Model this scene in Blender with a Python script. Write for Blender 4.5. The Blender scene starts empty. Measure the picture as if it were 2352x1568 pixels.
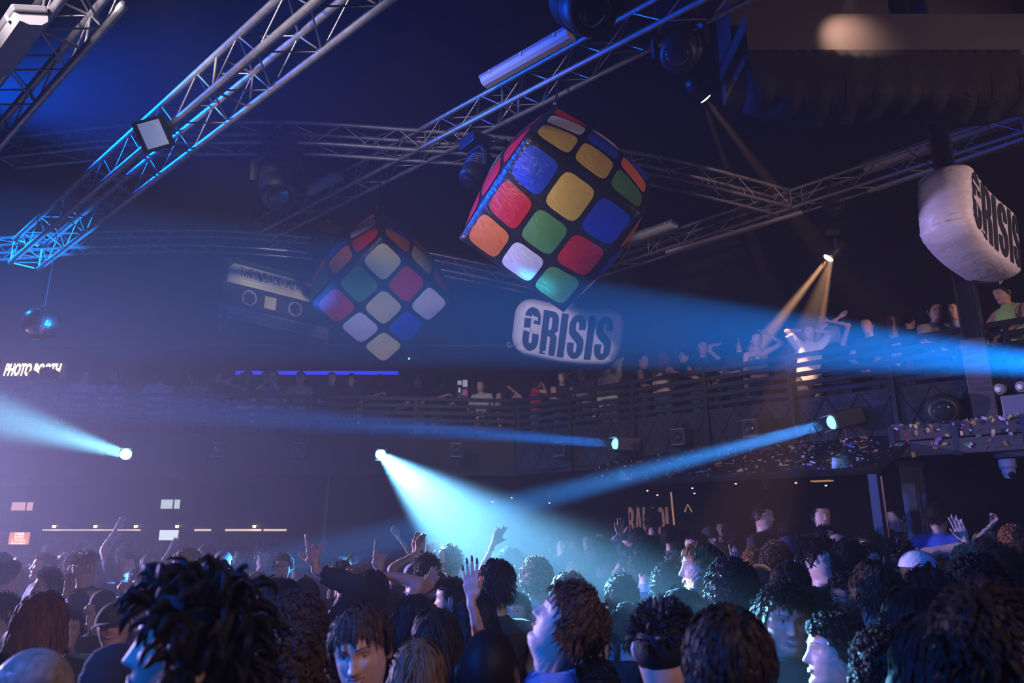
import bpy, bmesh, math, random
import numpy as np
from mathutils import Vector, Matrix, Quaternion, noise

sc = bpy.context.scene
COL = sc.collection
random.seed(7); np.random.seed(7)
V = Vector

# ------------------------------------------------------------------ camera
FPX = 1650.0; CAMZ = 1.97; HORIZON = 1225.0
PITCH = math.atan((HORIZON - 784.0) / FPX)
SP, CP = math.sin(PITCH), math.cos(PITCH)
cam_d = bpy.data.cameras.new('camera'); cam = bpy.data.objects.new('camera', cam_d); COL.objects.link(cam)
cam_d.sensor_width = 36.0; cam_d.lens = 36.0 * FPX / 2352.0
cam.location = (0, 0, CAMZ); cam.rotation_euler = (math.pi / 2 + PITCH, 0, 0)
cam_d.clip_start = 0.05
cam_d.dof.use_dof = True; cam_d.dof.focus_distance = 6.5; cam_d.dof.aperture_fstop = 2.8
sc.camera = cam

def ray(x, y):
    u = (x - 1176.0) / FPX; v = (784.0 - y) / FPX
    return V((u, CP - v * SP, SP + v * CP))
def at(x, y, t):                      # point seen at pixel (x,y), t metres along the view axis
    return ray(x, y) * t + V((0, 0, CAMZ))
def atz(x, y, z):                     # point seen at pixel (x,y) lying at height z
    r = ray(x, y); return at(x, y, (z - CAMZ) / r.z)
def on_plane(x, y, p, n):             # point seen at pixel (x,y) lying on a vertical plane
    r = ray(x, y); c = V((0, 0, CAMZ)); return c + r * ((V(p) - c).dot(n) / r.dot(n))

# ------------------------------------------------------------------ colour management, world haze
sc.view_settings.view_transform = 'Standard'; sc.view_settings.look = 'None'
sc.view_settings.exposure = 0.0; sc.view_settings.gamma = 1.0; sc.view_settings.use_curve_mapping = False
w = bpy.data.worlds.new('hall_air'); sc.world = w; w.use_nodes = True
nt = w.node_tree; nt.nodes.clear()
wo = nt.nodes.new('ShaderNodeOutputWorld'); bg = nt.nodes.new('ShaderNodeBackground')
bg.inputs['Color'].default_value = (0.0, 0.0, 0.0, 1); bg.inputs['Strength'].default_value = 0
vs = nt.nodes.new('ShaderNodeVolumeScatter'); vs.inputs['Density'].default_value = 0.014; vs.inputs['Anisotropy'].default_value = 0.5
nt.links.new(bg.outputs[0], wo.inputs['Surface']); nt.links.new(vs.outputs[0], wo.inputs['Volume'])
cy = sc.cycles
cy.max_bounces = 1; cy.diffuse_bounces = 1; cy.glossy_bounces = 1; cy.transmission_bounces = 2; cy.use_adaptive_sampling = True; cy.adaptive_threshold = 0.04; cy.adaptive_min_samples = 16; cy.volume_bounces = 0; cy.transparent_max_bounces = 4
cy.caustics_reflective = False; cy.caustics_refractive = False
cy.sample_clamp_indirect = 2.0

# ------------------------------------------------------------------ lights (beams and the downlight belong to lamps built further down)
def spot(name, loc, aim, watts, col, deg, blend=0.25, rad=0.05):
    d = bpy.data.lights.new(name, 'SPOT'); d.energy = watts; d.color = col; d.spot_size = math.radians(deg); d.spot_blend = blend
    d.shadow_soft_size = rad
    o = bpy.data.objects.new(name, d); COL.objects.link(o); o.location = loc
    o.rotation_euler = (V(aim) - V(loc)).to_track_quat('-Z', 'Y').to_euler(); return o
RAIL_P = V((3.05, 9.05, 0)); RAIL_D = V((0.743, -0.669, 0)).normalized(); RAIL_N = V((-0.669, -0.743, 0)).normalized()  # right balcony edge, its normal towards the dance floor
def on_rail(x, y, off=0.0): return on_plane(x, y, RAIL_P + RAIL_N * off, RAIL_N)
BLUE = (0.05, 0.34, 1.0); CYAN = (0.22, 0.62, 1.0)
LAMP_C = at(873, 1042, 11.0)          # lamps on the balcony fascias
LAMP_L = at(290, 1043, 10.6)
LAMP_M = on_rail(1422, 1020, 0.30)
LAMP_R = on_rail(1921, 967, 0.30)
LAMP_E = at(2760, 868, 5.0)           # beam coming in from beyond the right edge of the view
LAMP_W = at(1914, 578, 10.4)          # warm moving head under the far truss
LAMP_V = at(1606, 208, 8.6)
BEAMS = []
def beam(name, loc, aim, watts, col, deg, blend=0.2, off=0.125, rad=0.065):
    d = (V(aim) - V(loc)).normalized(); BEAMS.append((name, V(loc), d))
    return spot(name, V(loc) + d * off, aim, watts, col, deg, blend, rad)
beam('beam_centre', LAMP_C, at(1175, 1310, 5.3), 80000, (0.18, 0.56, 1.0), 10.5, 0.6)
beam('beam_west', LAMP_L, at(-20, 952, 4.4), 70000, (0.20, 0.66, 1.0), 2.3, 0.3)
beam('beam_mid', LAMP_M, at(760, 968, 9.0), 200000, (0.002, 0.21, 1.0), 4.2, 0.25)
beam('beam_right', LAMP_R, at(930, 1226, 7.8), 330000, (0.03, 0.30, 1.0), 4.4, 0.25)
beam('beam_east', LAMP_E, at(1500, 758, 6.8), 170000, (0.0, 0.23, 1.0), 12.5, 0.3, 0.20, 0.05)
WARM = (1.0, 0.50, 0.26)
for ax, ay, tt, dg, e in ((1786, 740, 10.3, 8.0, 44000), (1690, 1285, 4.7, 6.5, 3500), (1884, 770, 10.3, 6.0, 36000)):
    beam('beam_warm', LAMP_W, at(ax, ay, tt), e, WARM, dg, 0.5, 0.145, 0.03)
beam('beam_warm_far', LAMP_V, at(1700, 330, 8.7), 5000, WARM, 7.0, 0.5, 0.145, 0.03)
beam('beam_warm_far', LAMP_V, at(1650, 330, 8.7), 3000, WARM, 5.0, 0.5, 0.145, 0.03)
spot('duct_downlight', at(1952, -8, 7.62), at(1948, 60, 7.9), 90, (1.0, 0.62, 0.48), 90, 1.0, 0.03)
# washes: unseen lamps behind and beside the photographer and past the sides; no fixtures built
spot('wash_blue_high', at(-170, 200, 8.8), at(360, 215, 8.2), 7500, (0.0, 0.09, 1.0), 42, 1.0, 0.15)
spot('wash_violet', (-11.9, 10.2, 2.9), (-2.6, 6.5, 1.9), 19000, (0.50, 0.41, 1.0), 42, 1.0, 0.2)
spot('added_blue_mid', (-9.8, 9.4, 7.2), (-0.6, 10.2, 1.6), 3000, (0.0, 0.20, 1.0), 34, 1.0, 0.2)  # added unseen lamp that tints the mid hall haze blue
spot('wash_right_warm', (8.6, 2.0, 5.2), (2.2, 9.5, 6.6), 900, (1.0, 0.64, 0.60), 50, 0.8, 0.2)
spot('wash_left_white', (-4.0, 1.6, 5.4), (0.0, 9.2, 5.4), 1250, (1.0, 0.86, 0.96), 44, 0.8, 0.2)
spot('wash_balcony', (2.9, -1.0, 3.4), (3.6, 8.8, 3.9), 800, (1.0, 0.66, 0.66), 30, 0.9, 0.15)
spot('cassette_spot', (-2.0, 0.8, 6.0), (-4.3, 12.5, 6.32), 3200, (1.0, 0.88, 0.70), 9, 0.9, 0.1)
spot('wash_stage_blue', (-3.6, 0.2, 3.9), (1.8, 3.9, 1.5), 1700, (0.005, 0.15, 1.0), 50, 0.9, 0.15)
spot('wash_stage_pink', (2.6, -0.9, 4.2), (-0.5, 2.7, 1.6), 300, (1.0, 0.66, 0.72), 38, 0.9, 0.15)

# ------------------------------------------------------------------ helpers
def tag(o, label=None, cat=None, group=None, kind=None):
    if label: o['label'] = label
    if cat: o['category'] = cat
    if group: o['group'] = group
    if kind: o['kind'] = kind
    return o
def link(o, parent=None):
    COL.objects.link(o)
    if parent is not None: o.parent = parent
    return o
def empty(name, loc=(0, 0, 0), rz=0.0):
    o = bpy.data.objects.new(name, None); o.location = loc; o.rotation_euler = (0, 0, rz); o.empty_display_size = 0.1
    COL.objects.link(o); return o
def frame_empty(name, M):
    o = empty(name); o.matrix_basis = M; return o
def wm(o):                            # world matrix without waiting for the depsgraph
    return Matrix() if o is None else wm(o.parent) @ o.matrix_parent_inverse @ o.matrix_basis

MATS = {}
def mat(name, col=(0.5, 0.5, 0.5), rough=0.6, metal=0.0, emit=None, es=0.0, spec=0.5, noise_s=0.0, noise_a=0.0, bump=0.0, bump_s=0.0, stretch=None, alpha=None, sheen=0.0):
    if name in MATS: return MATS[name]
    m = bpy.data.materials.new(name); m.use_nodes = True; n = m.node_tree; L = n.links
    b = n.nodes['Principled BSDF']
    b.inputs['Base Color'].default_value = (*col, 1); b.inputs['Roughness'].default_value = rough; b.inputs['Metallic'].default_value = metal
    b.inputs['Specular IOR Level'].default_value = spec
    if emit: m.cycles.emission_sampling = 'NONE'; b.inputs['Emission Color'].default_value = (*emit, 1); b.inputs['Emission Strength'].default_value = es
    if noise_a or bump:
        tc = n.nodes.new('ShaderNodeTexCoord'); mp = n.nodes.new('ShaderNodeMapping'); L.new(tc.outputs['Object'], mp.inputs[0])
        if stretch: mp.inputs['Scale'].default_value = stretch
    if noise_a:
        nz = n.nodes.new('ShaderNodeTexNoise'); nz.inputs['Scale'].default_value = noise_s; nz.inputs['Detail'].default_value = 4
        L.new(mp.outputs[0], nz.inputs['Vector'])
        mr = n.nodes.new('ShaderNodeMapRange'); mr.inputs['From Min'].default_value = 0.3; mr.inputs['From Max'].default_value = 0.7
        mr.inputs['To Min'].default_value = 1 - noise_a; mr.inputs['To Max'].default_value = 1 + noise_a
        L.new(nz.outputs['Fac'], mr.inputs['Value'])
        mx = n.nodes.new('ShaderNodeVectorMath'); mx.operation = 'SCALE'; mx.inputs[0].default_value = col
        L.new(mr.outputs[0], mx.inputs['Scale']); L.new(mx.outputs[0], b.inputs['Base Color'])
    if bump:
        nb = n.nodes.new('ShaderNodeTexNoise'); nb.inputs['Scale'].default_value = bump_s or 20; nb.inputs['Detail'].default_value = 3
        L.new(mp.outputs[0], nb.inputs['Vector'])
        bp = n.nodes.new('ShaderNodeBump'); bp.inputs['Strength'].default_value = bump; bp.inputs['Distance'].default_value = 0.02
        L.new(nb.outputs['Fac'], bp.inputs['Height']); L.new(bp.outputs[0], b.inputs['Normal'])
    MATS[name] = m; return m

class MB:
    """collects verts and faces, builds one mesh object"""
    def __init__(s): s.v = []; s.f = []; s.mi = []
    def add(s, vs, fs, mi=0):
        k = len(s.v); s.v += [tuple(p) for p in vs]; s.f += [tuple(i + k for i in f) for f in fs]; s.mi += [mi] * len(fs); return s
    def box(s, c, size, R=None, mi=0, bev=0.0):
        hx, hy, hz = size[0] / 2, size[1] / 2, size[2] / 2
        if bev:
            bm = bmesh.new(); bmesh.ops.create_cube(bm, size=1.0)
            for q in bm.verts: q.co = (q.co.x * size[0], q.co.y * size[1], q.co.z * size[2])
            bmesh.ops.bevel(bm, geom=bm.edges[:], offset=bev, segments=2, affect='EDGES', profile=0.5)
            bm.verts.index_update(); pts = [q.co.copy() for q in bm.verts]; fs = [[q.index for q in f.verts] for f in bm.faces]; bm.free()
        else:
            pts = [V((x, y, z)) for x in (-hx, hx) for y in (-hy, hy) for z in (-hz, hz)]
            fs = [(0, 1, 3, 2), (4, 6, 7, 5), (0, 4, 5, 1), (2, 3, 7, 6), (0, 2, 6, 4), (1, 5, 7, 3)]
        if R is not None: pts = [R @ p for p in pts]
        c = V(c); return s.add([p + c for p in pts], fs, mi)
    def tube(s, pts, rad, n=8, cap=True, mi=0, flat=1.0, up=None):
        pts = [V(p) for p in pts]; r = rad if hasattr(rad, '__len__') else [rad] * len(pts)
        vs = []; prev = None
        for i, p in enumerate(pts):
            t = (pts[min(i + 1, len(pts) - 1)] - pts[max(i - 1, 0)])
            if t.length < 1e-9: t = V((0, 0, 1))
            t.normalize()
            if prev is None:
                a = V(up) if up is not None else (V((0, 0, 1)) if abs(t.z) < 0.9 else V((1, 0, 0)))
            else: a = prev
            a = (a - t * a.dot(t))
            if a.length < 1e-6: a = t.orthogonal()
            a.normalize(); prev = a; b = t.cross(a)
            for k in range(n):
                th = 2 * math.pi * k / n
                vs.append(p + a * (math.cos(th) * r[i] * flat) + b * (math.sin(th) * r[i]))
        fs = [(i * n + k, i * n + (k + 1) % n, (i + 1) * n + (k + 1) % n, (i + 1) * n + k) for i in range(len(pts) - 1) for k in range(n)]
        if cap: fs += [tuple(range(n - 1, -1, -1)), tuple((len(pts) - 1) * n + k for k in range(n))]
        return s.add(vs, fs, mi)
    def lathe(s, prof, n=16, M=None, mi=0):
        vs = []; 
        for (r, z) in prof:
            for k in range(n): th = 2 * math.pi * k / n; vs.append(V((r * math.cos(th), r * math.sin(th), z)))
        fs = [(i * n + k, i * n + (k + 1) % n, (i + 1) * n + (k + 1) % n, (i + 1) * n + k) for i in range(len(prof) - 1) for k in range(n)]
        fs += [tuple(range(n - 1, -1, -1)), tuple((len(prof) - 1) * n + k for k in range(n))]
        if M is not None: vs = [M @ p for p in vs]
        return s.add(vs, fs, mi)
    def mesh(s, name, mats, smooth=False):
        me = bpy.data.meshes.new(name); me.from_pydata([tuple(p) for p in s.v], [], s.f)
        for m in (mats if isinstance(mats, (list, tuple)) else [mats]): me.materials.append(m)
        if len(me.polygons) == len(s.mi): me.polygons.foreach_set('material_index', s.mi)
        me.polygons.foreach_set('use_smooth', [smooth] * len(me.polygons)); me.update(); return me
    def build(s, name, mats, parent=None, smooth=False):
        return link(bpy.data.objects.new(name, s.mesh(name, mats, smooth)), parent)

def look(zdir, up=(0, 0, 1)):
    z = V(zdir).normalized(); x = V(up).cross(z)
    if x.length < 1e-5: x = V((1, 0, 0))
    x.normalize(); y = z.cross(x)
    return Matrix((x, y, z)).transposed()
def MW(R, loc): M = R.to_4x4(); M.translation = V(loc); return M
def catmull(P, k=8):
    P = [V(p) for p in P]; out = []
    for i in range(len(P) - 1):
        a = P[max(i - 1, 0)]; b = P[i]; c = P[i + 1]; d = P[min(i + 2, len(P) - 1)]
        for j in range(k):
            t = j / k
            out.append(0.5 * ((2 * b) + (c - a) * t + (2 * a - 5 * b + 4 * c - d) * t * t + (3 * b - a - 3 * c + d) * t ** 3))
    out.append(P[-1]); return out

# ------------------------------------------------------------------ materials of the hall
M_black = mat('black_paint', (0.012, 0.012, 0.013), 0.7, noise_s=3, noise_a=0.3)
M_ceil = mat('ceiling_black', (0.010, 0.010, 0.011), 0.85)
M_wall = mat('wall_dark', (0.016, 0.016, 0.019), 0.8, noise_s=1.5, noise_a=0.4, bump=0.2, bump_s=12)
M_floor = mat('floor_dark', (0.02, 0.018, 0.017), 0.45, noise_s=5, noise_a=0.5)
M_steel = mat('black_steel', (0.02, 0.02, 0.023), 0.45, 0.3, noise_s=8, noise_a=0.3)
M_alu = mat('truss_aluminium', (0.55, 0.53, 0.54), 0.42, 0.75, noise_s=14, noise_a=0.2)
M_tread = mat('tread_plate', (0.035, 0.034, 0.038), 0.4, 0.5, noise_s=9, noise_a=0.4, bump=0.5, bump_s=40)
M_timber = mat('dark_stained_timber', (0.06, 0.05, 0.052), 0.55, noise_s=6, noise_a=0.5, stretch=(1, 1, 6), bump=0.3, bump_s=8)
M_plast = mat('white_plastic', (0.62, 0.60, 0.60), 0.4)
M_plastd = mat('grey_plastic', (0.30, 0.29, 0.30), 0.45)
M_case = mat('black_case', (0.014, 0.014, 0.016), 0.5)
M_glassy = mat('lens_dark', (0.02, 0.02, 0.03), 0.08, spec=0.8)
M_rope = mat('black_rope', (0.01, 0.01, 0.01), 0.9)

def prism(name, pts, z0, z1, m, parent=None):
    n = len(pts); mb = MB()
    mb.add([(x, y, z0) for x, y in pts] + [(x, y, z1) for x, y in pts],
           [tuple(range(n - 1, -1, -1)), tuple(range(n, 2 * n))] + [(i, (i + 1) % n, n + (i + 1) % n, n + i) for i in range(n)])
    return mb.build(name, m, parent)
def struct(o, label=None): o['kind'] = 'structure'; o['label'] = label or o.name.replace('_', ' '); return o
def xy(p): return (p[0], p[1])
RW = RAIL_P - RAIL_N * 4.6                         # a point of the wall behind the right balcony
r_far = RW - RAIL_D * 9.5; r_near = RW + RAIL_D * 9.5
YB = 17.2
ROOM = [(-12.5, -6), (r_near.x + 1.0, -6), (r_near.x + 1.0, r_near.y), xy(r_near), xy(RW + RAIL_D * ((YB - RW.y) / RAIL_D.y)), (-12.5, YB)]
struct(prism('floor', ROOM, -0.12, 0.0, M_floor), 'dark dance floor of the club')
struct(prism('ceiling', ROOM, 8.9, 9.05, M_ceil), 'black painted ceiling of the hall')
names = ['wall_front', 'wall_right', 'wall_right_side', 'wall_right_back', 'wall_back', 'wall_left']
for i, nme in enumerate(names):
    a = V((*ROOM[i], 0)); b = V((*ROOM[(i + 1) % 6], 0)); d = b - a
    if d.length < 0.3: continue
    mid = (a + b) / 2; R = Matrix.Rotation(math.atan2(d.y, d.x), 3, 'Z'); nrm = R @ V((0, -1, 0))
    mb = MB(); mb.box(mid + nrm * 0.08 + V((0, 0, 4.5)), (d.length + 0.3, 0.14, 9.1), R)
    struct(mb.build(nme, M_wall), 'dark painted hall wall')

# ------------------------------------------------------------------ balcony
ZF, ZK, ZR = 3.08, 3.57, 4.08        # balcony floor, kick panel top, handrail
B0 = V((-12.4, 10.72, 0)); B1 = V((-3.2, 11.35, 0)); B2 = RAIL_P + RAIL_D * ((11.72 - RAIL_P.y) / RAIL_D.y); B3 = RAIL_P + RAIL_D * 6.2
wallcorner = V((*ROOM[4], 0))
slab = prism('balcony_slab', [xy(B0), xy(B1), xy(B2), xy(B3), xy(B3 - RAIL_N * 4.5), (wallcorner.x, wallcorner.y - 0.1), (-12.4, YB - 0.1)], ZF - 0.2, ZF, M_black)
struct(slab, 'black balcony floor slab running round the hall')

def unit_box():
    return MB().box((0, 0, 0), (1, 1, 1)).mesh('bar', M_steel)
UB = unit_box()
def bar(name, a, b, h, t, parent, me=None, up=(0, 0, 1)):
    a, b = V(a), V(b); d = b - a; x = d.normalized(); z = V(up); z = (z - x * z.dot(x)).normalized(); y = z.cross(x)
    o = bpy.data.objects.new(name, me or UB); link(o, parent)
    M = Matrix((x * d.length, y * t, z * h)).transposed().to_4x4(); M.translation = (a + b) / 2
    o.matrix_basis = wm(parent).inverted() @ M
    return o
def with_mat(me, m):
    c = me.copy(); c.materials.clear(); c.materials.append(m); return c
UB_TREAD = with_mat(UB, M_tread); UB_TIMBER = with_mat(UB, M_timber)

def railing(a, b, n, nrm, label, fascia=True, grp='railings along the balcony edge'):
    a, b = V(a), V(b); root = empty('balcony_railing', (0, 0, 0)); tag(root, label, 'railing', grp)
    a = a + nrm * 0.03; b = b + nrm * 0.03
    L = (b - a).length
    for k in range(5):
        z = ZK + 0.05 + k * 0.115
        bar('handrail' if k == 4 else 'slat', a + V((0, 0, z if k < 4 else ZR)), b + V((0, 0, z if k < 4 else ZR)), 0.055, 0.04 if k < 4 else 0.06, root)
    for k in range(n + 1):
        p = a.lerp(b, k / n) + nrm * 0.02
        bar('post', p + V((0, 0, ZF - 0.2)), p + V((0, 0, ZR)), 0.07, 0.05, root, up=nrm)
    if fascia:
        for k in range(n):
            p = a.lerp(b, k / n); q = a.lerp(b, (k + 1) / n); d = (q - p).normalized()
            pn = bar('fascia_panel', p + d * 0.04 + V((0, 0, (ZF + ZK) / 2 - 0.08)), q - d * 0.04 + V((0, 0, (ZF + ZK) / 2 - 0.08)), ZK - ZF + 0.12, 0.015, root, UB_TREAD)
            w = (q - p).length; m = max(2, round(w / 0.42)); z0, z1 = ZF - 0.17, ZK - 0.03
            for j in range(m):
                for s in (0, 1):
                    x0 = p + (q - p) * ((j + (0 if s == 0 else 1)) / m); x1 = p + (q - p) * ((j + (1 if s == 0 else 0)) / m)
                    bar('diagonal_trim', x0 + nrm * 0.014 + V((0, 0, z0)), x1 + nrm * 0.014 + V((0, 0, z1)), 0.014, 0.012, root, up=nrm)
    return root
nb1 = V(((B1 - B0).y, -(B1 - B0).x, 0)).normalized(); nb2 = V(((B2 - B1).y, -(B2 - B1).x, 0)).normalized()
railing(B0, B1, 6, nb1, 'black slatted railing of the back balcony over the bar', fascia=False)
railing(B1, B2, 2, nb2, 'short black slatted railing at the dark inner corner of the balcony', fascia=False)
railing(B2, B3, 9, RAIL_N, 'black slatted railing with diamond plate fascia above the confetti canopy')
# plain fascia board of the back balcony
mb = MB()
for p, q, nn in ((B0, B1, nb1), (B1, B2, nb2)):
    d = (q - p); R = Matrix.Rotation(math.atan2(d.y, d.x), 3, 'Z'); mb.box((p + q) / 2 + nn * 0.02 + V((0, 0, 3.17)), (d.length, 0.04, 0.62), R)
struct(mb.build('trim_1', M_black), 'black fascia board of the back balcony')

# rear partition under the balcony (behind the bar and the lounge)
def wallstrip(name, p, q, z0, z1, m=None):
    p, q = V(p), V(q); d = q - p; R = Matrix.Rotation(math.atan2(d.y, d.x), 3, 'Z'); mb = MB()
    mb.box((p + q) / 2 + V((0, 0, (z0 + z1) / 2)), (d.length, 0.1, z1 - z0), R); return struct(mb.build(name, m or M_wall), 'dark partition under the balcony')
wallstrip('wall_bar', (-12.4, 14.2, 0), (-1.5, 14.6, 0), 0, ZF - 0.2)
wallstrip('wall_lounge', B2 - RAIL_N * 3.6 - RAIL_D * 2.0, B3 - RAIL_N * 3.6, 0, ZF - 0.2)

# low platform under the right balcony
PLAT = 0.35
def on_platform(x, y):
    q = V((x, y, 0)) - RAIL_P; return q.dot(RAIL_N) < 1.75 and q.dot(RAIL_D) > -4.0
pa = RAIL_P + RAIL_N * 1.75 - RAIL_D * 4.0; pb = RAIL_P + RAIL_N * 1.75 + RAIL_D * 6.0
struct(prism('floor_platform', [xy(pa), xy(pb), xy(pb - RAIL_N * 5.2), xy(pa - RAIL_N * 5.2)], 0.0, PLAT, M_floor), 'low black platform under the balcony')
# steel column and timber header beside the canopy
col_t = on_rail(2222, 700, 0.22); col_b = on_rail(2285, 1040, 0.22)
cp = V(((col_t.x + col_b.x) / 2, (col_t.y + col_b.y) / 2, 0))
cr = empty('steel_column', cp); tag(cr, 'dark steel column in front of the balcony railing with angled timber foot', 'column')
Rr = Matrix.Rotation(math.atan2(RAIL_D.y, RAIL_D.x), 3, 'Z')
mb = MB(); mb.box((0, 0, 5.85), (0.17, 0.03, 6.1), Rr); mb.build('web', M_steel, cr)
for s in (-1, 1):
    mb = MB(); mb.box(Rr @ V((s * 0.085, 0, 0)) + V((0, 0, 5.85)), (0.02, 0.16, 6.1), Rr); mb.build('flange', M_steel, cr)
mb = MB(); mb.box(Rr @ V((0, -0.09, 0)) + V((0, 0, 3.35)), (0.22, 0.07, 1.1), Rr, bev=0.01); mb.build('timber_sleeve', M_timber, cr)
hb = empty('timber_header', cp + V((0, 0, 0))); tag(hb, 'scuffed dark timber header beam littered with confetti beside the canopy', 'beam')
h0 = on_rail(2058, 1040, 0.42); h1 = on_rail(2352, 1030, 0.42) + RAIL_D * 1.2
for k, (z, hh, o_) in enumerate(((2.98, 0.15, 0.0), (2.81, 0.15, 0.03))):
    bar('plank', V((h0.x, h0.y, z)) + RAIL_N * o_, V((h1.x, h1.y, z)) + RAIL_N * o_, hh, 0.12, hb, UB_TIMBER)
for k in range(5):
    p = V((h0.x, h0.y, 2.72)).lerp(V((h1.x, h1.y, 2.72)), k / 4) + RAIL_N * 0.02
    bar('bracket', p, p + V((0, 0, 0.34)), 0.06, 0.14, hb, up=RAIL_D)
def post_at(x, y, off, wd, label, z1=2.72, nm='steel_post'):
    p = on_rail(x, y, off); r = empty(nm, (p.x, p.y, 0)); tag(r, label, 'post')
    mb = MB(); mb.box((0, 0, z1 / 2), (wd, 0.07, z1), Rr); mb.build('shaft', mat('blue_grey_steel', (0.06, 0.07, 0.10), 0.4, 0.4), r)
    mb = MB(); mb.box((0, 0, 0.02), (wd + 0.1, 0.18, 0.04), Rr); mb.build('foot_plate', M_steel, r)
    mb = MB(); mb.box((0, 0, z1 - 0.03), (wd + 0.06, 0.12, 0.05), Rr); mb.build('head_plate', M_steel, r); return p
post_at(2098, 1190, 0.2, 0.13, 'wide blue lit steel post under the timber header')
post_at(2125, 1190, 0.05, 0.09, 'dark steel door post beside the wide steel post')

# ------------------------------------------------------------------ canopy with confetti
CZ0, CZ1 = 3.02, 2.56
cA = RAIL_P + RAIL_D * -2.9
c_r_front = on_plane(2016, 1078, RAIL_P + RAIL_N * 1.25, RAIL_N); c_l_front = on_plane(1300, 1128, RAIL_P + RAIL_N * 1.25, RAIL_N)
c_r_back = on_rail(2117, 985, 0.06); c_l_back = c_r_back - RAIL_D * 6.0
cf_r = V((c_r_front.x, c_r_front.y, CZ1)); cf_l = V((c_l_front.x, c_l_front.y, CZ1)); cb_r = V((c_r_back.x, c_r_back.y, CZ0)); cb_l = V((cf_l.x, cf_l.y, 0)) - RAIL_N * 1.19; cb_l.z = CZ0
can = empty('canopy', (cf_r.x, cf_r.y, 0)); tag(can, 'sloping black canopy strewn with confetti under the balcony fascia', 'canopy')
def quadslab(name, P, th, m, parent):
    n = (P[1] - P[0]).cross(P[3] - P[0]).normalized()
    if n.z < 0: n = -n
    mb = MB(); o = parent.matrix_world.translation if parent is not None else V((0, 0, 0))
    pl = parent.location if parent is not None else V((0, 0, 0))
    vs = [p - pl for p in P] + [p - n * th - pl for p in P]
    mb.add(vs, [(0, 1, 2, 3), (7, 6, 5, 4)] + [(i, i + 4, (i + 1) % 4 + 4, (i + 1) % 4) for i in range(4)]); return mb.build(name, m, parent), n

_, can_n = quadslab('sheet', [cf_l, cf_r, cb_r, cb_l], 0.03, mat('canopy_sheet', (0.014, 0.014, 0.017), 0.32, noise_s=4, noise_a=0.3), can)
for nme, p, q in (('front_lip', cf_l, cf_r), ('end_bar', cf_r, cb_r)):
    mb = MB(); d = (q - p); mb.tube([p - can.location, q - can.location], 0.035, 4); mb.build(nme, M_steel, can)
pp = V((cf_r.x, cf_r.y, 0)) - RAIL_D * 0.05
pr = empty('canopy_post', pp); tag(pr, 'blue lit flat steel post carrying the outer corner of the canopy', 'post')
mb = MB(); mb.box((0, 0, 1.26), (0.08, 0.06, 2.52), Rr); mb.build('shaft', MATS['blue_grey_steel'], pr)
mb = MB(); mb.tube([Rr @ V((0.07, 0, 0)) + V((0, 0, 2.5)), Rr @ V((0.08, 0.0, 0)) + V((0, 0, 0.1))], 0.012, 8); mb.build('handle_pole', mat('worn_brass', (0.35, 0.2, 0.14), 0.4, 0.6), pr)

# ------------------------------------------------------------------ trusses
CYL = MB().lathe([(1, -0.5), (1, 0.5)], 6).mesh('brace', M_alu, True)
ROD = MB().lathe([(1, -0.5), (1, 0.5)], 8).mesh('rod', M_steel, True)
def rod(name, a, b, r, parent, me=CYL):
    a, b = V(a), V(b); d = b - a; R = look(d, (0.31, 0.2, 0.9))
    o = bpy.data.objects.new(name, me); link(o, parent)
    M = R.to_4x4() @ Matrix.Diagonal((r, r, d.length, 1)); M.translation = (a + b) / 2
    o.matrix_basis = wm(parent).inverted() @ M; return o
def truss(path, label, w=0.30, pitch=0.37, r=0.031, twist=0.0, grp='lighting trusses under the ceiling'):
    P = [V(p) for p in path]
    # resample at even pitch
    L = [0]
    for i in range(1, len(P)): L.append(L[-1] + (P[i] - P[i - 1]).length)
    n = max(2, round(L[-1] / pitch)); Q = []
    for k in range(n + 1):
        s = L[-1] * k / n; i = max(j for j in range(len(L)) if L[j] <= s + 1e-9); i = min(i, len(P) - 2)
        Q.append(P[i].lerp(P[i + 1], (s - L[i]) / (L[i + 1] - L[i])))
    root = empty('lighting_truss', Q[n // 2]); tag(root, label, 'truss', grp)
    corners = []
    for k in range(n + 1):
        t = (Q[min(k + 1, n)] - Q[max(k - 1, 0)]).normalized(); sd = t.cross(V((0, 0, 1))).normalized(); up = sd.cross(t)
        corners.append([Q[k] + sd * (sx * w / 2) + up * (sz * w / 2) for sx, sz in ((-1, -1), (1, -1), (1, 1), (-1, 1))])
    for c in range(4):
        mb = MB(); mb.tube([corners[k][c] - root.location for k in range(n + 1)], r, 10); mb.build('chord', M_alu, root, True)
    for k in range(n):
        for c in range(4):
            d = (c + 1) % 4
            if (k + c) % 2: c_, d_ = c, d
            else: c_, d_ = d, c
            rod('brace', corners[k][c_], corners[k + 1][d_], 0.0080, root)
    for k in range(0, n + 1, 8):
        for c in range(4):
            rod('frame_bar', corners[k][c], corners[k][(c + 1) % 4], 0.012, root)
    return root
ZT = 7.2
def P2(pxs, z): return [atz(x, y, z) for x, y in pxs]
A_ = P2([(90, 560), (760, 0)], 6.0); dA = (A_[1] - A_[0]).normalized()
truss([A_[0] - dA * 0.6, A_[1] + dA * 1.6], 'straight truss carrying a square floodlight, washed blue', 0.36, 0.40, 0.036)
B_ = P2([(600, 530), (1600, 5)], ZT); dB = (B_[1] - B_[0]).normalized()
truss([B_[0], B_[1] + dB * 1.2], 'straight truss from which both puzzle cubes hang')
C_ = P2([(1240, 657), (2352, 290)], ZT); dC = (C_[1] - C_[0]).normalized()
truss([C_[0], C_[1] + dC * 1.5], 'straight truss above the slatted balcony, warm lit with long white cable trays')
D_ = P2([(20, 215), (175, 20)], 5.6); dD = (D_[1] - D_[0]).normalized()
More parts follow.
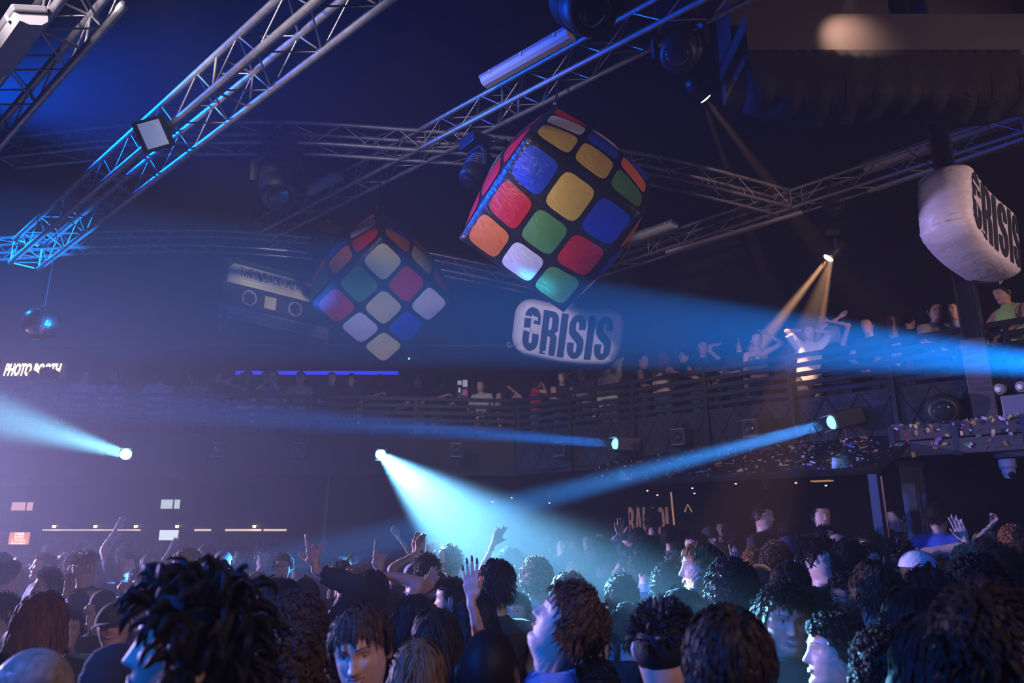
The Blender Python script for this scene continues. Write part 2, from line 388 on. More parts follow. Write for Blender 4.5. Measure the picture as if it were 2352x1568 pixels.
truss([D_[0] - dD * 1.5, D_[1] + dD * 0.5], 'short truss beside the big white batten light, soaked in blue')
truss(catmull(P2([(20, 350), (300, 322), (500, 317), (700, 318), (930, 333), (1150, 350), (1500, 392), (1800, 465)], ZT), 6), 'long curved truss passing behind the larger puzzle cube')
truss(catmull(P2([(-120, 580), (60, 567), (200, 557), (440, 553), (600, 560), (800, 580), (1000, 607), (1235, 657)], ZT), 6), 'curved truss behind the cassette banner and smaller puzzle cube')
# white cable trays clipped under the far truss
for (x0, y0, x1, y1) in ((1995, 440, 2352, 320), (1530, 580, 1842, 488), (1222, 668, 1262, 656)):
    a = atz(x0, y0, ZT - 0.2); b = atz(x1, y1, ZT - 0.2)
    tr = empty('cable_tray', (a + b) / 2); tag(tr, {1995: 'longest white cable tray clipped under the truss by the tilted inflatable', 1530: 'white cable tray clipped under the truss beside the warm moving light', 1222: 'short white cable tray end between the large cube and inflatable sign'}[x0], 'cable tray')
    UBW = with_mat(UB, M_plast)
    bar('channel', a, b, 0.05, 0.07, tr, UBW)
    for k in range(3): p = a.lerp(b, 0.15 + 0.35 * k); bar('clip', p, p + V((0, 0, 0.1)), 0.02, 0.02, tr, up=(1, 0, 0))

# ------------------------------------------------------------------ batten lights
def batten(c, d, L, label, ww=0.17, roll=0.0):
    d = V(d).normalized(); z = V((0, 0, 1)); y = z.cross(d).normalized(); R = Matrix((d, y, d.cross(y))).transposed()
    if roll: R = Matrix.Rotation(roll, 3, d) @ R
    root = frame_empty('batten_light', MW(R, c)); tag(root, label, 'light fitting', 'batten lights on the trusses')
    mb = MB(); mb.box((0, 0, 0.045), (L, ww, 0.05), bev=0.012); mb.build('tray', M_plastd, root)
    mb = MB(); pr = [(-ww * 0.48, 0.02), (-ww * 0.40, -0.035), (-ww * 0.18, -0.06), (ww * 0.18, -0.06), (ww * 0.40, -0.035), (ww * 0.48, 0.02)]
    vs = [(x, a, b) for x in (-L / 2 + 0.02, L / 2 - 0.02) for a, b in pr]; n = len(pr)
    mb.add(vs, [(i, i + 1, n + i + 1, n + i) for i in range(n - 1)] + [tuple(range(n)), tuple(range(2 * n - 1, n - 1, -1))]); mb.build('diffuser', M_plast, root)
    for s in (-1, 1):
        for k in range(3):
            mb = MB(); mb.box(((k - 1) * L * 0.36, s * ww * 0.5, 0.03), (0.03, 0.012, 0.05)); mb.build('clip', M_plast, root)
    return root
batten((atz(1100, 195, 7.25) + atz(1330, 75, 7.25)) / 2, dB, 1.35, 'long unlit batten light behind the truss above the larger cube', 0.2)
batten((atz(700, 445, 7.2) + atz(790, 400, 7.2)) / 2 , dB, 0.8, 'short unlit batten light above the smaller cube', 0.2)
batten((atz(2022, 358, 7.35) + atz(2345, 285, 7.35)) / 2, dC, 2.3, 'longest unlit batten light over the tilted inflatable sign', 0.22)
batten((atz(1440, 555, 7.3) + atz(1550, 515, 7.3)) / 2, dC, 1.1, 'unlit batten light beside the right flank of the larger cube', 0.22)
batten(at(28, 100, 5.1), dD, 0.9, 'big batten light glaring blue white beside the short truss', 0.22, 0.5)

# ------------------------------------------------------------------ moving heads and other lamps
def moving_head(hang, aim, label, size=0.3, lens=None, grp=None, mount=None):
    """hang: point where the head pivots; aim: direction of the beam"""
    aim = V(aim).normalized(); R = look(aim)
    root = empty('moving_light', hang); tag(root, label, 'stage light', grp)
    s = size; hd = MB()
    hd.lathe([(0.30 * s, -0.75 * s), (0.40 * s, -0.7 * s), (0.46 * s, -0.3 * s), (0.46 * s, 0.25 * s), (0.40 * s, 0.50 * s), (0.30 * s, 0.50 * s)], 18, R.to_4x4())
    for k in range(5):
        hd.lathe([(0.485 * s, (-0.5 + k * 0.1) * s), (0.485 * s, (-0.45 + k * 0.1) * s)], 18, R.to_4x4())
    head = hd.build('head', M_case, root, True)
    le = MB(); le.lathe([(0.30 * s, 0.50 * s), (0.25 * s, 0.545 * s), (0.12 * s, 0.57 * s)], 18, R.to_4x4()); le.build('lens', lens or M_glassy, head, True)
    up = mount if mount is not None else V((0, 0, 1)); side = up.cross(aim)
    if side.length < 0.05: side = V((1, 0, 0))
    side.normalize()
    yk = MB()
    for sg in (-1, 1): yk.tube([side * sg * 0.60 * s + up * 0.0, side * sg * 0.62 * s + up * 0.5 * s, side * sg * 0.35 * s + up * 0.85 * s], 0.10 * s, 6)
    yk.tube([side * -0.4 * s + up * 0.85 * s, side * 0.4 * s + up * 0.85 * s], 0.12 * s, 6); yk.build('yoke', M_case, root)
    Rb = look(up, aim); bs = MB(); bs.box(up * 1.1 * s, (0.95 * s, 0.8 * s, 0.4 * s), Rb, bev=0.04 * s); bs.build('base', M_case, root)
    cl = MB(); cl.tube([up * 1.3 * s, up * 1.55 * s], 0.05 * s, 6); cl.tube([up * 1.55 * s + side * 0.12 * s, up * 1.55 * s - side * 0.12 * s], 0.09 * s, 8); cl.build('clamp', M_steel, root)
    return root
M_lampc = mat('lit_lens_cyan', (0.3, 0.8, 1), 0.2, emit=(0.25, 0.75, 1.0), es=14)
M_lampb = mat('lit_lens_blue', (0.2, 0.6, 1), 0.2, emit=(0.10, 0.50, 1.0), es=5)
M_lampw = mat('lit_lens_warm', (1, 0.8, 0.6), 0.2, emit=(1.0, 0.72, 0.45), es=14)
def bd(name): return next(b for b in BEAMS if b[0] == name)
FU = {}
def wall_lamp(bname, label, lens, back):
    """beam projector bolted to the balcony fascia"""
    _, p, d = bd(bname); R = look(d); root = empty('beam_projector', p); tag(root, label, 'stage light', 'beam projectors bolted to the balcony fascia')
    mb = MB(); mb.box(R @ V((0, 0, -0.12)), (0.2, 0.2, 0.34), R, bev=0.015); mb.build('housing', M_case, root)
    for s in (-1, 1):
        mb = MB(); mb.box(R @ V((0, s * 0.085, 0.10)), (0.17, 0.008, 0.07), R); mb.build('barn_flap', M_plastd, root)
    mb = MB(); mb.lathe([(0.078, 0.05), (0.07, 0.075), (0.04, 0.095), (0.01, 0.10)], 20, R.to_4x4()); mb.build('lens', lens, root, True)
    b = V(back); mb = MB(); mb.tube([b * 0.05, b * 0.3], 0.03, 6); mb.tube([b * 0.28 + V((0, 0, 0.15)), b * 0.28 - V((0, 0, 0.15))], 0.02, 6); mb.build('bracket', M_steel, root)
    return root
wall_lamp('beam_centre', 'beam projector throwing the broad pale cone into the crowd', M_lampc, V((0, 1, 0)))
wall_lamp('beam_west', 'cyan beam projector under the back balcony, cone leaving past the mirror ball side', M_lampc, V((0, 1, 0)))
wall_lamp('beam_mid', 'blue beam projector beside the person raising a white sleeve', M_lampb, -RAIL_N)
wall_lamp('beam_right', 'cyan beam projector on the diamond plate fascia over the canopy', M_lampb, -RAIL_N)
moving_head(LAMP_W, bd('beam_warm')[2], 'warm moving light hanging low above the dancers on the balcony', 0.24, M_lampw)
moving_head(LAMP_V, bd('beam_warm_far')[2], 'dim warm moving light hanging near the black ceiling', 0.24, M_lampw)
moving_head(LAMP_E, bd('beam_east')[2], 'beam light at the side of the hall throwing the wide blue shaft', 0.3, M_lampb)
for (x, y, t, ax, ay, az, s, lb) in (
        (640, 430, 9.6, 0.3, -0.5, -0.8, 0.55, 'large unlit moving light hanging under the curved truss by the short batten'),
        (1092, 395, 9.0, -0.4, -0.3, -0.86, 0.36, 'unlit moving light hanging between the two puzzle cubes'),
        (1345, 10, 6.4, 0.2, -0.6, -0.7, 0.55, 'big unlit moving light blocking the end of the long batten'),
        (1562, 120, 7.4, -0.3, -0.6, -0.6, 0.42, 'unlit moving light with a hexagonal lens near the ceiling'),
        (745, 590, 12.0, 0.3, -0.4, -0.8, 0.42, 'unlit moving light tucked behind the smaller puzzle cube'),
        (1915, 480, 11.3, 0.0, -0.5, -0.85, 0.26, 'small unlit control fixture clamped under the far truss')):
    moving_head(at(x, y, t), (ax, ay, az), lb, s)
# unlit fixtures along the fascias
def fascia_box(p, nrm, label, grp):
    root = empty('unlit_projector', p); tag(root, label, 'stage light', grp); R = look(nrm)
    mb = MB(); mb.box((0, 0, 0), (0.2, 0.24, 0.2), R, bev=0.012); mb.build('housing', M_case, root)
    for s in (-1, 1):
        mb = MB(); mb.box(R @ V((0, s * 0.1, 0.115)), (0.16, 0.009, 0.03), R); mb.build('barn_flap', M_plastd, root)
    mb = MB(); mb.lathe([(0.065, 0.1), (0.05, 0.125), (0.01, 0.13)], 14, R.to_4x4()); mb.build('lens', M_glassy, root, True)
    mb = MB(); mb.tube([V((0, 0, 0.1)), V((0, 0, 0.2)) - nrm * 0.12], 0.015, 6); mb.build('bracket', M_steel, root)
for x, y, lb in ((1565, 1005, 'unlit square projector on the fascia between the two blue beams'), (1293, 1033, 'unlit square projector on the fascia below the person in red'), (1730, 985, 'unlit square projector on the diamond plate fascia beside the lit one')):
    fascia_box(on_rail(x, y, 0.2), RAIL_N, lb, 'unlit projectors on the balcony fascia')
for x in (505, 690, 1048):
    fascia_box(at(x, 1035, 11.0), V((0.1, -1, 0)).normalized(), 'unlit square projector under the back balcony over the bar', 'unlit projectors under the back balcony')
# dark drum shaped floodlight with hanging cables next to the column
p = on_rail(2168, 940, 0.35); root = moving_head(p, (-0.5, -0.8, -0.2), 'unlit drum floodlight with dangling cables next to the steel column', 0.34, None, None, -RAIL_N)
for k in range(3):
    mb = MB(); mb.tube(catmull([V((0.03 * k, 0, -0.1)), V((0.05 * k - 0.04, -0.03, -0.28)), V((0.02 * k, 0.02, -0.45)), V((0.06, 0.05, -0.35))], 5), 0.006, 5); mb.build('cable', M_rope, root)
# square floodlight on the blue truss
c = at(352, 308, 6.9); nrm = V((0.35, -0.75, -0.45)).normalized(); R = Matrix.Rotation(0.5, 3, nrm) @ look(nrm)
fl = frame_empty('square_floodlight', MW(R, c)); tag(fl, 'square floodlight with bright white face clamped to the blue truss', 'stage light')
mb = MB(); mb.box((0, 0, -0.06), (0.3, 0.3, 0.12), bev=0.02); mb.build('housing', M_case, fl)
mb = MB(); mb.box((0, 0, 0.004), (0.2, 0.24, 0.012)); mb.build('glass_face', mat('frosted_white', (0.75, 0.8, 0.9), 0.3, emit=(0.35, 0.45, 0.9), es=0.35), fl)
mb = MB(); mb.tube([V((-0.17, 0, -0.06)), V((-0.17, 0.0, -0.25)), V((0.17, 0, -0.25)), V((0.17, 0, -0.06))], 0.015, 6); mb.build('yoke', M_steel, fl)

# ceiling bulkhead, drape, downlight (upper right)
t0 = 8.0
a = at(1715, 78, t0); b = at(2420, 78, t0); h = 110 * t0 / FPX
mb = MB(); mb.box((a + b) / 2 + V((0, 0.5, 0.0)), ((b - a).length, 1.0, h)); struct(mb.build('trim_2', mat('bulkhead_paint', (0.05, 0.04, 0.038), 0.75, bump=0.3, bump_s=6)), 'dark boxed bulkhead below the ceiling')
mb = MB(); mb.box((a + b) / 2 + V((0, 0.75, h / 2 + 0.35)), ((b - a).length, 0.5, 0.62)); struct(mb.build('trim_3', MATS['bulkhead_paint']), 'upper step of the ceiling bulkhead')
dl = empty('downlight', at(1952, -12, 7.62)); tag(dl, 'small warm downlight glowing above the ceiling bulkhead', 'light fitting')
mb = MB(); mb.lathe([(0.05, 0.0), (0.06, 0.03), (0.06, 0.12), (0.02, 0.14)], 14); mb.build('can', M_case, dl, True)
mb = MB(); mb.lathe([(0.045, 0.004), (0.02, -0.004)], 14); mb.build('bulb', M_lampw, dl, True)
# black drape sagging under the bulkhead
mb = MB(); nx, ny = 40, 14; vs = []
for j in range(ny + 1):
    for i in range(nx + 1):
        u, v = i / nx, j / ny
        px = 1705 + 640 * u + 15 * math.sin(v * 3); py = 118 + 175 * (v ** 0.85) * (0.78 + 0.22 * math.sin(math.pi * min(1, u * 1.05)) + 0.10 * math.sin(9 * u))
        q = at(px, py, 7.9 + 0.55 * math.sin(math.pi * v) * -1 + 0.05 * math.sin(u * 60 + 3 * v) * v + 0.03 * math.sin(u * 131))
        vs.append(q)
mb.add(vs, [(j * (nx + 1) + i, j * (nx + 1) + i + 1, (j + 1) * (nx + 1) + i + 1, (j + 1) * (nx + 1) + i) for j in range(ny) for i in range(nx)])
o = mb.build('ceiling_drape', mat('black_drape', (0.009, 0.008, 0.008), 0.9, bump=0.5, bump_s=5, stretch=(4, 4, 0.6)), None, True); tag(o, 'black fabric drape sagging beneath the ceiling bulkhead', 'drape')
md = o.modifiers.new('s', 'SOLIDIFY'); md.thickness = 0.02

# ------------------------------------------------------------------ inflatable puzzle cubes
def fabric(name, col, rough=0.42, tr=0.0):
    if name in MATS: return MATS[name]
    m = mat(name, col, rough); n = m.node_tree; L = n.links; b = n.nodes['Principled BSDF']
    tc = n.nodes.new('ShaderNodeTexCoord'); mp = n.nodes.new('ShaderNodeMapping'); L.new(tc.outputs['Object'], mp.inputs[0]); mp.inputs['Scale'].default_value = (3.2, 9.0, 3.2); mp.inputs['Rotation'].default_value = (0.3, 0.2, 0.7)
    nz = n.nodes.new('ShaderNodeTexNoise'); nz.inputs['Scale'].default_value = 1.6; nz.inputs['Detail'].default_value = 5; nz.inputs['Distortion'].default_value = 0.8; L.new(mp.outputs[0], nz.inputs['Vector'])
    bp = n.nodes.new('ShaderNodeBump'); bp.inputs['Strength'].default_value = 0.32; bp.inputs['Distance'].default_value = 0.05
    L.new(nz.outputs['Fac'], bp.inputs['Height']); L.new(bp.outputs[0], b.inputs['Normal']); return m
F = {'k': fabric('cube_black', (0.012, 0.012, 0.016), 0.35), 'b': fabric('panel_blue', (0.012, 0.06, 0.55)), 'y': fabric('panel_yellow', (0.72, 0.47, 0.08)), 'r': fabric('panel_red', (0.62, 0.012, 0.02)),
     'g': fabric('panel_green', (0.10, 0.30, 0.08)), 'o': fabric('panel_orange', (0.80, 0.19, 0.04)), 'w': fabric('panel_white', (0.72, 0.68, 0.78)), 'p': fabric('panel_pale_yellow', (0.78, 0.68, 0.35))}
BUL = 0.22
def cubept(u, v):                     # face +Z of a unit (half edge 1) inflated cube
    bz = 1 + BUL * (1 - u * u) * (1 - v * v)
    k = 1 - 0.06 * (1 - u * u) * 0 ; edge = 0.05
    return V((u * (1 - edge * (1 - v * v) * abs(u) ** 3 * 0) , v, bz))
def patch(u0, u1, v0, v1, n, off, rnd=0.0):
    vs = []; cu, cv, hu, hv = (u0 + u1) / 2, (v0 + v1) / 2, (u1 - u0) / 2, (v1 - v0) / 2
    for j in range(n + 1):
        for i in range(n + 1):
            a, b = -1 + 2 * i / n, -1 + 2 * j / n
            if rnd:                    # squircle the corners
                s = max(abs(a), abs(b)); l = math.hypot(a, b)
                if l > 1e-6:
                    k = (1 - rnd) + rnd * (s * 1.18 / max(l, s)) if l > s * 1.18 else 1.0
                    a *= k; b *= k
            u, v = cu + a * hu, cv + b * hv
            p = cubept(u, v); e = 1e-3
            nr = (cubept(u + e, v) - cubept(u - e, v)).cross(cubept(u, v + e) - cubept(u, v - e)).normalized()
            puff = off * (1 + 1.6 * (1 - a * a) * (1 - b * b))
            vs.append(p + nr * puff)
    return vs, [(j * (n + 1) + i, j * (n + 1) + i + 1, (j + 1) * (n + 1) + i + 1, (j + 1) * (n + 1) + i) for j in range(n) for i in range(n)]
TILE_ME = {}
def tile_mesh(i, j, col):
    key = (i, j, col)
    if key not in TILE_ME:
        c0, c1, c2 = -0.96, -0.32, 0.0; w = 0.275
        cu, cv = (i - 1) * 0.635, (j - 1) * 0.635
        mb = MB(); mb.add(*patch(cu - w, cu + w, cv - w, cv + w, 8, 0.012, 0.75)); TILE_ME[key] = mb.mesh('panel', F[col], True)
    return TILE_ME[key]
FACES = {'F': Matrix.Identity(3), 'B': Matrix.Rotation(math.pi, 3, 'Y'), 'R': Matrix.Rotation(math.pi / 2, 3, 'Y'), 'L': Matrix.Rotation(-math.pi / 2, 3, 'Y'), 'U': Matrix.Rotation(-math.pi / 2, 3, 'X'), 'D': Matrix.Rotation(math.pi / 2, 3, 'X')}
def puzzle_cube(centre, half, R, cols, label, hang):
    root = frame_empty('inflatable_puzzle_cube', MW(R, centre)); tag(root, label, 'inflatable', 'inflatable puzzle cubes hanging from the truss'); S = Matrix.Scale(half, 3)
    mb = MB()
    for f, Rf in FACES.items():
        vs, fs = patch(-1, 1, -1, 1, 16, 0.0); mb.add([Rf @ (p * half) for p in vs], fs)
    body = mb.build('body', F['k'], root, True)
    me = body.data; bm = bmesh.new(); bm.from_mesh(me); bmesh.ops.remove_doubles(bm, verts=bm.verts[:], dist=half * 0.004); bm.to_mesh(me); bm.free()
    for f, Rf in FACES.items():
        for j in range(3):
            for i in range(3):
                o = link(bpy.data.objects.new('panel', tile_mesh(i, j, cols[f][(2 - j) * 3 + i])), root); o.matrix_basis = (Rf @ S).to_4x4()
    # seam light grey piping round every panel of the front is left to the panel rim; hanging cord
    top = root.matrix_basis.inverted() @ V(hang); 
    corner = max(([R @ V((a, b, c)) * half for a in (-1, 1) for b in (-1, 1) for c in (-1, 1)]), key=lambda q: q.z); cl = R.inverted() @ corner
    mb = MB(); mb.tube([cl * 0.97, top], 0.012, 6); mb.build('hanging_cord', M_rope, root)
    mb = MB(); mb.tube([cl * 1.0, cl.lerp(top, 0.06)], 0.02, 8); mb.build('eyelet', M_plast, root)
    return root
def facing(px, py, ax, ay, tilt_dir, tilt):
    """rotation whose +Z looks at the camera, +X runs along image direction (ax,ay), tilted so the normal leans towards image dir tilt_dir"""
    r = ray(px, py).normalized(); z = -r
    xr = V((1, 0, 0)); xr = (xr - z * xr.dot(z)).normalized(); yu = z.cross(xr)
    if yu.z < 0: yu = -yu
    z = (z + (xr * tilt_dir[0] - yu * tilt_dir[1]) * math.tan(math.radians(tilt))).normalized()
    x = xr * ax - yu * ay; x = (x - z * x.dot(z)).normalized(); y = z.cross(x)
    return Matrix((x, y, z)).transposed()
R1 = facing(1275, 475, 0.81, 0.587, (-0.50, 0.86), 21)
puzzle_cube(at(1284, 474, 8.1), 0.70, R1, {
    'F': 'bybrgrowg', 'U': 'rbowbrwyyg'[0:0] + 'rwb' + 'wbo' + 'yyg', 'L': 'yrr' + 'wgr' + 'ogr', 'R': 'obw' + 'bro' + 'wyy', 'D': 'bgr' + 'yow' + 'gbr', 'B': 'rgbowyrgb'},
    'larger inflatable puzzle cube with a sage green centre panel', at(1284, 180, 8.35))
R2 = facing(870, 665, 0.69, 0.727, (0.12, 0.99), 20)
puzzle_cube(at(874, 658, 10.6), 0.70, R2, {
    'F': 'prw' + 'gpb' + 'rwp', 'L': 'wrg'[::-1][0:0] + 'owr' + 'gbo' + 'rog', 'U': 'rby' + 'brb' + 'oyr', 'R': 'wbg' + 'ryo' + 'gbw', 'D': 'rgw' + 'oyb' + 'grp', 'B': 'rgbowyrgb'},
    'smaller inflatable puzzle cube with a pale yellow centre panel', at(877, 372, 10.3))

# ------------------------------------------------------------------ lettering: filled outlines
def stroke_poly(paths, wd):
    return paths
LET = {  # outlines on a 1 x 2 box (heavy condensed capitals); first ring outer, others holes
 'I': [[(0, 0), (0.42, 0), (0.42, 2), (0, 2)]],
}
def arc(cx, cy, rx, ry, a0, a1, n=10):
    return [(cx + rx * math.cos(math.radians(a0 + (a1 - a0) * k / n)), cy + ry * math.sin(math.radians(a0 + (a1 - a0) * k / n))) for k in range(n + 1)]
LET['C'] = [arc(0.5, 1.5, 0.5, 0.5, 0, 180) + arc(0.5, 0.5, 0.5, 0.5, 180, 360) + [(1, 0.82), (0.60, 0.82)] + arc(0.5, 0.48, 0.1, 0.14, 0, -180) + arc(0.5, 1.52, 0.1, 0.14, 180, 0) + [(0.60, 1.27), (1, 1.27)]]
LET['R'] = [[(0, 0), (0.40, 0), (0.40, 0.85), (0.47, 0.85)] + arc(0.47, 0.70, 0.13, 0.15, 90, 0) + [(0.60, 0), (1.0, 0), (1.0, 0.72)] + arc(0.80, 0.78, 0.2, 0.22, 0, 80, 5) + arc(0.72, 1.22, 0.28, 0.2, -60, 0, 5) + arc(0.6, 1.6, 0.4, 0.4, 0, 90) + [(0, 2)],
            [(0.40, 1.13), (0.40, 1.72), (0.48, 1.72)] + arc(0.50, 1.60, 0.10, 0.12, 90, 0, 5) + arc(0.50, 1.24, 0.10, 0.11, 0, -90, 5)]
LET['S'] = [arc(0.5, 1.5, 0.5, 0.5, 0, 180) + [(0, 1.28)] + [(0.05, 1.12), (0.22, 0.95), (0.55, 0.72), (0.60, 0.62)] + [(0.60, 0.42)] + arc(0.5, 0.42, 0.1, 0.14, 0, -180) + [(0.40, 0.72), (0, 0.72), (0, 0.5)] + arc(0.5, 0.5, 0.5, 0.5, 180, 360) + [(1.0, 0.72), (0.95, 0.90), (0.78, 1.06), (0.46, 1.28), (0.40, 1.38), (0.40, 1.56)] + arc(0.5, 1.56, 0.1, 0.14, 180, 0) + [(0.60, 1.34), (1, 1.34)]]
LET['O'] = [arc(0.5, 1.5, 0.5, 0.5, 0, 180) + arc(0.5, 0.5, 0.5, 0.5, 180, 360), arc(0.5, 1.55, 0.14, 0.16, 0, 180, 8) + arc(0.5, 0.45, 0.14, 0.16, 180, 360, 8)]
LET['B'] = [[(0, 0), (0.55, 0)] + arc(0.55, 0.55, 0.45, 0.55, -90, 60) + arc(0.55, 1.48, 0.42, 0.52, -50, 90) + [(0, 2)], [(0.36, 0.3), (0.36, 0.9), (0.5, 0.9)] + arc(0.5, 0.6, 0.14, 0.3, 90, -90, 6), [(0.36, 1.15), (0.36, 1.7), (0.5, 1.7)] + arc(0.5, 1.42, 0.13, 0.27, 90, -90, 6)]
LET['A'] = [[(0, 0), (0.30, 0), (0.36, 0.4), (0.64, 0.4), (0.70, 0), (1, 0), (0.66, 2), (0.34, 2)], [(0.40, 0.7), (0.5, 1.6), (0.60, 0.7)]]
LET['L'] = [[(0, 0), (0.8, 0), (0.8, 0.32), (0.36, 0.32), (0.36, 2), (0, 2)]]
LET['N'] = [[(0, 0), (0.32, 0), (0.32, 1.1), (0.66, 0), (1, 0), (1, 2), (0.68, 2), (0.68, 0.95), (0.34, 2), (0, 2)]]
def outline_mesh(text, gap=0.16, sub=0):
    """flat filled lettering in the XY plane, 2 high; returns verts, faces, width"""
    cu = bpy.data.curves.new('t', 'CURVE'); cu.dimensions = '2D'; cu.fill_mode = 'BOTH'; x = 0
    for ch in text:
        rings = LET[ch]; wd = max(p[0] for r in rings for p in r)
        for r in rings:
            s = cu.splines.new('POLY'); s.points.add(len(r) - 1); s.use_cyclic_u = True
            for k, (a, b) in enumerate(r): s.points[k].co = (x + a, b, 0, 1)
        x += wd + gap
    ob = bpy.data.objects.new('t', cu); me = ob.to_mesh(); bm = bmesh.new(); bm.from_mesh(me); ob.to_mesh_clear(); bpy.data.objects.remove(ob)
    bmesh.ops.triangulate(bm, faces=bm.faces[:])
    for _ in range(sub):
        ed = [e for e in bm.edges if e.calc_length() > 0.16]
        if ed: bmesh.ops.subdivide_edges(bm, edges=ed, cuts=1); bmesh.ops.triangulate(bm, faces=[f for f in bm.faces if len(f.verts) > 3])
    bm.verts.index_update(); vs = [v.co.copy() for v in bm.verts]; fs = [[v.index for v in f.verts] for f in bm.faces]; bm.free()
    return vs, fs, x - gap

# ------------------------------------------------------------------ inflatable sign pillows
M_vinyl = fabric('white_vinyl', (0.74, 0.68, 0.74), 0.45); M_ink = mat('black_ink', (0.012, 0.014, 0.018), 0.6)
def sgnpow(a, e): return math.copysign(abs(a) ** e, a)
def pillow_z(x, y, hx, hy, hz):       # front surface height of a soft rounded box
    a = min(1, abs(x) / hx); b = min(1, abs(y) / hy)
    return hz * (max(0.0, 1 - a ** 5) ** 0.5) * (max(0.0, 1 - b ** 4) ** 0.5)
def sign_pillow(M, label, bend=0.0, text='CRISIS'):
    hx, hy, hz = 0.76, 0.40, 0.24
    root = frame_empty('inflatable_sign', M); tag(root, label, 'inflatable', 'inflatable word signs hung above the crowd')
    def warp(p):
        x, y, z = p; return V((x, y - bend * 0.06 * math.cos(x * 3.6) , z + 0.03 * bend * math.sin(x * 4)))
    mb = MB(); n, m = 56, 28; 
    for sd in (1, -1):
        vs = []
        for j in range(m + 1):
            for i in range(n + 1):
                a, b = -1 + 2 * i / n, -1 + 2 * j / m
                a = math.copysign(1 - (1 - abs(a)) ** 1.6, a); b = math.copysign(1 - (1 - abs(b)) ** 1.6, b)
                # rounded rectangle outline
                sx = hx * a; sy = hy * b; lim = 0.26
                ox, oy = abs(sx) - (hx - lim), abs(sy) - (hy - lim)
                if ox > 0 and oy > 0:
                    l = max(ox, oy); k = l / math.hypot(ox, oy); sx = math.copysign(hx - lim + ox * k, sx); sy = math.copysign(hy - lim + oy * k, sy)
                d = 1 - max(abs(a), abs(b)); z = hz * min(1, (1 - (1 - min(1, d * 4.2)) ** 2.2) ** 0.55)
                z *= 1 + 0.03 * math.sin(40 * (a + b) + 3 * a) * (1 - min(1, d * 3))
                vs.append(warp((sx, sy, sd * z)))
        fs = [(j * (n + 1) + i, j * (n + 1) + i + 1, (j + 1) * (n + 1) + i + 1, (j + 1) * (n + 1) + i) for j in range(m) for i in range(n)]
        mb.add(vs, fs if sd > 0 else [f[::-1] for f in fs])
    body = mb.build('body', M_vinyl, root, True); bm = bmesh.new(); bm.from_mesh(body.data); bmesh.ops.remove_doubles(bm, verts=bm.verts[:], dist=0.002); bm.to_mesh(body.data); bm.free()
    for sd in (1, -1):
        vs, fs, W = outline_mesh(text, 0.14, 4); k = 0.60 / 2; kx = 1.20 / W
        for ch in [0]:
            pts = []
            for p in vs:
                x, y = (p.x - W / 2) * kx, (p.y - 1) * k
                a, b = abs(x) / hx, abs(y) / hy; d = 1 - max(a, b); z = hz * min(1, (1 - (1 - min(1, max(0, 1 - max(1 - (1 - a) ** (1 / 1.6) if a < 1 else 1, 1 - (1 - b) ** (1 / 1.6) if b < 1 else 1)) * 4.2)) ** 2.2) ** 0.55)
                pts.append(warp((x * sd, y, sd * (z + 0.006))))
            mb = MB(); mb.add(pts, fs); mb.build('lettering', M_ink, root)
    def front(x, y, e):
        a, b = min(1, abs(x) / hx), min(1, abs(y) / hy); pa_, pb_ = 1 - (1 - a) ** (1 / 1.6), 1 - (1 - b) ** (1 / 1.6); d = 1 - max(pa_, pb_); return warp((x, y, hz * min(1, (1 - (1 - min(1, d * 4.2)) ** 2.2) ** 0.55) + e))
    wr = random.Random(4)                # worn bands and specks in the print
    for (x0, x1, y0, hh) in ((-.60, -.42, .150, .030), (-.60, -.50, -.020, .034), (-.48, -.41, -.035, .026), (-.40, -.34, -.265, .020), (-.30, -.26, -.27, .018)):
        top_ = [front(x, y0 + hh * (.5 + .5 * wr.random()), .010) for x in np.linspace(x0, x1, 9)]; bot_ = [front(x, y0 - hh * (.3 + .5 * wr.random()), .010) for x in np.linspace(x0, x1, 9)]
        mb = MB(); mb.add(top_ + bot_, [(i, i + 9, i + 10, i + 1) for i in range(8)]); mb.build('worn_band', M_vinyl, root)
    seam = MB(); seam.tube([warp((x, -hy * 0.80, pillow_z(x, hy * 0.80, hx, hy, hz) * 0.93 + 0.012)) for x in np.linspace(-hx * 0.8, hx * 0.8, 20)], 0.004, 4); seam.build('seam', M_plastd, root)
    lp = MB(); lp.lathe([(0.05, 0), (0.05, 0.03), (0.03, 0.05)], 12, Matrix.Translation(warp((0.02, hy + 0.0, 0))) @ Matrix.Rotation(-math.pi / 2, 4, 'X')); lp.build('hanging_cap', M_plast, root, True)
    for s in (-1, 1):
        c = warp((s * hx * 0.97, -hy * 0.75, 0)); lo = MB(); lo.tube([c, c + V((s * 0.05, -0.03, 0)), c + V((s * 0.08, 0.02, 0.02)), c + V((s * 0.04, 0.04, 0))], 0.008, 5); lo.build('tie_loop', M_plast, root)
    return root
Rs = facing(1303, 762, 0.988, 0.125, (0.0, 1.0), 4)
sg = sign_pillow(MW(Rs, at(1303, 764, 10.0)), 'white inflatable word sign hanging flat on below the larger cube', 0.45)
mb = MB(); mb.tube([V((0.02, 0.47, 0)), V((0.0, 0.75, -0.3)), V((0.0, 3.2, -1.3))], 0.006, 5); mb.build('hanging_cord', M_rope, sg)
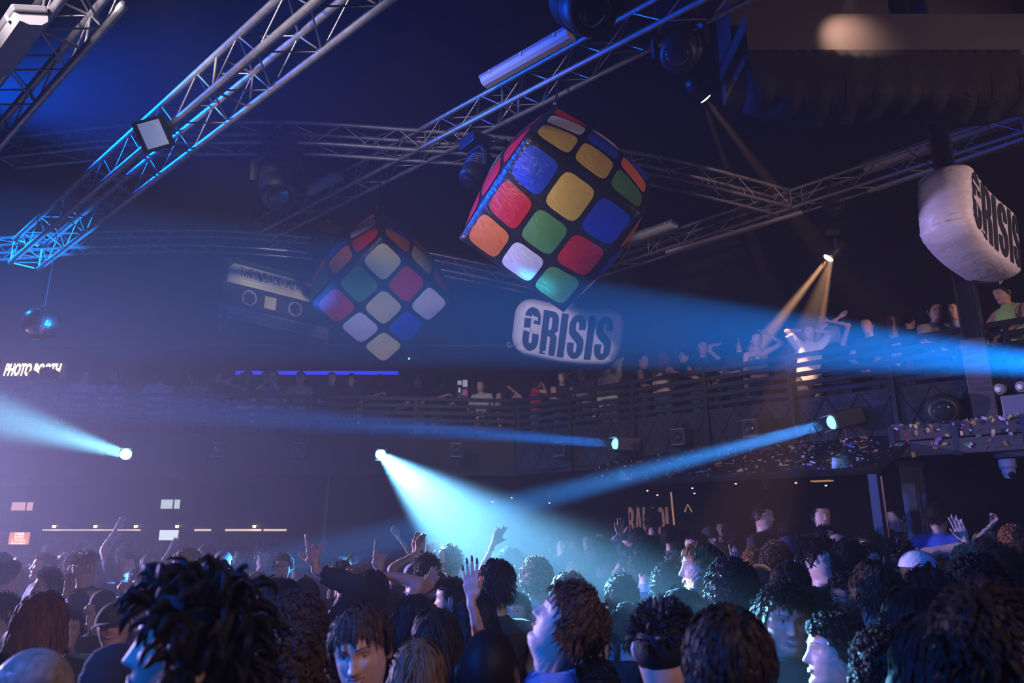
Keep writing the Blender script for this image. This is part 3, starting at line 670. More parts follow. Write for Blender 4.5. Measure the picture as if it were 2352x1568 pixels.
# second sign, seen end on
c2 = at(2228, 525, 7.3); vx = V((0.75, 0.64, -0.16)).normalized()
vz = V((0.64, -0.76, -0.05)); vz = (vz - vx * vz.dot(vx)).normalized(); vy = vz.cross(vx)
Rt = Matrix((vx, vy, vz)).transposed(); 
sg2 = sign_pillow(MW(Rt, c2), 'white inflatable word sign twisted end on beside the steel column', 0.6)
tp = wm(sg2).inverted() @ (c2 + V((0.1, 1.4, 1.9))); mb = MB(); mb.tube([V((0.02, 0.45, 0)), tp], 0.006, 5); mb.build('hanging_cord', M_rope, sg2)

# ------------------------------------------------------------------ inflatable cassette
STK = {  # single stroke capitals, 0..1 box
 'T': [[(0, 1), (0.9, 1.05)], [(0.45, 1.02), (0.35, 0)]], 'H': [[(0.1, 1), (0, 0)], [(0.8, 1.05), (0.7, 0)], [(0.05, 0.5), (0.75, 0.55)]],
 'R': [[(0.1, 0), (0.15, 1), (0.7, 0.95), (0.75, 0.6), (0.15, 0.45), (0.85, 0)]], 'O': [[(0.45 + 0.42 * math.cos(a), 0.5 + 0.5 * math.sin(a)) for a in np.linspace(1.5, 7.8, 16)]],
 'W': [[(0, 1), (0.1, 0.1), (0.25, 0), (0.45, 0.7), (0.6, 0), (0.8, 0.1), (1.0, 1.05)]], 'B': [[(0.1, 0), (0.15, 1), (0.65, 0.95), (0.65, 0.6), (0.15, 0.5), (0.8, 0.4), (0.75, 0.05), (0.1, 0)]],
 'A': [[(0, 0), (0.45, 1.05), (0.85, 0)], [(0.15, 0.4), (0.75, 0.42)]], 'C': [[(0.8, 0.85), (0.5, 1), (0.15, 0.75), (0.08, 0.3), (0.35, 0), (0.8, 0.12)]],
 'K': [[(0.1, 1), (0.08, 0)], [(0.8, 1), (0.1, 0.45), (0.85, -0.05)]], 'M': [[(0, 0), (0.2, 1), (0.5, 0.3), (0.85, 1.05), (1.0, 0)]], 'I': [[(0.1, 1), (0.6, 1)], [(0.35, 1), (0.35, 0)], [(0.05, 0), (0.65, 0)]],
 'X': [[(0, 1), (0.8, 0)], [(0.85, 1.05), (0, -0.02)]], 'P': [[(0.1, 0), (0.15, 1), (0.7, 0.95), (0.72, 0.55), (0.15, 0.45)]], 'E': [[(0.75, 1), (0.12, 0.98), (0.1, 0), (0.75, 0.02)], [(0.1, 0.5), (0.6, 0.52)]],
 'S': [[(0.75, 0.85), (0.45, 1), (0.1, 0.78), (0.35, 0.52), (0.7, 0.4), (0.75, 0.15), (0.4, 0), (0.05, 0.15)]], 'N': [[(0.05, 0), (0.1, 1), (0.75, 0), (0.8, 1)]], 'U': [[(0.05, 1), (0.08, 0.2), (0.4, 0), (0.7, 0.2), (0.75, 1)]],
 'Y': [[(0, 1), (0.4, 0.5), (0.8, 1)], [(0.4, 0.5), (0.4, 0)]], 'L': [[(0.08, 1), (0.08, 0), (0.65, 0)]], 'V': [[(0, 1), (0.4, 0), (0.8, 1)]], '2': [[(0.05, 0.8), (0.35, 1), (0.7, 0.8), (0.65, 0.55), (0.05, 0), (0.75, 0)]], '-': [[(0.1, 0.5), (0.6, 0.5)]], ' ': []}
def scribe(mb, text, x, y, h, wdt, adv, f, r, slope=0.0, smooth=True):
    for k, ch in enumerate(text):
        for st in STK[ch]:
            pts = [f(x + k * adv + px * wdt + slope * py * h, y + py * h) for px, py in st]
            mb.tube(catmull(pts, 3) if smooth and len(pts) > 2 else pts, r, 5, flat=0.35)
ca = at(500, 672, 12.2); cx = V((0.69, 0.72, 0)).normalized(); cz = V((0.05, -0.05, 1)).normalized(); cn = cx.cross(cz).normalized()
if cn.y > 0: cn = -cn
KW, KH, KD = 2.2, 1.36, 0.22
Rk = Matrix((cx, cz, cx.cross(cz))).transposed()
ks = frame_empty('inflatable_cassette', MW(Rk, ca)); tag(ks, 'inflatable cassette banner with a handwritten pale label behind the smaller cube', 'inflatable')
sgnz = 1 if (Rk @ V((0, 0, 1))).y < 0 else -1
def kf(x, y, e=0.0):
    a, b = min(1, abs(x - KW / 2) / (KW / 2)), min(1, abs(y) / (KH / 2)); z = KD * 0.5 * (1 - a ** 6) ** 0.5 * (1 - b ** 6) ** 0.5 + 0.02 + e
    return V((x, y, z * sgnz))
mb = MB(); n, m = 30, 20
for sd in (1, -1):
    vs = [V((q.x, q.y, q.z * sd)) for j in range(m + 1) for i in range(n + 1) for q in [kf(KW * i / n, -KH / 2 + KH * j / m)]]
    mb.add(vs, [(j * (n + 1) + i, j * (n + 1) + i + 1, (j + 1) * (n + 1) + i + 1, (j + 1) * (n + 1) + i) for j in range(m) for i in range(n)])
edge = [(i, 0) for i in range(n)] + [(n, j) for j in range(m)] + [(n - i, m) for i in range(n)] + [(0, m - j) for j in range(m)]
ids = [j * (n + 1) + i for i, j in edge]; off = (n + 1) * (m + 1); mb.add([], [])
mb.f += [(ids[k], ids[(k + 1) % len(ids)], ids[(k + 1) % len(ids)] + off, ids[k] + off) for k in range(len(ids))]; mb.mi += [0] * len(ids)
mb.build('body', fabric('cassette_black', (0.03, 0.03, 0.035), 0.5), ks, True)
def kpatch(name, x0, x1, y0, y1, m_, e=0.006, cut=0.0, par=None):
    mb = MB(); nn = 12; vs = []
    for j in range(5):
        for i in range(nn + 1):
            x = x0 + (x1 - x0) * i / nn; y = y0 + (y1 - y0) * j / 4
            if cut and j == 4 and i == 0: x += cut
            if cut and j == 4 and i == nn: x -= cut
            vs.append(kf(x, y, e))
    mb.add(vs, [(j * (nn + 1) + i, j * (nn + 1) + i + 1, (j + 1) * (nn + 1) + i + 1, (j + 1) * (nn + 1) + i) for j in range(4) for i in range(nn)]); return mb.build(name, m_, par or ks, True)
M_label = mat('cassette_label', (0.66, 0.62, 0.55), 0.6); M_pen = mat('pen_ink', (0.01, 0.012, 0.04), 0.6); M_strip = mat('cassette_strip', (0.42, 0.40, 0.42), 0.5)
lab = kpatch('label', 0.09, 2.1, 0.20, 0.55, M_label, 0.006, 0.07)
f_ = lambda x, y: kf(x, y, 0.012)
for word, x_, w_, ad in (('THROWBACK', 0.28, 0.072, 0.087), ('MIX', 1.16, 0.082, 0.092), ('TAPE', 1.46, 0.075, 0.086)):
    mb = MB(); scribe(mb, word, x_, 0.35, 0.15, w_, ad, f_, 0.010); mb.build('handwriting', M_pen, lab)
for y in (0.31, 0.255):
    mb = MB(); mb.tube([kf(x, y, 0.009) for x in np.linspace(0.25, 2.0, 14)], 0.003, 4); mb.build('ruled_line', M_plastd, lab)
kpatch('window', 0.72, 1.16, -0.14, 0.13, mat('cassette_window', (0.05, 0.035, 0.045), 0.3), 0.006)
kpatch('window_pane', 0.78, 1.00, -0.11, 0.11, mat('cassette_cream', (0.55, 0.50, 0.42), 0.5), 0.010)
for cxx in (0.50, 1.38):
    mb = MB(); ring = [kf(cxx + 0.125 * math.cos(a), 0.0 + 0.125 * math.sin(a), 0.012) for a in np.linspace(0, 2 * math.pi, 29)]; mb.tube(ring, 0.013, 6, cap=False); rg = mb.build('reel', M_strip, ks, True)
    for k in range(6):
        a = k * math.pi / 3 + 0.3; mb = MB(); mb.tube([kf(cxx + 0.118 * math.cos(a), 0.118 * math.sin(a), 0.012), kf(cxx + 0.085 * math.cos(a), 0.085 * math.sin(a), 0.012)], 0.009, 5); mb.build('tooth', M_strip, rg)
for k, (y, hh, mm) in enumerate(((-0.235, 0.05, M_strip), (-0.295, 0.045, M_strip), (-0.40, 0.045, M_plastd), (-0.345, 0.03, M_plastd))):
    kpatch('stripe', 0.04, 2.14, y - hh / 2, y + hh / 2, mm, 0.006)
for x, y in ((0.08, 0.60), (0.08, -0.60), (2.1, 0.6), (2.1, -0.6), (0.95, -0.5)):
    mb = MB(); mb.tube([kf(x + 0.03 * math.cos(a), y + 0.03 * math.sin(a), 0.006) for a in np.linspace(0, 6.283, 13)], 0.006, 4, cap=False); mb.build('screw', M_plastd, ks, True)
for x in (0.1, 2.1):
    mb = MB(); mb.tube([kf(x, 0.64), wm(ks).inverted() @ (wm(ks) @ kf(x, 0.64) + V((0, 0, 1.1)))], 0.008, 5); mb.build('hanging_cord', M_rope, ks)
# ------------------------------------------------------------------ mirror ball
mbp = at(96, 742, 10.0); mr = empty('mirror_ball', mbp); tag(mr, 'mirror ball hanging in the violet haze above the photo booth sign', 'mirror ball')
mb = MB(); r = 0.24; nz_ = 20
for j in range(nz_):
    th0, th1 = math.pi * j / nz_, math.pi * (j + 1) / nz_; nn = max(6, int(40 * math.sin((th0 + th1) / 2)))
    for i in range(nn):
        f0, f1 = 2 * math.pi * (i + 0.05) / nn, 2 * math.pi * (i + 0.95) / nn; ta, tb = th0 + 0.006, th1 - 0.006
        mb.add([(r * math.sin(t) * math.cos(f), r * math.sin(t) * math.sin(f), r * math.cos(t)) for t, f in ((ta, f0), (tb, f0), (tb, f1), (ta, f1))], [(0, 1, 2, 3)])
o = mb.build('mirror_tile_shell', mat('mirror', (0.75, 0.75, 0.78), 0.12, 1.0), mr); o['kind'] = 'stuff'
mb = MB(); mb.lathe([(0.02, -r * 0.98), (r * 0.7, -r * 0.68), (r * 0.975, 0), (r * 0.7, r * 0.68), (0.02, r * 0.98)], 20); mb.build('core', M_case, mr, True)
mb = MB(); mb.tube([(0, 0, r * 0.95), (0, 0, 8.9 - mbp.z)], 0.006, 5); mb.build('hanging_cord', M_rope, mr)

# ------------------------------------------------------------------ neon sign on the back balcony wall
ne = at(10, 862, 13.6)
sgn = empty('neon_sign', ne); tag(sgn, 'outlined italic neon sign glowing cream above the balcony heads', 'sign')
M_neon = mat('neon_cream', (1, 0.85, 0.7), 0.4, emit=(1.0, 0.72, 0.42), es=3.2)
cu = bpy.data.curves.new('t', 'FONT'); cu.body = 'PHOTO BOOTH'; cu.size = 0.32; cu.shear = 0.28; cu.fill_mode = 'NONE'; cu.bevel_depth = 0.009; cu.bevel_resolution = 1; cu.resolution_u = 3
ob = bpy.data.objects.new('t', cu); me = ob.to_mesh().copy(); ob.to_mesh_clear(); bpy.data.objects.remove(ob)
xs = [v.co.x for v in me.vertices]; W = max(xs) - min(xs); tgt = (at(140, 862, 13.6) - ne).length
for v in me.vertices: v.co = V(((v.co.x - min(xs)) * tgt / W, -0.03, v.co.y * 0.98))
me.materials.clear(); me.materials.append(M_neon); link(bpy.data.objects.new('lettering', me), sgn)
mb = MB(); mb.box((tgt / 2, 0.02, 0.11), (tgt + 0.15, 0.02, 0.42)); mb.build('backing_board', M_black, sgn)
mb = MB(); mb.box((tgt / 2, -0.02, -0.06), (tgt + 0.1, 0.05, 0.015)); mb.build('ledge', M_plastd, sgn)
# blue strip light on the back balcony wall
a = on_plane(540, 856, V((0, 17.165, 0)), V((0, 1, 0))); b = on_plane(918, 858, V((0, 17.165, 0)), V((0, 1, 0))); st = empty('strip_light', (a + b) / 2); tag(st, 'long deep blue strip light glowing behind the balcony heads', 'light fitting')
mb = MB(); mb.box((0, 0, 0), ((b - a).length, 0.08, 0.16), bev=0.02); mb.build('housing', M_case, st)
mb = MB(); mb.box((0, -0.05, 0), ((b - a).length - 0.06, 0.03, 0.09), bev=0.01); mb.build('diffuser', mat('blue_strip', (0.05, 0.06, 0.6), 0.4, emit=(0.03, 0.05, 1.0), es=0.9), st)
# long ledge on the back wall
mb = MB(); p = at(300, 742, 15.5); mb.box(V((-5.0, 16.9, p.z)), (14.0, 0.25, 0.06)); struct(mb.build('trim_4', M_plastd), 'thin pale ledge along the back wall')
# green led emergency lamp under the small cube
g = on_plane(950, 820, V((0, 17.155, 0)), V((0, 1, 0))); gl = empty('emergency_light', g); tag(gl, 'small grey emergency lamp with a green indicator on the back wall', 'light fitting')
mb = MB(); mb.box((0, 0, 0), (0.36, 0.1, 0.13), bev=0.02); mb.build('housing', M_plastd, gl)
mb = MB(); mb.lathe([(0.02, 0), (0.01, 0.012)], 8, Matrix.Translation((-0.1, -0.05, -0.05)) @ Matrix.Rotation(math.pi / 2, 4, 'X')); mb.build('indicator', mat('green_led', (0.1, 1, 0.4), 0.4, emit=(0.1, 1.0, 0.4), es=6), gl)
# lit notice on the balcony
c = at(1062, 893, 12.4); nb_ = empty('notice_board', c); tag(nb_, 'small lit notice board standing at the dark corner of the balcony', 'sign')
mb = MB(); mb.box((0, 0.02, 0), (0.20, 0.03, 0.36)); mb.build('panel', M_case, nb_); mb = MB(); mb.tube([(0, 0.04, 0), (0, 0.04, ZF - c.z)], 0.015, 6); mb.build('stand', M_steel, nb_)
for (x, z, w_, h_, m_) in ((0.045, 0.10, 0.08, 0.12, 'pw'), (-0.05, 0.11, 0.07, 0.07, 'pw'), (0.045, -0.06, 0.08, 0.10, 'pm'), (-0.05, -0.02, 0.04, 0.08, 'pw')):
    mb = MB(); mb.box((x, 0, z), (w_, 0.01, h_)); mb.build('print', mat('notice_white', (0.8, 0.8, 0.85), 0.5, emit=(0.7, 0.75, 0.9), es=0.35) if m_ == 'pw' else mat('notice_magenta', (0.4, 0.1, 0.25), 0.5, emit=(0.4, 0.08, 0.2), es=0.25), nb_)

# ------------------------------------------------------------------ bar under the back balcony
bar_root = empty('back_bar', (-6, 13.4, 0)); tag(bar_root, 'long back bar with lit gantry shelf and downlights', 'bar')
zb = 2.05
def rel(p): return V(p) - bar_root.location
x0, x1 = at(-20, 1212, 12.6).x, at(668, 1212, 12.6).x; yb = 12.9
mb = MB(); mb.box(rel(((x0 + x1) / 2, yb + 0.2, zb + 0.06)), (x1 - x0, 0.5, 0.08)); mb.build('gantry', M_black, bar_root)
M_glow = mat('bar_glow', (0.8, 0.7, 0.6), 0.5, emit=(1.0, 0.78, 0.55), es=0.75); M_dot = mat('bar_dot', (1, 0.7, 0.4), 0.4, emit=(1.0, 0.55, 0.2), es=9)
for k, (a_, b_) in enumerate(((110, 180), (185, 330), (455, 490), (525, 605), (612, 662))):
    xa, xb = at(a_, 1214, 12.6).x, at(b_, 1214, 12.6).x; mb = MB(); mb.box(rel(((xa + xb) / 2, yb, zb - 0.02)), (xb - xa, 0.06, 0.035 if k > 1 else 0.02)); mb.build('glow_strip', M_glow, bar_root)
for px in (133, 227, 319, 413, 589):
    p = at(px, 1209, 12.5); mb = MB(); mb.lathe([(0.025, -0.02), (0.03, 0.02)], 8); o = mb.build('downlight', M_dot, bar_root); o.location = rel((p.x, yb - 0.1, p.z))
mb = MB(); mb.box(rel(((x0 + x1) / 2, yb + 1.1, zb - 0.5)), (x1 - x0, 0.3, 0.04)); mb.build('bottle_shelf', M_black, bar_root)
mb = MB(); mb.box(rel(((x0 + x1) / 2, yb - 0.2, 0.55)), (x1 - x0, 0.6, 1.1)); mb.build('counter', M_black, bar_root)
BOT = {}
for c_, col_ in (('amber', (0.35, 0.12, 0.03)), ('green', (0.03, 0.15, 0.06)), ('clear', (0.4, 0.42, 0.45)), ('red', (0.3, 0.03, 0.04))):
    mb = MB(); mb.lathe([(0.035, 0), (0.038, 0.02), (0.038, 0.17), (0.015, 0.22), (0.014, 0.29), (0.017, 0.30)], 10); BOT[c_] = mb.mesh('bottle', mat('bottle_' + c_, col_, 0.12), True)
for k in range(34):
    c_ = random.choice(list(BOT)); o = link(bpy.data.objects.new('bottle', BOT[c_])); o.location = (x0 + 0.6 + k * (x1 - x0 - 1.0) / 34, yb + 1.1 + random.uniform(-0.06, 0.06), zb - 0.48)
    tag(o, f'{c_} glass bottle standing on the shelf behind the bar', 'bottle', f'{c_} bottles behind the bar')
def screen(x0_, y0_, x1_, y1_, t, name, label, col_, es, cat='sign'):
    a = at(x0_, y1_, t); b = at(x1_, y0_, t); c = (a + b) / 2; r = empty(name, c); tag(r, label, cat)
    mb = MB(); mb.box((0, 0.03, 0), (abs(b.x - a.x) + 0.03, 0.05, abs(b.z - a.z) + 0.03), bev=0.006); mb.build('housing', M_case, r)
    mb = MB(); mb.box((0, 0.0, 0), (abs(b.x - a.x), 0.012, abs(b.z - a.z))); mb.build('lit_face', mat('face_' + name + str(x0_), col_, 0.5, emit=col_, es=es), r)
    mb = MB(); mb.tube([(0, 0.04, 0.02), (0, 0.04, ZF - 0.2 - c.z)], 0.012, 5); mb.build('hanger', M_case, r); return r, abs(b.x - a.x), abs(b.z - a.z)
screen(27, 1153, 75, 1172, 12.2, 'light_box', 'soft pink light box above the orange drinks screen', (0.80, 0.42, 0.42), 0.75)
screen(370, 1147, 413, 1168, 12.2, 'light_box', 'pale grey green light box above the bar', (0.55, 0.66, 0.66), 0.85)
screen(366, 1217, 409, 1240, 12.0, 'bar_screen', 'white glowing till screen on the bar', (0.75, 0.85, 0.9), 0.9, 'screen')
r, w_, h_ = screen(21, 1222, 67, 1250, 12.0, 'menu_screen', 'orange drinks screen with white lettering beside the bar', (0.85, 0.30, 0.12), 0.85, 'screen')
M_sw = mat('screen_white', (1, 1, 1), 0.5, emit=(1, 0.95, 0.9), es=1.0); mb = MB(); f2 = lambda x, y: V((x, -0.012, y))
scribe(mb, 'YOUR', -0.075, h_ / 2 - 0.045, 0.04, 0.032, 0.04, f2, 0.006, 0, False); scribe(mb, 'SPOT', -0.075, h_ / 2 - 0.10, 0.042, 0.032, 0.042, f2, 0.006, 0, False)
scribe(mb, '2-PINTERS', -0.115, h_ / 2 - 0.145, 0.028, 0.02, 0.027, f2, 0.0042, 0, False); scribe(mb, 'AVAILABLE', -0.115, h_ / 2 - 0.19, 0.028, 0.02, 0.027, f2, 0.0042, 0, False); mb.build('lettering', M_sw, r)
# slim pillar between the bar and the lounge
p = at(747, 1190, 11.6); q = empty('slim_pillar', (p.x, p.y, 0)); tag(q, 'slim pale pillar under the balcony at the end of the bar', 'pillar')
mb = MB(); mb.lathe([(0.03, 0), (0.03, ZF - 0.2)], 12); mb.build('shaft', M_plastd, q, True); mb = MB(); mb.lathe([(0.09, 0), (0.09, 0.03)], 12); mb.build('base', M_steel, q)
p = on_rail(1438, 1180, -0.4); q = empty('dark_post', (p.x, p.y, 0)); tag(q, 'thin dark post beside the wall lettering', 'post'); mb = MB(); mb.lathe([(0.035, 0), (0.035, ZF - 0.2)], 10); mb.build('shaft', M_steel, q, True); mb = MB(); mb.lathe([(0.09, 0), (0.09, 0.03)], 12); mb.build('base', M_steel, q)

# ------------------------------------------------------------------ lounge under the right balcony
c = on_rail(1488, 1200, -2.2); Rw = Matrix.Rotation(-0.12, 3, 'Z')
ws = frame_empty('wall_lettering', MW(Rw, c)); tag(ws, 'dim pink wall panel with tall condensed capital letters under the balcony', 'sign')
sc_ = 11.9 / FPX
mb = MB(); mb.box((0, 0.03, 0), (0.78, 0.04, 0.8)); mb.build('panel', M_black, ws)
vs, fs, W = outline_mesh('BALCOI', 0.14); mb = MB(); mb.add([((p.x - W / 2) * 0.70 / W, 0.0, (p.y - 1) * 0.26) for p in vs], fs); mb.build('lettering', mat('sign_pink', (0.30, 0.15, 0.14), 0.6, emit=(0.42, 0.19, 0.17), es=0.30), ws)
mb = MB(); mb.tube([Rw.inverted() @ (on_rail(1541, 1130, -1.0) - c), Rw.inverted() @ (on_rail(1547, 1205, -1.0) - c)], 0.012, 6); lt = MB()
q0 = on_rail(1541, 1130, -1.0); q1 = on_rail(1546, 1205, -1.0); r = empty('tube_light', q0); tag(r, 'thin warm tube light standing beside the wall lettering', 'light fitting'); mb = MB(); mb.tube([V((0, 0, 0)), V((0.02, 0, q1.z - q0.z))], 0.013, 8); mb.build('tube', mat('tube_warm', (0.6, 0.3, 0.2), 0.4, emit=(0.75, 0.36, 0.22), es=0.5), r)
mb = MB(); mb.tube([V((0.02, 0.02, 0.3)), V((0.02, 0.02, -q0.z))], 0.01, 6); mb.build('stand', M_steel, r)
c = on_rail(1580, 1165, -2.0); r = frame_empty('chevron_sign', MW(Rw, c)); tag(r, 'small glowing chevron sign on the dark lounge wall', 'sign')
mb = MB(); mb.tube([(-0.055, 0, -0.07), (0, 0, 0.05), (0.06, 0, -0.07)], 0.007, 6); mb.build('chevron', mat('chevron_warm', (0.8, 0.5, 0.35), 0.4, emit=(0.85, 0.5, 0.32), es=0.7), r); mb = MB(); mb.box((0, 0.03, -0.1), (0.3, 0.03, 0.5)); mb.build('panel', M_black, r)
# soffit lights and cctv domes
def dome(p, label, s=1.0):
    r = empty('security_camera', p); tag(r, label, 'camera'); mb = MB(); mb.lathe([(0.075 * s, 0.09 * s), (0.075 * s, 0.02 * s), (0.068 * s, 0.0)], 18); mb.build('mount', M_plast, r, True)
    mb = MB(); mb.lathe([(0.062 * s, 0.0), (0.06 * s, -0.04 * s), (0.045 * s, -0.08 * s), (0.02 * s, -0.095 * s)], 18); mb.build('turret', M_plast, r, True)
    Ml = Matrix.Translation((-0.01 * s, -0.045 * s, -0.055 * s)) @ look(V((-0.2, -0.8, -0.55))).to_4x4(); mb = MB(); mb.lathe([(0.03 * s, 0), (0.028 * s, 0.02 * s), (0.01 * s, 0.025 * s)], 14, Ml); mb.build('lens', M_glassy, r, True)
dome(on_rail(2316, 1076, 0.35), 'white turret security camera under the timber header', 1.0)
dome(on_rail(1762, 1110, 0.2), 'small white dome security camera under the canopy', 0.75)
for k, (x, y) in enumerate(((1690, 1111), (1828, 1109), (1897, 1115), (1590, 1121), (1595, 1133), (1510, 1137), (1487, 1127), (1175, 1143), (1262, 1155), (1131, 1152))):
    r = empty('pin_spot', on_rail(x, y, -1.0)); tag(r, 'tiny warm pin spot in the dark soffit under the balcony', 'light fitting', 'pin spots under the balcony')
    mb = MB(); mb.lathe([(0.012, -0.006), (0.016, 0.01)], 8); mb.build('bulb', mat('pin_warm', (1, 0.8, 0.6), 0.4, emit=(1, 0.75, 0.5), es=2.5), r); mb = MB(); mb.lathe([(0.03, 0.008), (0.03, 0.03)], 10); mb.build('rim', M_case, r); mb = MB(); mb.tube([(0, 0, 0.03), (0, 0, ZF - 0.2 - r.location.z)], 0.008, 5); mb.build('stem', M_case, r)
c = on_rail(1888, 1104, 0.1); r = frame_empty('soffit_lamp', MW(Rr, c)); tag(r, 'flat rectangular soffit lamp glowing dull orange beneath the canopy', 'light fitting')
mb = MB(); mb.box((0, 0, 0.02), (0.26, 0.16, 0.03)); mb.build('housing', M_case, r); mb = MB(); mb.box((0, 0, -0.002), (0.22, 0.12, 0.012)); mb.build('diffuser', mat('soffit_glow', (0.7, 0.4, 0.25), 0.5, emit=(0.8, 0.42, 0.22), es=0.5), r)
# twin emergency floodlight and switch box right of the column
c = on_rail(2338, 925, 0.3); r = frame_empty('twin_spot_unit', MW(Rr, c)); tag(r, 'blue grey emergency battery unit with two round lamps beyond the column', 'light fitting')
mb = MB(); mb.box((0, 0, -0.02), (0.26, 0.10, 0.20), bev=0.012); mb.build('battery_box', mat('box_bluegrey', (0.16, 0.17, 0.22), 0.5), r)
for s in (-1, 1):
    mb = MB(); mb.lathe([(0.02, -0.06), (0.055, -0.02), (0.055, 0.02), (0.04, 0.03)], 16, Matrix.Translation((s * 0.09 - 0.03, -0.03, 0.15)) @ look(V((-0.4, -0.9, -0.2))).to_4x4()); lp = mb.build('lamp', M_plastd, r, True)
    mb = MB(); mb.lathe([(0.04, 0.03), (0.02, 0.04)], 16, Matrix.Translation((s * 0.09 - 0.03, -0.03, 0.15)) @ look(V((-0.4, -0.9, -0.2))).to_4x4()); mb.build('glass', M_plast, lp, True)
c = on_rail(2340, 1025, 0.32); r = frame_empty('flight_case', MW(Rr, c)); tag(r, 'dark panelled box with metal latches bolted beyond the column', 'box')
mb = MB(); mb.box((0.05, 0.05, 0), (0.5, 0.2, 0.18), bev=0.008); mb.build('body', M_timber, r); mb = MB(); mb.box((-0.1, -0.055, 0), (0.03, 0.02, 0.05)); mb.build('latch', M_plast, r); mb = MB(); mb.box((0.05, -0.06, -0.095), (0.52, 0.03, 0.012)); mb.build('edge_strip', M_steel, r)
# counter in the lounge by the bald man
c = on_rail(1935, 1285, 1.1); c.z = PLAT; r = frame_empty('service_counter', MW(Rr, c)); tag(r, 'metal fronted service counter before the bald man', 'counter')
ztop = on_rail(1935, 1256, 1.1).z - PLAT
mb = MB(); mb.box((0, 0.1, ztop - 0.14), (0.9, 0.35, 0.28), bev=0.01); mb.build('hood', mat('counter_metal', (0.10, 0.10, 0.13), 0.3, 0.7), r); mb = MB(); mb.box((0, 0.05, ztop - 0.33), (0.9, 0.3, 0.05), bev=0.008); mb.build('shelf', mat('counter_blue', (0.12, 0.18, 0.35), 0.35), r); mb = MB(); mb.box((0, 0.2, (ztop - 0.3) / 2), (0.86, 0.3, ztop - 0.3)); mb.build('base', M_black, r)
mb = MB(); mb.lathe([(0.012, 0), (0.012, 0.012)], 8, Matrix.Translation((0.05, -0.1, ztop - 0.33)) @ Matrix.Rotation(math.pi / 2, 4, 'X')); mb.build('knob', M_plast, r)
# blue pool of light reflected on the canopy edge, put in as a blue shape
c = cf_r.lerp(cf_l, 0.11) + (cb_r - cf_r) * 0.08 + can_n * 0.0; r = empty('blue_glint_shape', c); tag(r, 'blue shape standing in for a pool of light near the front lip of the canopy', 'painted light')
mb = MB(); Mx = Matrix.Translation(can_n * 0.05) @ look(V((0.2, -0.2, 0.95))).to_4x4(); mb.lathe([(0.035, -0.05), (0.05, 0.06)], 14, Mx); mb.build('wall', mat('blue_glint', (0.3, 0.55, 0.75), 0.15), r, True)

# ------------------------------------------------------------------ confetti on the canopy and the timber header
rng = np.random.RandomState(5); CC = [mat('confetti_%d' % i, c, 0.5) for i, c in enumerate(((0.4, 0.4, 0.45), (0.42, 0.3, 0.06), (0.3, 0.04, 0.05), (0.08, 0.13, 0.4), (0.25, 0.08, 0.3), (0.38, 0.18, 0.07), (0.07, 0.2, 0.1)))]
mb = MB()
ex = (cf_r - cf_l).normalized(); 
for k in range(620):
    u, v = rng.rand() ** 0.7, rng.rand()
    p = (cf_l.lerp(cf_r, u)).lerp(cb_l.lerp(cb_r, u), v) + can_n * (0.004 + 0.012 * rng.rand())
    a = rng.rand() * 6.28; L = 0.008 + 0.012 * rng.rand(); B = L * (0.3 + 0.5 * rng.rand())
    if rng.rand() < 0.10: L *= 3.5; B = 0.004
    d = (ex * math.cos(a) + ex.cross(can_n) * math.sin(a)); e = d.cross(can_n); lift = can_n * (0.02 * rng.rand())
    mb.add([p - d * L - e * B, p + d * L - e * B, p + d * L + e * B + lift, p - d * L + e * B + lift], [(0, 1, 2, 3)], int(rng.choice(7, p=[0.3, 0.2, 0.1, 0.15, 0.1, 0.1, 0.05])))
o = mb.build('confetti', CC); tag(o, 'spent paper confetti and streamers scattered over the canopy', 'confetti', kind='stuff')
mb = MB()
for k in range(150):
    u = rng.rand(); p = V((h0.x, h0.y, 3.06)).lerp(V((h1.x, h1.y, 3.06)), u) + RAIL_N * (0.07 - 0.12 * rng.rand())
    if rng.rand() < 0.5: p += RAIL_N * 0.0; p.z = 2.75 + 0.3 * rng.rand(); p += RAIL_N * (0.10 - (p - V((h0.x, h0.y, p.z))).dot(RAIL_N))
    a = rng.rand() * 6.28; d = (RAIL_D * math.cos(a) + V((0, 0, 1)) * math.sin(a)); e = d.cross(RAIL_N); L = 0.01 + 0.018 * rng.rand()
    mb.add([p - d * L - e * L * 0.6, p + d * L - e * L * 0.6, p + d * L + e * L * 0.6 + RAIL_N * 0.01, p - d * L + e * L * 0.6 + RAIL_N * 0.01], [(0, 1, 2, 3)], int(rng.choice(7, p=[0.3, 0.4, 0.05, 0.05, 0.05, 0.1, 0.05])))
o = mb.build('confetti', CC); tag(o, 'confetti scraps stuck along the timber header beam', 'confetti', kind='stuff')

# ================================================================== people
def interp(z, tab):
    zs = [a for a, _ in tab]; vs_ = [b for _, b in tab]; return np.interp(z, zs, vs_)
T_FRONT = [(-.178, .040), (-.150, .040), (-.132, .046), (-.122, .066), (-.112, .084), (-.098, .0915), (-.085, .0925), (-.072, .0885), (-.055, .0925), (-.035, .0905), (-.015, .0895), (.010, .0880), (.030, .0925), (.045, .0925), (.065, .086), (.085, .072), (.100, .052), (.110, .030), (.1165, .004)]
T_BACK = [(-.178, .074), (-.14, .070), (-.11, .070), (-.08, .077), (-.05, .090), (-.02, .100), (.01, .104), (.04, .102), (.065, .092), (.085, .076), (.100, .055), (.110, .032), (.1165, .004)]
T_WIDE = [(-.178, .060), (-.14, .057), (-.12, .055), (-.105, .052), (-.09, .055), (-.07, .063), (-.04, .071), (-.01, .0755), (.02, .0775), (.045, .077), (.07, .069), (.09, .054), (.105, .034), (.1165, .004)]
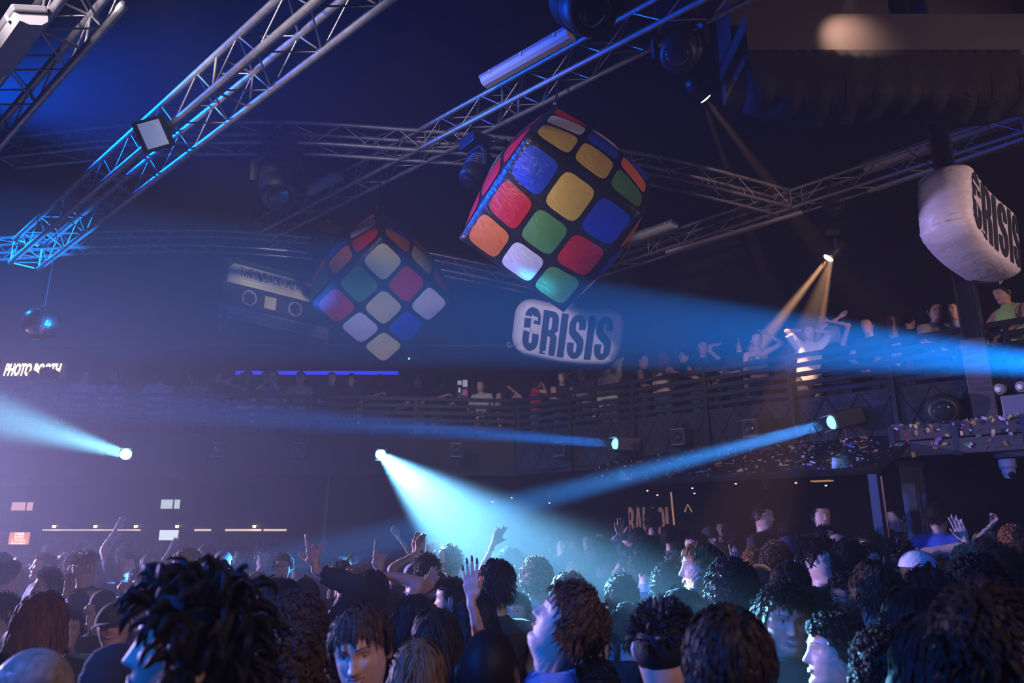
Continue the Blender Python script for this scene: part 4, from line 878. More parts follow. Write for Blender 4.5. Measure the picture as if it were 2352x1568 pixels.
def face_disp(x, z, k):
    ax = np.abs(x); g = lambda a, s: np.exp(-(a / s) ** 2)
    nz = np.clip((0.026 - z) / 0.048, 0, 1); nh = (0.005 + 0.021 * k.get('nose', 1) * nz ** 1.2) * (1 / (1 + np.exp((z - 0.030) * 450))) * (1 / (1 + np.exp((-0.031 - z) * 700)))
    d = nh * g(x, 0.0065 + 0.0055 * nz)
    d += 0.006 * g(ax - 0.013, 0.007) * g(z + 0.024, 0.008)
    d += -0.0105 * g(ax - 0.031, 0.016) * g(z - 0.015, 0.0105)
    d += 0.0040 * k.get('brow', 1) * g(ax - 0.028, 0.022) * g(z - 0.034, 0.007)
    d += 0.0040 * g(ax - 0.045, 0.018) * g(z + 0.014, 0.016)
    d += -0.003 * g(ax - 0.040, 0.015) * g(z + 0.062, 0.016) + 0.004 * g(x, 0.018) * g(z + 0.091, 0.013)
    d += -0.004 * g(x, 0.02) * g(z + 0.072, 0.006) + 0.003 * g(x, 0.024) * g(z + 0.053, 0.010)
    return d
def surf_y(x, z, k):                   # front surface (-Y) of the face at x,z
    w = interp(z, T_WIDE); f = interp(z, T_FRONT); c = np.sqrt(np.clip(1 - (x / w) ** 2, 0.02, 1)); return -f * c - face_disp(x, z, k)
HEADC = {}
def head_mesh(lod, mouth='closed', eyes='open', nose=1.0, ears=True):
    """verts (local, face towards -Y, origin mid head), faces, mats, number of bottom ring verts (first ring)"""
    key = (lod, mouth, eyes, nose, ears)
    if key in HEADC: return HEADC[key]
    M = (48, 30)[lod]; k = {'nose': nose}
    zs = np.concatenate([np.linspace(-.178, -.132, 4), np.linspace(-.122, .05, (36, 19)[lod]), np.linspace(.062, .108, (6, 4)[lod]), [.1135, .1165]])
    s = np.arange(M) / M; th = 2 * np.pi * s - 0.42 * np.sin(2 * np.pi * s)
    V_ = []; 
    for z in zs:
        w, f, b = interp(z, T_WIDE), interp(z, T_FRONT), interp(z, T_BACK); c = np.cos(th); x = w * np.sin(th)
        y = np.where(c > 0, -f * c, -b * c)
        if -.125 < z < .06: y = y - face_disp(x, z, k) * np.clip((c - 0.25) / 0.3, 0, 1)
        V_.append(np.stack([x, y, np.full(M, z)], 1))
    n = len(zs); Vv = np.concatenate(V_ + [np.array([[0, 0, .117]])]); fs = [(i * M + j, i * M + (j + 1) % M, (i + 1) * M + (j + 1) % M, (i + 1) * M + j) for i in range(n - 1) for j in range(M)]
    fs += [((n - 1) * M + j, (n - 1) * M + (j + 1) % M, n * M) for j in range(M)]; mi = [0] * len(fs)
    mb = MB(); mb.v = [tuple(p) for p in Vv]; mb.f = fs; mb.mi = mi
    # lips, teeth
    wd = {'closed': .023, 'smile': .029, 'open': .022}[mouth]; cur = {'closed': .002, 'smile': .011, 'open': .003}[mouth]; gap = {'closed': .0012, 'smile': .0065, 'open': .012}[mouth]
    xs = np.linspace(-wd, wd, 9)
    if lod == 0 or mouth != 'closed':
        for sg, mid in ((1, 0), (-1, 1)):
            pts = []; rr = []
            for x in xs:
                q = 1 - (x / wd) ** 2; z = -.054 + cur * (x / wd) ** 2 + sg * gap * q + (0.0028 * sg * q)
                pts.append((x, float(surf_y(x, z, k)) - 0.0005, z)); rr.append(.0016 + (.0032 if sg > 0 else .0042) * q)
            mb.tube(pts, rr, 6, True, 1)
        if gap > .003:
            vs = []
            for x in xs:
                q = 1 - (x / wd) ** 2
                for sg in (-1, 1): z = -.054 + cur * (x / wd) ** 2 + sg * gap * q; vs.append((x * .97, float(surf_y(x, z, k)) - 0.0012 + (0.002 if mouth == 'open' else 0), z))
            fs2 = [(2 * i, 2 * i + 2, 2 * i + 3, 2 * i + 1) for i in range(len(xs) - 1)]; mb.add(vs, fs2, 5 if mouth == 'smile' else 3)
            if mouth == 'open':
                vs = []
                for x in xs * .85:
                    q = 1 - (x / wd) ** 2
                    for e in (0.35, 1.0): z = -.054 + cur * (x / wd) ** 2 + e * gap * q; vs.append((x, float(surf_y(x, z, k)) - 0.0016, z))
                mb.add(vs, fs2, 5)
    # eyes, lids, brows
    for sx in (-1, 1):
        ex, ez = sx * .031, .015; ey = float(surf_y(.031, .015, k)) + .0085; R = .0118
        if lod == 0 or eyes == 'open':
            na, nb = 10, 7; vs = []; 
            for j in range(nb + 1):
                for i in range(na):
                    ph = math.pi * 0.62 * j / nb; a = 2 * math.pi * i / na; vs.append((ex + R * math.sin(ph) * math.cos(a), ey - R * math.cos(ph), ez + R * math.sin(ph) * math.sin(a)))
            fsx = [(j * na + i, (j + 1) * na + i, (j + 1) * na + (i + 1) % na, j * na + (i + 1) % na) for j in range(nb) for i in range(na)]
            for f_, jj in zip(fsx, [j for j in range(nb) for i in range(na)]): pass
            k0 = len(mb.v); mb.v += vs
            for j in range(nb):
                for i in range(na): mb.f.append(tuple(k0 + q for q in (j * na + i, j * na + (i + 1) % na, (j + 1) * na + (i + 1) % na, (j + 1) * na + i))); mb.mi.append(3 if j < 2 else 2)
            cl = {'open': 0.30, 'half': -0.05, 'closed': -0.75}[eyes]; nl = 6; vs = []; Rl = R * 1.10   # upper lid
            for j in range(nl + 1):
                el = cl + (1.55 - cl) * j / nl
                for i in range(9): az = -1.35 + 2.7 * i / 8; vs.append((ex + Rl * math.cos(el) * math.sin(az), ey - Rl * math.cos(el) * math.cos(az), ez + Rl * math.sin(el)))
            mb.add(vs, [(j * 9 + i, j * 9 + i + 1, (j + 1) * 9 + i + 1, (j + 1) * 9 + i) for j in range(nl) for i in range(8)], 0)
            lash = [(ex + Rl * 1.02 * math.cos(cl) * math.sin(az), ey - Rl * 1.03 * math.cos(cl) * math.cos(az), ez + Rl * math.sin(cl)) for az in np.linspace(-1.3, 1.3, 7)]; mb.tube(lash, .0010, 4, True, 4)
        pts = []; rr = []
        for t in np.linspace(0, 1, 6):
            x = sx * (.013 + .040 * t); z = .0355 + .006 * math.sin(t * 2.2) - .004 * t; pts.append((x, float(surf_y(abs(x), z, k)) - .0012, z)); rr.append(.0036 * (1 - .55 * t))
        mb.tube(pts, rr, 5, True, 4, flat=0.6)
    if ears:
        for sx in (-1, 1):
            nu, nv = 14, 5; vs = []; e_out = V((sx * .93, .36, 0)).normalized(); e_b = V((-.15 * sx, .98, 0)).normalized(); c = V((sx * .0735, .012, -.004))
            for i in range(nu):
                a = 2 * math.pi * i / nu; ry = .0165 if math.sin(a) > -0.3 else .0125; rz = .031
                for (kk, oo) in ((1.0, 0.0), (1.08, .009), (1.0, .0145), (.80, .0135), (.55, .0085)):
                    vs.append(c + e_b * (.013 + math.cos(a) * ry * kk) + V((0, 0, 1)) * (math.sin(a) * rz * kk) + e_out * (oo + .006 * max(0, math.cos(a))))
            fs2 = [(i * nv + j, ((i + 1) % nu) * nv + j, ((i + 1) % nu) * nv + j + 1, i * nv + j + 1) for i in range(nu) for j in range(nv - 1)]
            fs2.append(tuple(i * nv + nv - 1 for i in range(nu)))
            mb.add(vs, fs2 if sx < 0 else [f[::-1] for f in fs2], 0)
    out = (np.array(mb.v), mb.f, mb.mi, M); HEADC[key] = out; return out

# ---- voxel merging: primitives of one body or hand are fused to one skin
def fuse(jobs):
    """jobs: list of (MB, voxel); returns list of (verts, faces)"""
    obs = []
    for mb_, vx in jobs:
        o = bpy.data.objects.new('tmp', mb_.mesh('tmp', M_black)); COL.objects.link(o); r = o.modifiers.new('r', 'REMESH'); r.mode = 'VOXEL'; r.voxel_size = vx; obs.append(o)
    dg = bpy.context.evaluated_depsgraph_get(); dg.update(); out = []
    for o in obs:
        me = o.evaluated_get(dg).data; n = len(me.vertices); co = np.empty(n * 3, np.float32); me.vertices.foreach_get('co', co); co = co.reshape(-1, 3).astype(float)
        lt = np.empty(len(me.polygons), np.int32); me.polygons.foreach_get('loop_total', lt); li = np.empty(len(me.loops), np.int32); me.loops.foreach_get('vertex_index', li)
        st = np.concatenate([[0], np.cumsum(lt)[:-1]]); F_ = [tuple(li[a:a + b]) for a, b in zip(st, lt)]; out.append((co, F_))
    for o in obs:
        me = o.data; bpy.data.objects.remove(o); bpy.data.meshes.remove(me)
    return out
def smooth(co, F_, it=2, lam=0.5, fix=None):
    E = set()
    for f in F_:
        for a, b in zip(f, f[1:] + f[:1]): E.add((a, b) if a < b else (b, a))
    E = np.array(list(E)); n = len(co)
    deg = np.bincount(E.ravel(), minlength=n)[:, None].clip(1)
    for k in range(it):
        for l in (lam, -lam * 1.03):
            s = np.zeros_like(co); np.add.at(s, E[:, 0], co[E[:, 1]]); np.add.at(s, E[:, 1], co[E[:, 0]]); d = s / deg - co
            if fix is not None: d[fix] = 0
            co = co + l * d
    return co
def normals(co, F_):
    nrm = np.zeros_like(co); Q = np.array([f if len(f) == 4 else f + (f[-1],) for f in F_]); d = np.cross(co[Q[:, 2]] - co[Q[:, 0]], co[Q[:, 3]] - co[Q[:, 1]])
    for k in range(4): np.add.at(nrm, Q[:, k], d)
    return nrm / np.linalg.norm(nrm, axis=1, keepdims=True).clip(1e-9)
def cap_tube(mb, pts, rad, n=10, flat=1.0, up=None):
    """tube with rounded ends"""
    pts = [V(p) for p in pts]; r = list(rad) if hasattr(rad, '__len__') else [rad] * len(pts)
    a = (pts[0] - pts[1]).normalized(); b = (pts[-1] - pts[-2]).normalized()
    P = [pts[0] + a * r[0] * .95, pts[0] + a * r[0] * .6] + pts + [pts[-1] + b * r[-1] * .6, pts[-1] + b * r[-1] * .95]
    mb.tube(P, [r[0] * .25, r[0] * .8] + r + [r[-1] * .8, r[-1] * .25], n, True, 0, flat, up)

# ---- hands: wrist at origin, fingers along +Z, palm towards -Y, thumb on +X
FING = {  # per finger: spread angle (deg), curl at the three joints (deg)
 'open': [(-9, 4, 6, 4), (-3, 2, 4, 3), (4, 3, 5, 4), (13, 6, 8, 5), ('t', 42, 8, 6)],
 'flat': [(-4, 5, 6, 4), (-1, 4, 5, 4), (2, 5, 6, 4), (6, 7, 8, 6), ('t', 30, 10, 8)],
 'relaxed': [(-4, 25, 30, 20), (-1, 32, 36, 22), (3, 38, 40, 24), (7, 42, 42, 26), ('t', 28, 22, 18)],
 'point': [(-3, 4, 5, 4), (0, 82, 95, 60), (3, 86, 95, 60), (6, 88, 95, 60), ('t', 20, 40, 35)],
 'fist': [(-2, 78, 92, 58), (0, 82, 95, 60), (2, 86, 95, 60), (4, 88, 95, 60), ('t', 18, 42, 40)],
 'peace': [(-8, 6, 6, 4), (5, 5, 6, 4), (3, 84, 95, 60), (6, 86, 95, 60), ('t', 12, 48, 45)],
 'horns': [(-10, 6, 6, 4), (0, 62, 70, 40), (3, 70, 72, 45), (10, 30, 30, 20), ('t', 55, 4, 2)],
 'grip': [(-3, 58, 62, 40), (0, 62, 66, 42), (3, 64, 68, 42), (6, 66, 70, 44), ('t', 40, 36, 30)],
}
TIPS = {}
def hand_prims(pose):
    mb = MB(); pl = .090; tips = []; TIPS[pose] = tips
    for (x0, z0, x1, z1, r) in ((-.006, -.03, -.004, .03, .023), (.010, .012, .030, pl - .008, .0135), (.002, .01, .010, pl - .004, .0140), (-.006, .01, -.009, pl - .007, .0138), (-.014, .012, -.028, pl - .016, .0128), (.012, .016, .030, .04, .0155)):
        cap_tube(mb, [(x0, 0, z0), ((x0 + x1) / 2, 0, (z0 + z1) / 2), (x1, 0.001, z1)], [r * (1.0 if z0 >= 0 else 1), r, r * .95], 8)
    base = [(.030, pl - .004), (.0105, pl), (-.009, pl - .003), (-.027, pl - .013)]; L = [(.042, .026, .021), (.047, .030, .022), (.043, .028, .021), (.034, .021, .019)]
    for f in range(4):
        sp, c1, c2, c3 = FING[pose][f]; a = math.radians(-sp); d = V((math.sin(a), 0, math.cos(a))); x = V((1, 0, 0)); x = (x - d * x.dot(d)).normalized(); p = V((base[f][0], 0.0, base[f][1])); pts = [p]; cum = 0
        for l, c in zip(L[f], (c1, c2, c3)):
            cum += c; dd = Matrix.Rotation(math.radians(cum), 3, x) @ d; pts.append(pts[-1] + dd * l)
        tips.append((pts[-1], (pts[-1] - pts[-2]).normalized())); q = [pts[0]]
        for a_, b_ in zip(pts, pts[1:]): q += [a_.lerp(b_, .5), b_]
        r0 = (.0092, .0095, .0090, .0080)[f]; cap_tube(mb, q, np.linspace(r0, r0 * .76, len(q)), 8)
    _, sp, c2, c3 = FING[pose][4]; a = math.radians(sp); d = V((math.sin(a), -.35, math.cos(a))).normalized(); ax = d.cross(V((-.6, -.5, .4))).normalized(); p = V((.016, -.004, .022)); pts = [p]
    for l, c in zip((.040, .032, .026), (0, c2, c3)):
        d = Matrix.Rotation(math.radians(c), 3, ax) @ d; pts.append(pts[-1] + d * l)
    tips.append((pts[-1], (pts[-1] - pts[-2]).normalized())); cap_tube(mb, pts, [.0135, .0115, .0100, .0085], 8); return mb
HAND = {}
def prep_hands():
    keys = [(p, lv) for p in FING for lv in (0, 1, 2)]
    res = fuse([(hand_prims(p), (.0046, .0072, .0105)[lv]) for p, lv in keys])
    for k, (co, F_) in zip(keys, res):
        co = smooth(co, F_, 2, .45); cut(k, co, F_)
def cut(k, co, F_):
    low = co[:, 2] < -.022; keep = [f for f in F_ if not any(low[i] for i in f)]; lost = set(i for f in F_ if any(low[j] for j in f) for i in f); used = set(i for f in keep for i in f)
    ring = [i for i in used if i in lost]; ring.sort(key=lambda i: math.atan2(co[i][1], co[i][0])); co = co.copy()
    for i in ring: co[i][2] = -.024
    m = {o: n for n, o in enumerate(sorted(used))}; HAND[k] = (co[sorted(used)], [tuple(m[i] for i in f) for f in keep], [m[i] for i in ring])

# ---- one body
def ik(S, W, l1, l2, hint):
    d = W - S; L = d.length
    if L > l1 + l2 - .012: W = S + d * ((l1 + l2 - .012) / L); d = W - S; L = d.length
    if L < .12: W = S + d.normalized() * .12; d = W - S; L = .12
    x = d / L; a = (l1 * l1 - l2 * l2 + L * L) / (2 * L); h = math.sqrt(max(0, l1 * l1 - a * a)); y = hint - x * hint.dot(x)
    if y.length < 1e-4: y = x.orthogonal()
    return S + x * a + y.normalized() * h, W
ARM_PRESET = {  # wrist target relative to the body (x is out to the arm's own side), elbow hint, hand pose, palm vector
 'down': ((.24, -.06, .86), (.3, 1, -.2), 'relaxed', (-1, 0, 0)), 'bent': ((.16, -.32, 1.10), (.8, .5, -1), 'relaxed', (-.6, 0, -1)), 'dance': ((.30, -.28, 1.28), (1, .2, -1), 'relaxed', (-.5, -.4, -.4)),
 'rail': ((.12, -.40, 1.06), (1, .1, -.2), 'relaxed', (0, 0, -1)), 'up': ((.20, -.10, 1.94), (1, .1, .1), 'open', (0, -1, 0)), 'upbend': ((.30, -.18, 1.72), (1, .3, -.4), 'open', (0, -1, 0)), 'face': ((.05, -.16, 1.52), (1, -.3, -1), 'relaxed', (-.3, 1, 0)),
 'drink': ((.10, -.26, 1.40), (1, -.1, -1), 'grip', (-1, 0, 0)), 'crossed': ((-.08, -.22, 1.20), (1, -.2, -.6), 'relaxed', (0, 1, 0)), 'hair': ((.12, .02, 1.66), (1, -.3, .2), 'relaxed', (-1, 0, 0)), 'behind': ((.05, -.10, 1.75), (1, 0, .3), 'relaxed', (0, 1, 0)),
}
class Body:
    """collects the fused primitives and the bones of one posed figure, in metres, facing -Y, feet at z=0"""
    def __init__(s, H=1.75, female=False, build=1.0, lean=0.0, side=0.0, head=(0, 0, 0), armL='down', armR='down', lod=1, top='tee', bottom='jeans', mouth='closed', eyes='open', nose=1.0, ears=True, neck=1.0):
        s.k = H / 1.75; s.lod = lod; s.top = top; s.bottom = bottom; s.head = head; s.hm = (0 if lod == 0 else 1, mouth, eyes, nose, ears)
        fw = .90 if female else 1.0; s.fw = fw; bones = []; mb = MB()
        Rl = (Matrix.Rotation(math.radians(side), 3, 'Y') @ Matrix.Rotation(math.radians(lean), 3, 'X')); piv = V((0, 0, .95)); s.Rl, s.piv = Rl, piv
        def up(p, w=1.0):
            p = V(p)
            if p.z <= .95: return p
            t = min(1, (p.z - .95) / .25) * w; return piv + (Matrix.Identity(3).lerp(Rl, t) @ (p - piv))
        s.up = up
        hip = 1.06 if female else 1.0; s.hip = hip
        rings = [(.84, .150 * hip, .110), (.92, .168 * hip, .120), (1.0, .158 * hip, .115), (1.08, (.132 if female else .146) * build, .100 * build), (1.2, .150 * fw * build, .112 * build), (1.32, .172 * fw * build, .120), (1.395, .158 * fw, .100), (1.44, .10 * fw, .078), (1.475, .066, .062)]
        vs = []; n = 18
        for z, a, b in rings:
            for i in range(n): t = 2 * math.pi * i / n; vs.append(up((a * sgnpow(math.cos(t), .85), b * sgnpow(math.sin(t), .85), z)))
        m = len(rings); fs = [(j * n + i, j * n + (i + 1) % n, (j + 1) * n + (i + 1) % n, (j + 1) * n + i) for j in range(m - 1) for i in range(n)] + [tuple(range(n - 1, -1, -1)), tuple((m - 1) * n + i for i in range(n))]; mb.add(vs, fs)
        nk0, nk1 = up((0, .018, 1.43)), up((0, .006, 1.56)); cap_tube(mb, [nk0, nk1], [.060 * neck, .056 * neck], 12); bones.append(('neck', up((0, .015, 1.475)), nk1, .055)); bones.append(('torso', V((0, 0, .9)), up((0, 0, 1.2)), .145)); bones.append(('torso', up((0, 0, 1.2)), up((0, .01, 1.36)), .15)); bones.append(('torso', up((-.1 * fw, 0, 1.40)), up((.1 * fw, 0, 1.40)), .075))
        s.headc = up((0, -.012, 1.633)); s.hands = []
        for sd, arm in ((1, armL), (-1, armR)):
            if isinstance(arm, str): arm = dict(p=arm)
            pre = ARM_PRESET[arm.get('p', 'down')]; tgt = arm.get('w'); hand = arm.get('hand', pre[2])
            if tgt is None: t = V(pre[0]); tgt = up(V((t.x * sd * fw, t.y, t.z)), .9 if t.z > 1 else 0)
            else: tgt = V(tgt) / s.k
            hint = V(arm.get('hint', (pre[1][0] * sd, pre[1][1], pre[1][2]))); raise_ = max(0, min(1, (tgt.z - 1.3) / .5))
            S = up((sd * (.182 * fw - .025 * raise_), .0, 1.398 + .055 * raise_)); E, W = ik(S, tgt, .290, .262, hint); si = up((sd * .09 * fw, 0, 1.40))
            cap_tube(mb, [si, S], [.062 * build, .060 * build * fw], 10); cap_tube(mb, [S, S.lerp(E, .45), E], [.056 * build * fw, .049 * fw * build, .039 * fw], 10); cap_tube(mb, [E, E.lerp(W, .35), W, W + (W - E).normalized() * .02], [.039 * fw, .040 * fw, .0265 * (.95 if female else 1), .025], 10)
            nm = 'L' if sd > 0 else 'R'; bones += [('ua' + nm, S, E, .045), ('fa' + nm, E, W, .033)]
            fd = (W - E).normalized(); hd = V(arm['dir']).normalized() if 'dir' in arm else fd; palm = V(arm.get('palm', (pre[3][0] * sd, pre[3][1], pre[3][2])))
            s.hands.append((sd, E, W, hd, palm, hand, arm.get('lod', max(1, lod) if arm.get('w') is None and lod == 0 else (1 if arm.get('w') is not None and lod == 2 else lod))))
        for sd in (1, -1):
            h, kn, an = V((sd * .092, 0, .90)), V((sd * .105, -.02, .50)), V((sd * .11, .02, .09)); cap_tube(mb, [h, h.lerp(kn, .5), kn], [.098 * hip, .080, .058], 10); cap_tube(mb, [kn, kn.lerp(an, .35), an], [.056, .057, .038], 10); cap_tube(mb, [an + V((0, .02, -.045)), an + V((0, -.15, -.05))], [.042, .038], 8)
            bones += [('leg', h, kn, .07), ('leg', kn, an, .05), ('foot', an + V((0, .03, -.05)), an + V((0, -.15, -.05)), .04)]
        s.mb = mb; s.bones = bones
    def voxel(s): return (.0195, .026, .031)[s.lod]
    def finish(s, co, F_):
        """attach head and hands to the fused body; returns body mesh arrays plus garment arrays"""
        co = smooth(co, F_, 2, .5); nb = len(s.bones); D = np.empty((nb, len(co))); T = np.empty((nb, len(co)))
        for i, (nm, a, b, r) in enumerate(s.bones):
            a_, b_ = np.array(a), np.array(b); ab = b_ - a_; t = np.clip(((co - a_) @ ab) / (ab @ ab), 0, 1); D[i] = np.linalg.norm(co - a_ - t[:, None] * ab, axis=1) - r; T[i] = t
        best = D.argmin(0); lab = np.array([b[0] for b in s.bones]); L = lab[best]; t = T[best, np.arange(len(co))]
        nrm = normals(co, F_)
        G = {}
        def garment(mask, off, flare=None, wr=0.004, name='g'):
            ff = [f for f in F_ if all(mask[i] for i in f)]
            if not ff: return None
            us = sorted(set(i for f in ff for i in f)); m_ = {o: n_ for n_, o in enumerate(us)}; c2 = co[us] + nrm[us] * off
            if wr:
                p = c2 * 1.0; c2 = c2 + nrm[us] * (wr * (np.sin(p[:, 2] * 55 + 9 * np.sin(p[:, 0] * 14) + 5 * np.sin(p[:, 1] * 17)) * .5 + np.sin(p[:, 0] * 47 + p[:, 2] * 31) * .5))[:, None]
            F2 = [tuple(m_[i] for i in f) for f in ff]
            # relax the open border so hems run clean
            cnt = {}
            for f in F2:
                for a, b in zip(f, f[1:] + f[:1]): e = (a, b) if a < b else (b, a); cnt[e] = cnt.get(e, 0) + 1
            nb_ = {}
            for (a, b), c in cnt.items():
                if c == 1: nb_.setdefault(a, []).append(b); nb_.setdefault(b, []).append(a)
            for _ in range(6):
                new = {i: (c2[i] + sum(c2[j] for j in q) / len(q)) / 2 for i, q in nb_.items()}
                for i, p in new.items(): c2[i] = p
            if flare is not None: c2 = flare(c2)
            # turn the hem in for thickness
            hem = list(nb_); mp = {i: len(c2) + q for q, i in enumerate(hem)}; inner = np.array([c2[i] - nrm[us[i]] * off * .9 for i in hem]) if hem else np.zeros((0, 3)); c2 = np.concatenate([c2, inner])
            for f in list(F2):
                for a, b in zip(f, f[1:] + f[:1]):
                    e = (a, b) if a < b else (b, a)
                    if cnt[e] == 1: F2.append((b, a, mp[a], mp[b]))
            return c2 * s.k, F2
        arm_u = np.isin(L, ['uaL', 'uaR']); arm_f = np.isin(L, ['faL', 'faR']); tor = L == 'torso'; z = co[:, 2]
        # undo lean for heights on the torso
        zt = z.copy()
        top = s.top
        if top in ('tee', 'oversize', 'shirt', 'jersey'): G['shirt'] = garment((tor & (z > .80)) | (arm_u & (t < (.62 if top != 'oversize' else .85))), .013 if top != 'oversize' else .026, None, .005)
        elif top in ('long', 'hoodie', 'jacket'): G['shirt'] = garment((tor & (z > .80)) | arm_u | (arm_f & (t < .90)), .014 if top == 'long' else .026, None, .006)
        elif top == 'vest': G['shirt'] = garment(tor & (np.abs(co[:, 0]) < .15), .011, None, .003)
        elif top == 'halter': G['shirt'] = garment(tor & (z > 1.05) & (z < s.up((0, 0, 1.36)).z), .010, None, .003)
        tm = MB(); n_ = 16; vs = [(a * s.hip * sgnpow(math.cos(q), .85), b * sgnpow(math.sin(q), .85), zz) for zz, a, b in ((1.0, .176, .130), (.94, .184, .136), (.86, .176, .132), (.80, .120, .10)) for q in [2 * math.pi * i / n_ for i in range(n_)]]
        tm.add(vs, [(j * n_ + i, j * n_ + (i + 1) % n_, (j + 1) * n_ + (i + 1) % n_, (j + 1) * n_ + i) for j in range(3) for i in range(n_)]); sm = MB()
        for sd in (1, -1):
            tm.tube([(sd * .088, 0, .90), (sd * .094, -.005, .78), (sd * .102, -.02, .52), (sd * .106, -.005, .36), (sd * .11, .02, .09)], [.108 * s.hip, .098, .074, .072, .062], 12, False)
            sm.tube([(sd * .11, .085, .05), (sd * .11, .06, .062), (sd * .11, -.02, .068), (sd * .112, -.12, .05), (sd * .112, -.175, .038)], [.02, .048, .052, .045, .018], 10, True, 0, .85)
        G['trousers'] = (np.array(tm.v) * s.k, tm.f); G['shoe'] = (np.array(sm.v) * s.k, sm.f)
        # hood / collar rings
        # ---- neck cut and head
        vx = s.voxel(); parts_v = [co]; F_ = list(F_); mats_ = None
        def remove_above(axis_p, axis_d, limit, sel):
            h = (co - np.array(axis_p)) @ np.array(axis_d); gone = sel & (h > limit); keep = [f for f in F_ if not any(gone[i] for i in f)]; lost = set(i for f in F_ if any(gone[j] for j in f) for i in f); used = set(i for f in keep for i in f); return keep, [i for i in used if i in lost]
        upv = (s.up((0, 0, 1.6)) - s.up((0, 0, 1.5))).normalized(); npnt = s.up((0, .012, 1.478)); rad = np.linalg.norm(co - np.array(npnt), axis=1)
        axdist = np.linalg.norm((co - np.array(npnt)) - ((co - np.array(npnt)) @ np.array(upv))[:, None] * np.array(upv), axis=1)
        F_, ring = remove_above(npnt, upv, -.004, (L == 'neck') | ((axdist < .082) & ((co - np.array(npnt)) @ np.array(upv) > 0)) & ~arm_f & ~arm_u)
        def zipper(loopA, PA, loopB, PB, c, ax):
            ax = np.array(ax); u = np.cross(ax, [0.31, 0.7, 0.2]); u /= np.linalg.norm(u); v = np.cross(ax, u)
            ang = lambda P: np.arctan2((P - c) @ v, (P - c) @ u)
            a, b = ang(PA), ang(PB); ia, ib = np.argsort(a), np.argsort(b); A = [loopA[i] for i in ia]; B = [loopB[i] for i in ib]; a, b = np.sort(a), np.sort(b); out = []; i = j = 0; nA, nB = len(A), len(B)
            while i < nA or j < nB:
                na = a[i + 1] if i + 1 < nA else a[0] + 2 * np.pi if i < nA else 9e9; nb2 = b[j + 1] if j + 1 < nB else b[0] + 2 * np.pi if j < nB else 9e9
                if na <= nb2 and i < nA: out.append((A[i % nA], A[(i + 1) % nA], B[j % nB])); i += 1
                elif j < nB: out.append((A[i % nA], B[(j + 1) % nB], B[j % nB])); j += 1
                else: break
            return out
        Vtot = [co]; off = len(co); mi = [0] * 0; newF = []
        hv, hf, hmi, M_ = head_mesh(*s.hm); pit, yaw, rol = [math.radians(q) for q in s.head]
        qh = (Matrix.Rotation(yaw, 3, 'Z') @ Matrix.Rotation(-pit, 3, 'X') @ Matrix.Rotation(rol, 3, 'Y')).to_quaternion(); Rb = Matrix.Identity(3).lerp(s.Rl, .45)
        base = s.up((0, -.002, 1.50)); pv = np.array([0, .025, -.120]); hz = hv[:, 2]; wq = np.clip((hz + .178) / .070, 0, 1); wq = wq * wq * (3 - 2 * wq); P = np.empty_like(hv)
        hc0 = np.array(s.headc); Rfull = Rb @ qh.to_matrix(); s.headM = Matrix.Translation(V(hc0)) @ Rb.to_4x4() @ Matrix.Translation(V(pv)) @ qh.to_matrix().to_4x4() @ Matrix.Translation(-V(pv))
        for wv in np.unique(wq):
            sel = wq == wv; R_ = np.array((Rb @ Quaternion((1, 0, 0, 0)).slerp(qh, float(wv)).to_matrix())); P[sel] = (hv[sel] - pv) @ R_.T + np.array(Rb) @ pv + hc0
        newF += [tuple(i + off for i in f) for f in hf]; mi2 = list(hmi); hring = list(range(off, off + M_)); Vtot.append(P); off += len(P)
        c = np.array(npnt) + np.array(upv) * .01
        if len(ring) > 5:
            bridge = zipper(ring, co[ring], hring, P[:M_], c, upv)
        else: bridge = []
        newF += bridge; mi2 += [0] * len(bridge)
        for (sd, E, W, hd, palm, pose, hl) in s.hands:
            hvv, hff, hring_ = HAND[(pose, hl)]; z_ = hd; y_ = -(palm - z_ * palm.dot(z_))
            if y_.length < 1e-3: y_ = z_.orthogonal()
            y_.normalize(); x_ = y_.cross(z_); 
            # thumb side: right hand (sd<0) seen with palm forward and fingers up has the thumb on its left (+X of the body)
            mir = 1.0 if sd < 0 else -1.0
            R_ = np.array(Matrix((x_ * mir, y_, z_)).transposed()); ks_ = .96 if s.fw < 1 else 1.04; Ph = (hvv * ks_) @ R_.T + np.array(W) + np.array(z_) * .024
            nm = 'faL' if sd > 0 else 'faR'; fd = (W - E).normalized(); sel = (L == nm); h = (co - np.array(W)) @ np.array(fd); gone = sel & (h > -.012)
            used0 = set(i for f in F_ for i in f); keep = [f for f in F_ if not any(gone[i] for i in f)]; lost = set(i for f in F_ if any(gone[j] for j in f) for i in f); used = set(i for f in keep for i in f); ring = [i for i in used if i in lost]
            hf2 = [tuple(i + off for i in f) for f in hff]
            if mir < 0: hf2 = [f[::-1] for f in hf2]
            if len(ring) > 4:
                F_ = keep; br = zipper(ring, co[ring], [i + off for i in hring_], Ph[hring_], np.array(W), fd)
                newF += br; mi2 += [0] * len(br)
            newF += hf2; mi2 += [0] * len(hf2); Vtot.append(Ph); off += len(Ph)
        hid = (np.isin(L, ['leg', 'foot']) & (z < .86)) if 'trousers' in G else np.zeros(len(co), bool); F_ = [f for f in F_ if not all(hid[i] for i in f)]   # legs live in the trousers
        VV = np.concatenate(Vtot) * s.k; FF = [tuple(int(i) for i in f) for f in F_] + newF; MI = [0] * len(F_) + mi2
        used = np.unique(np.concatenate([np.array(f) for f in FF])); mp = -np.ones(len(VV), int); mp[used] = np.arange(len(used)); VV = VV[used]; FF = [tuple(int(mp[i]) for i in f) for f in FF]
        s.body = (VV, FF, MI); s.garments = {k_: g for k_, g in G.items() if g is not None}
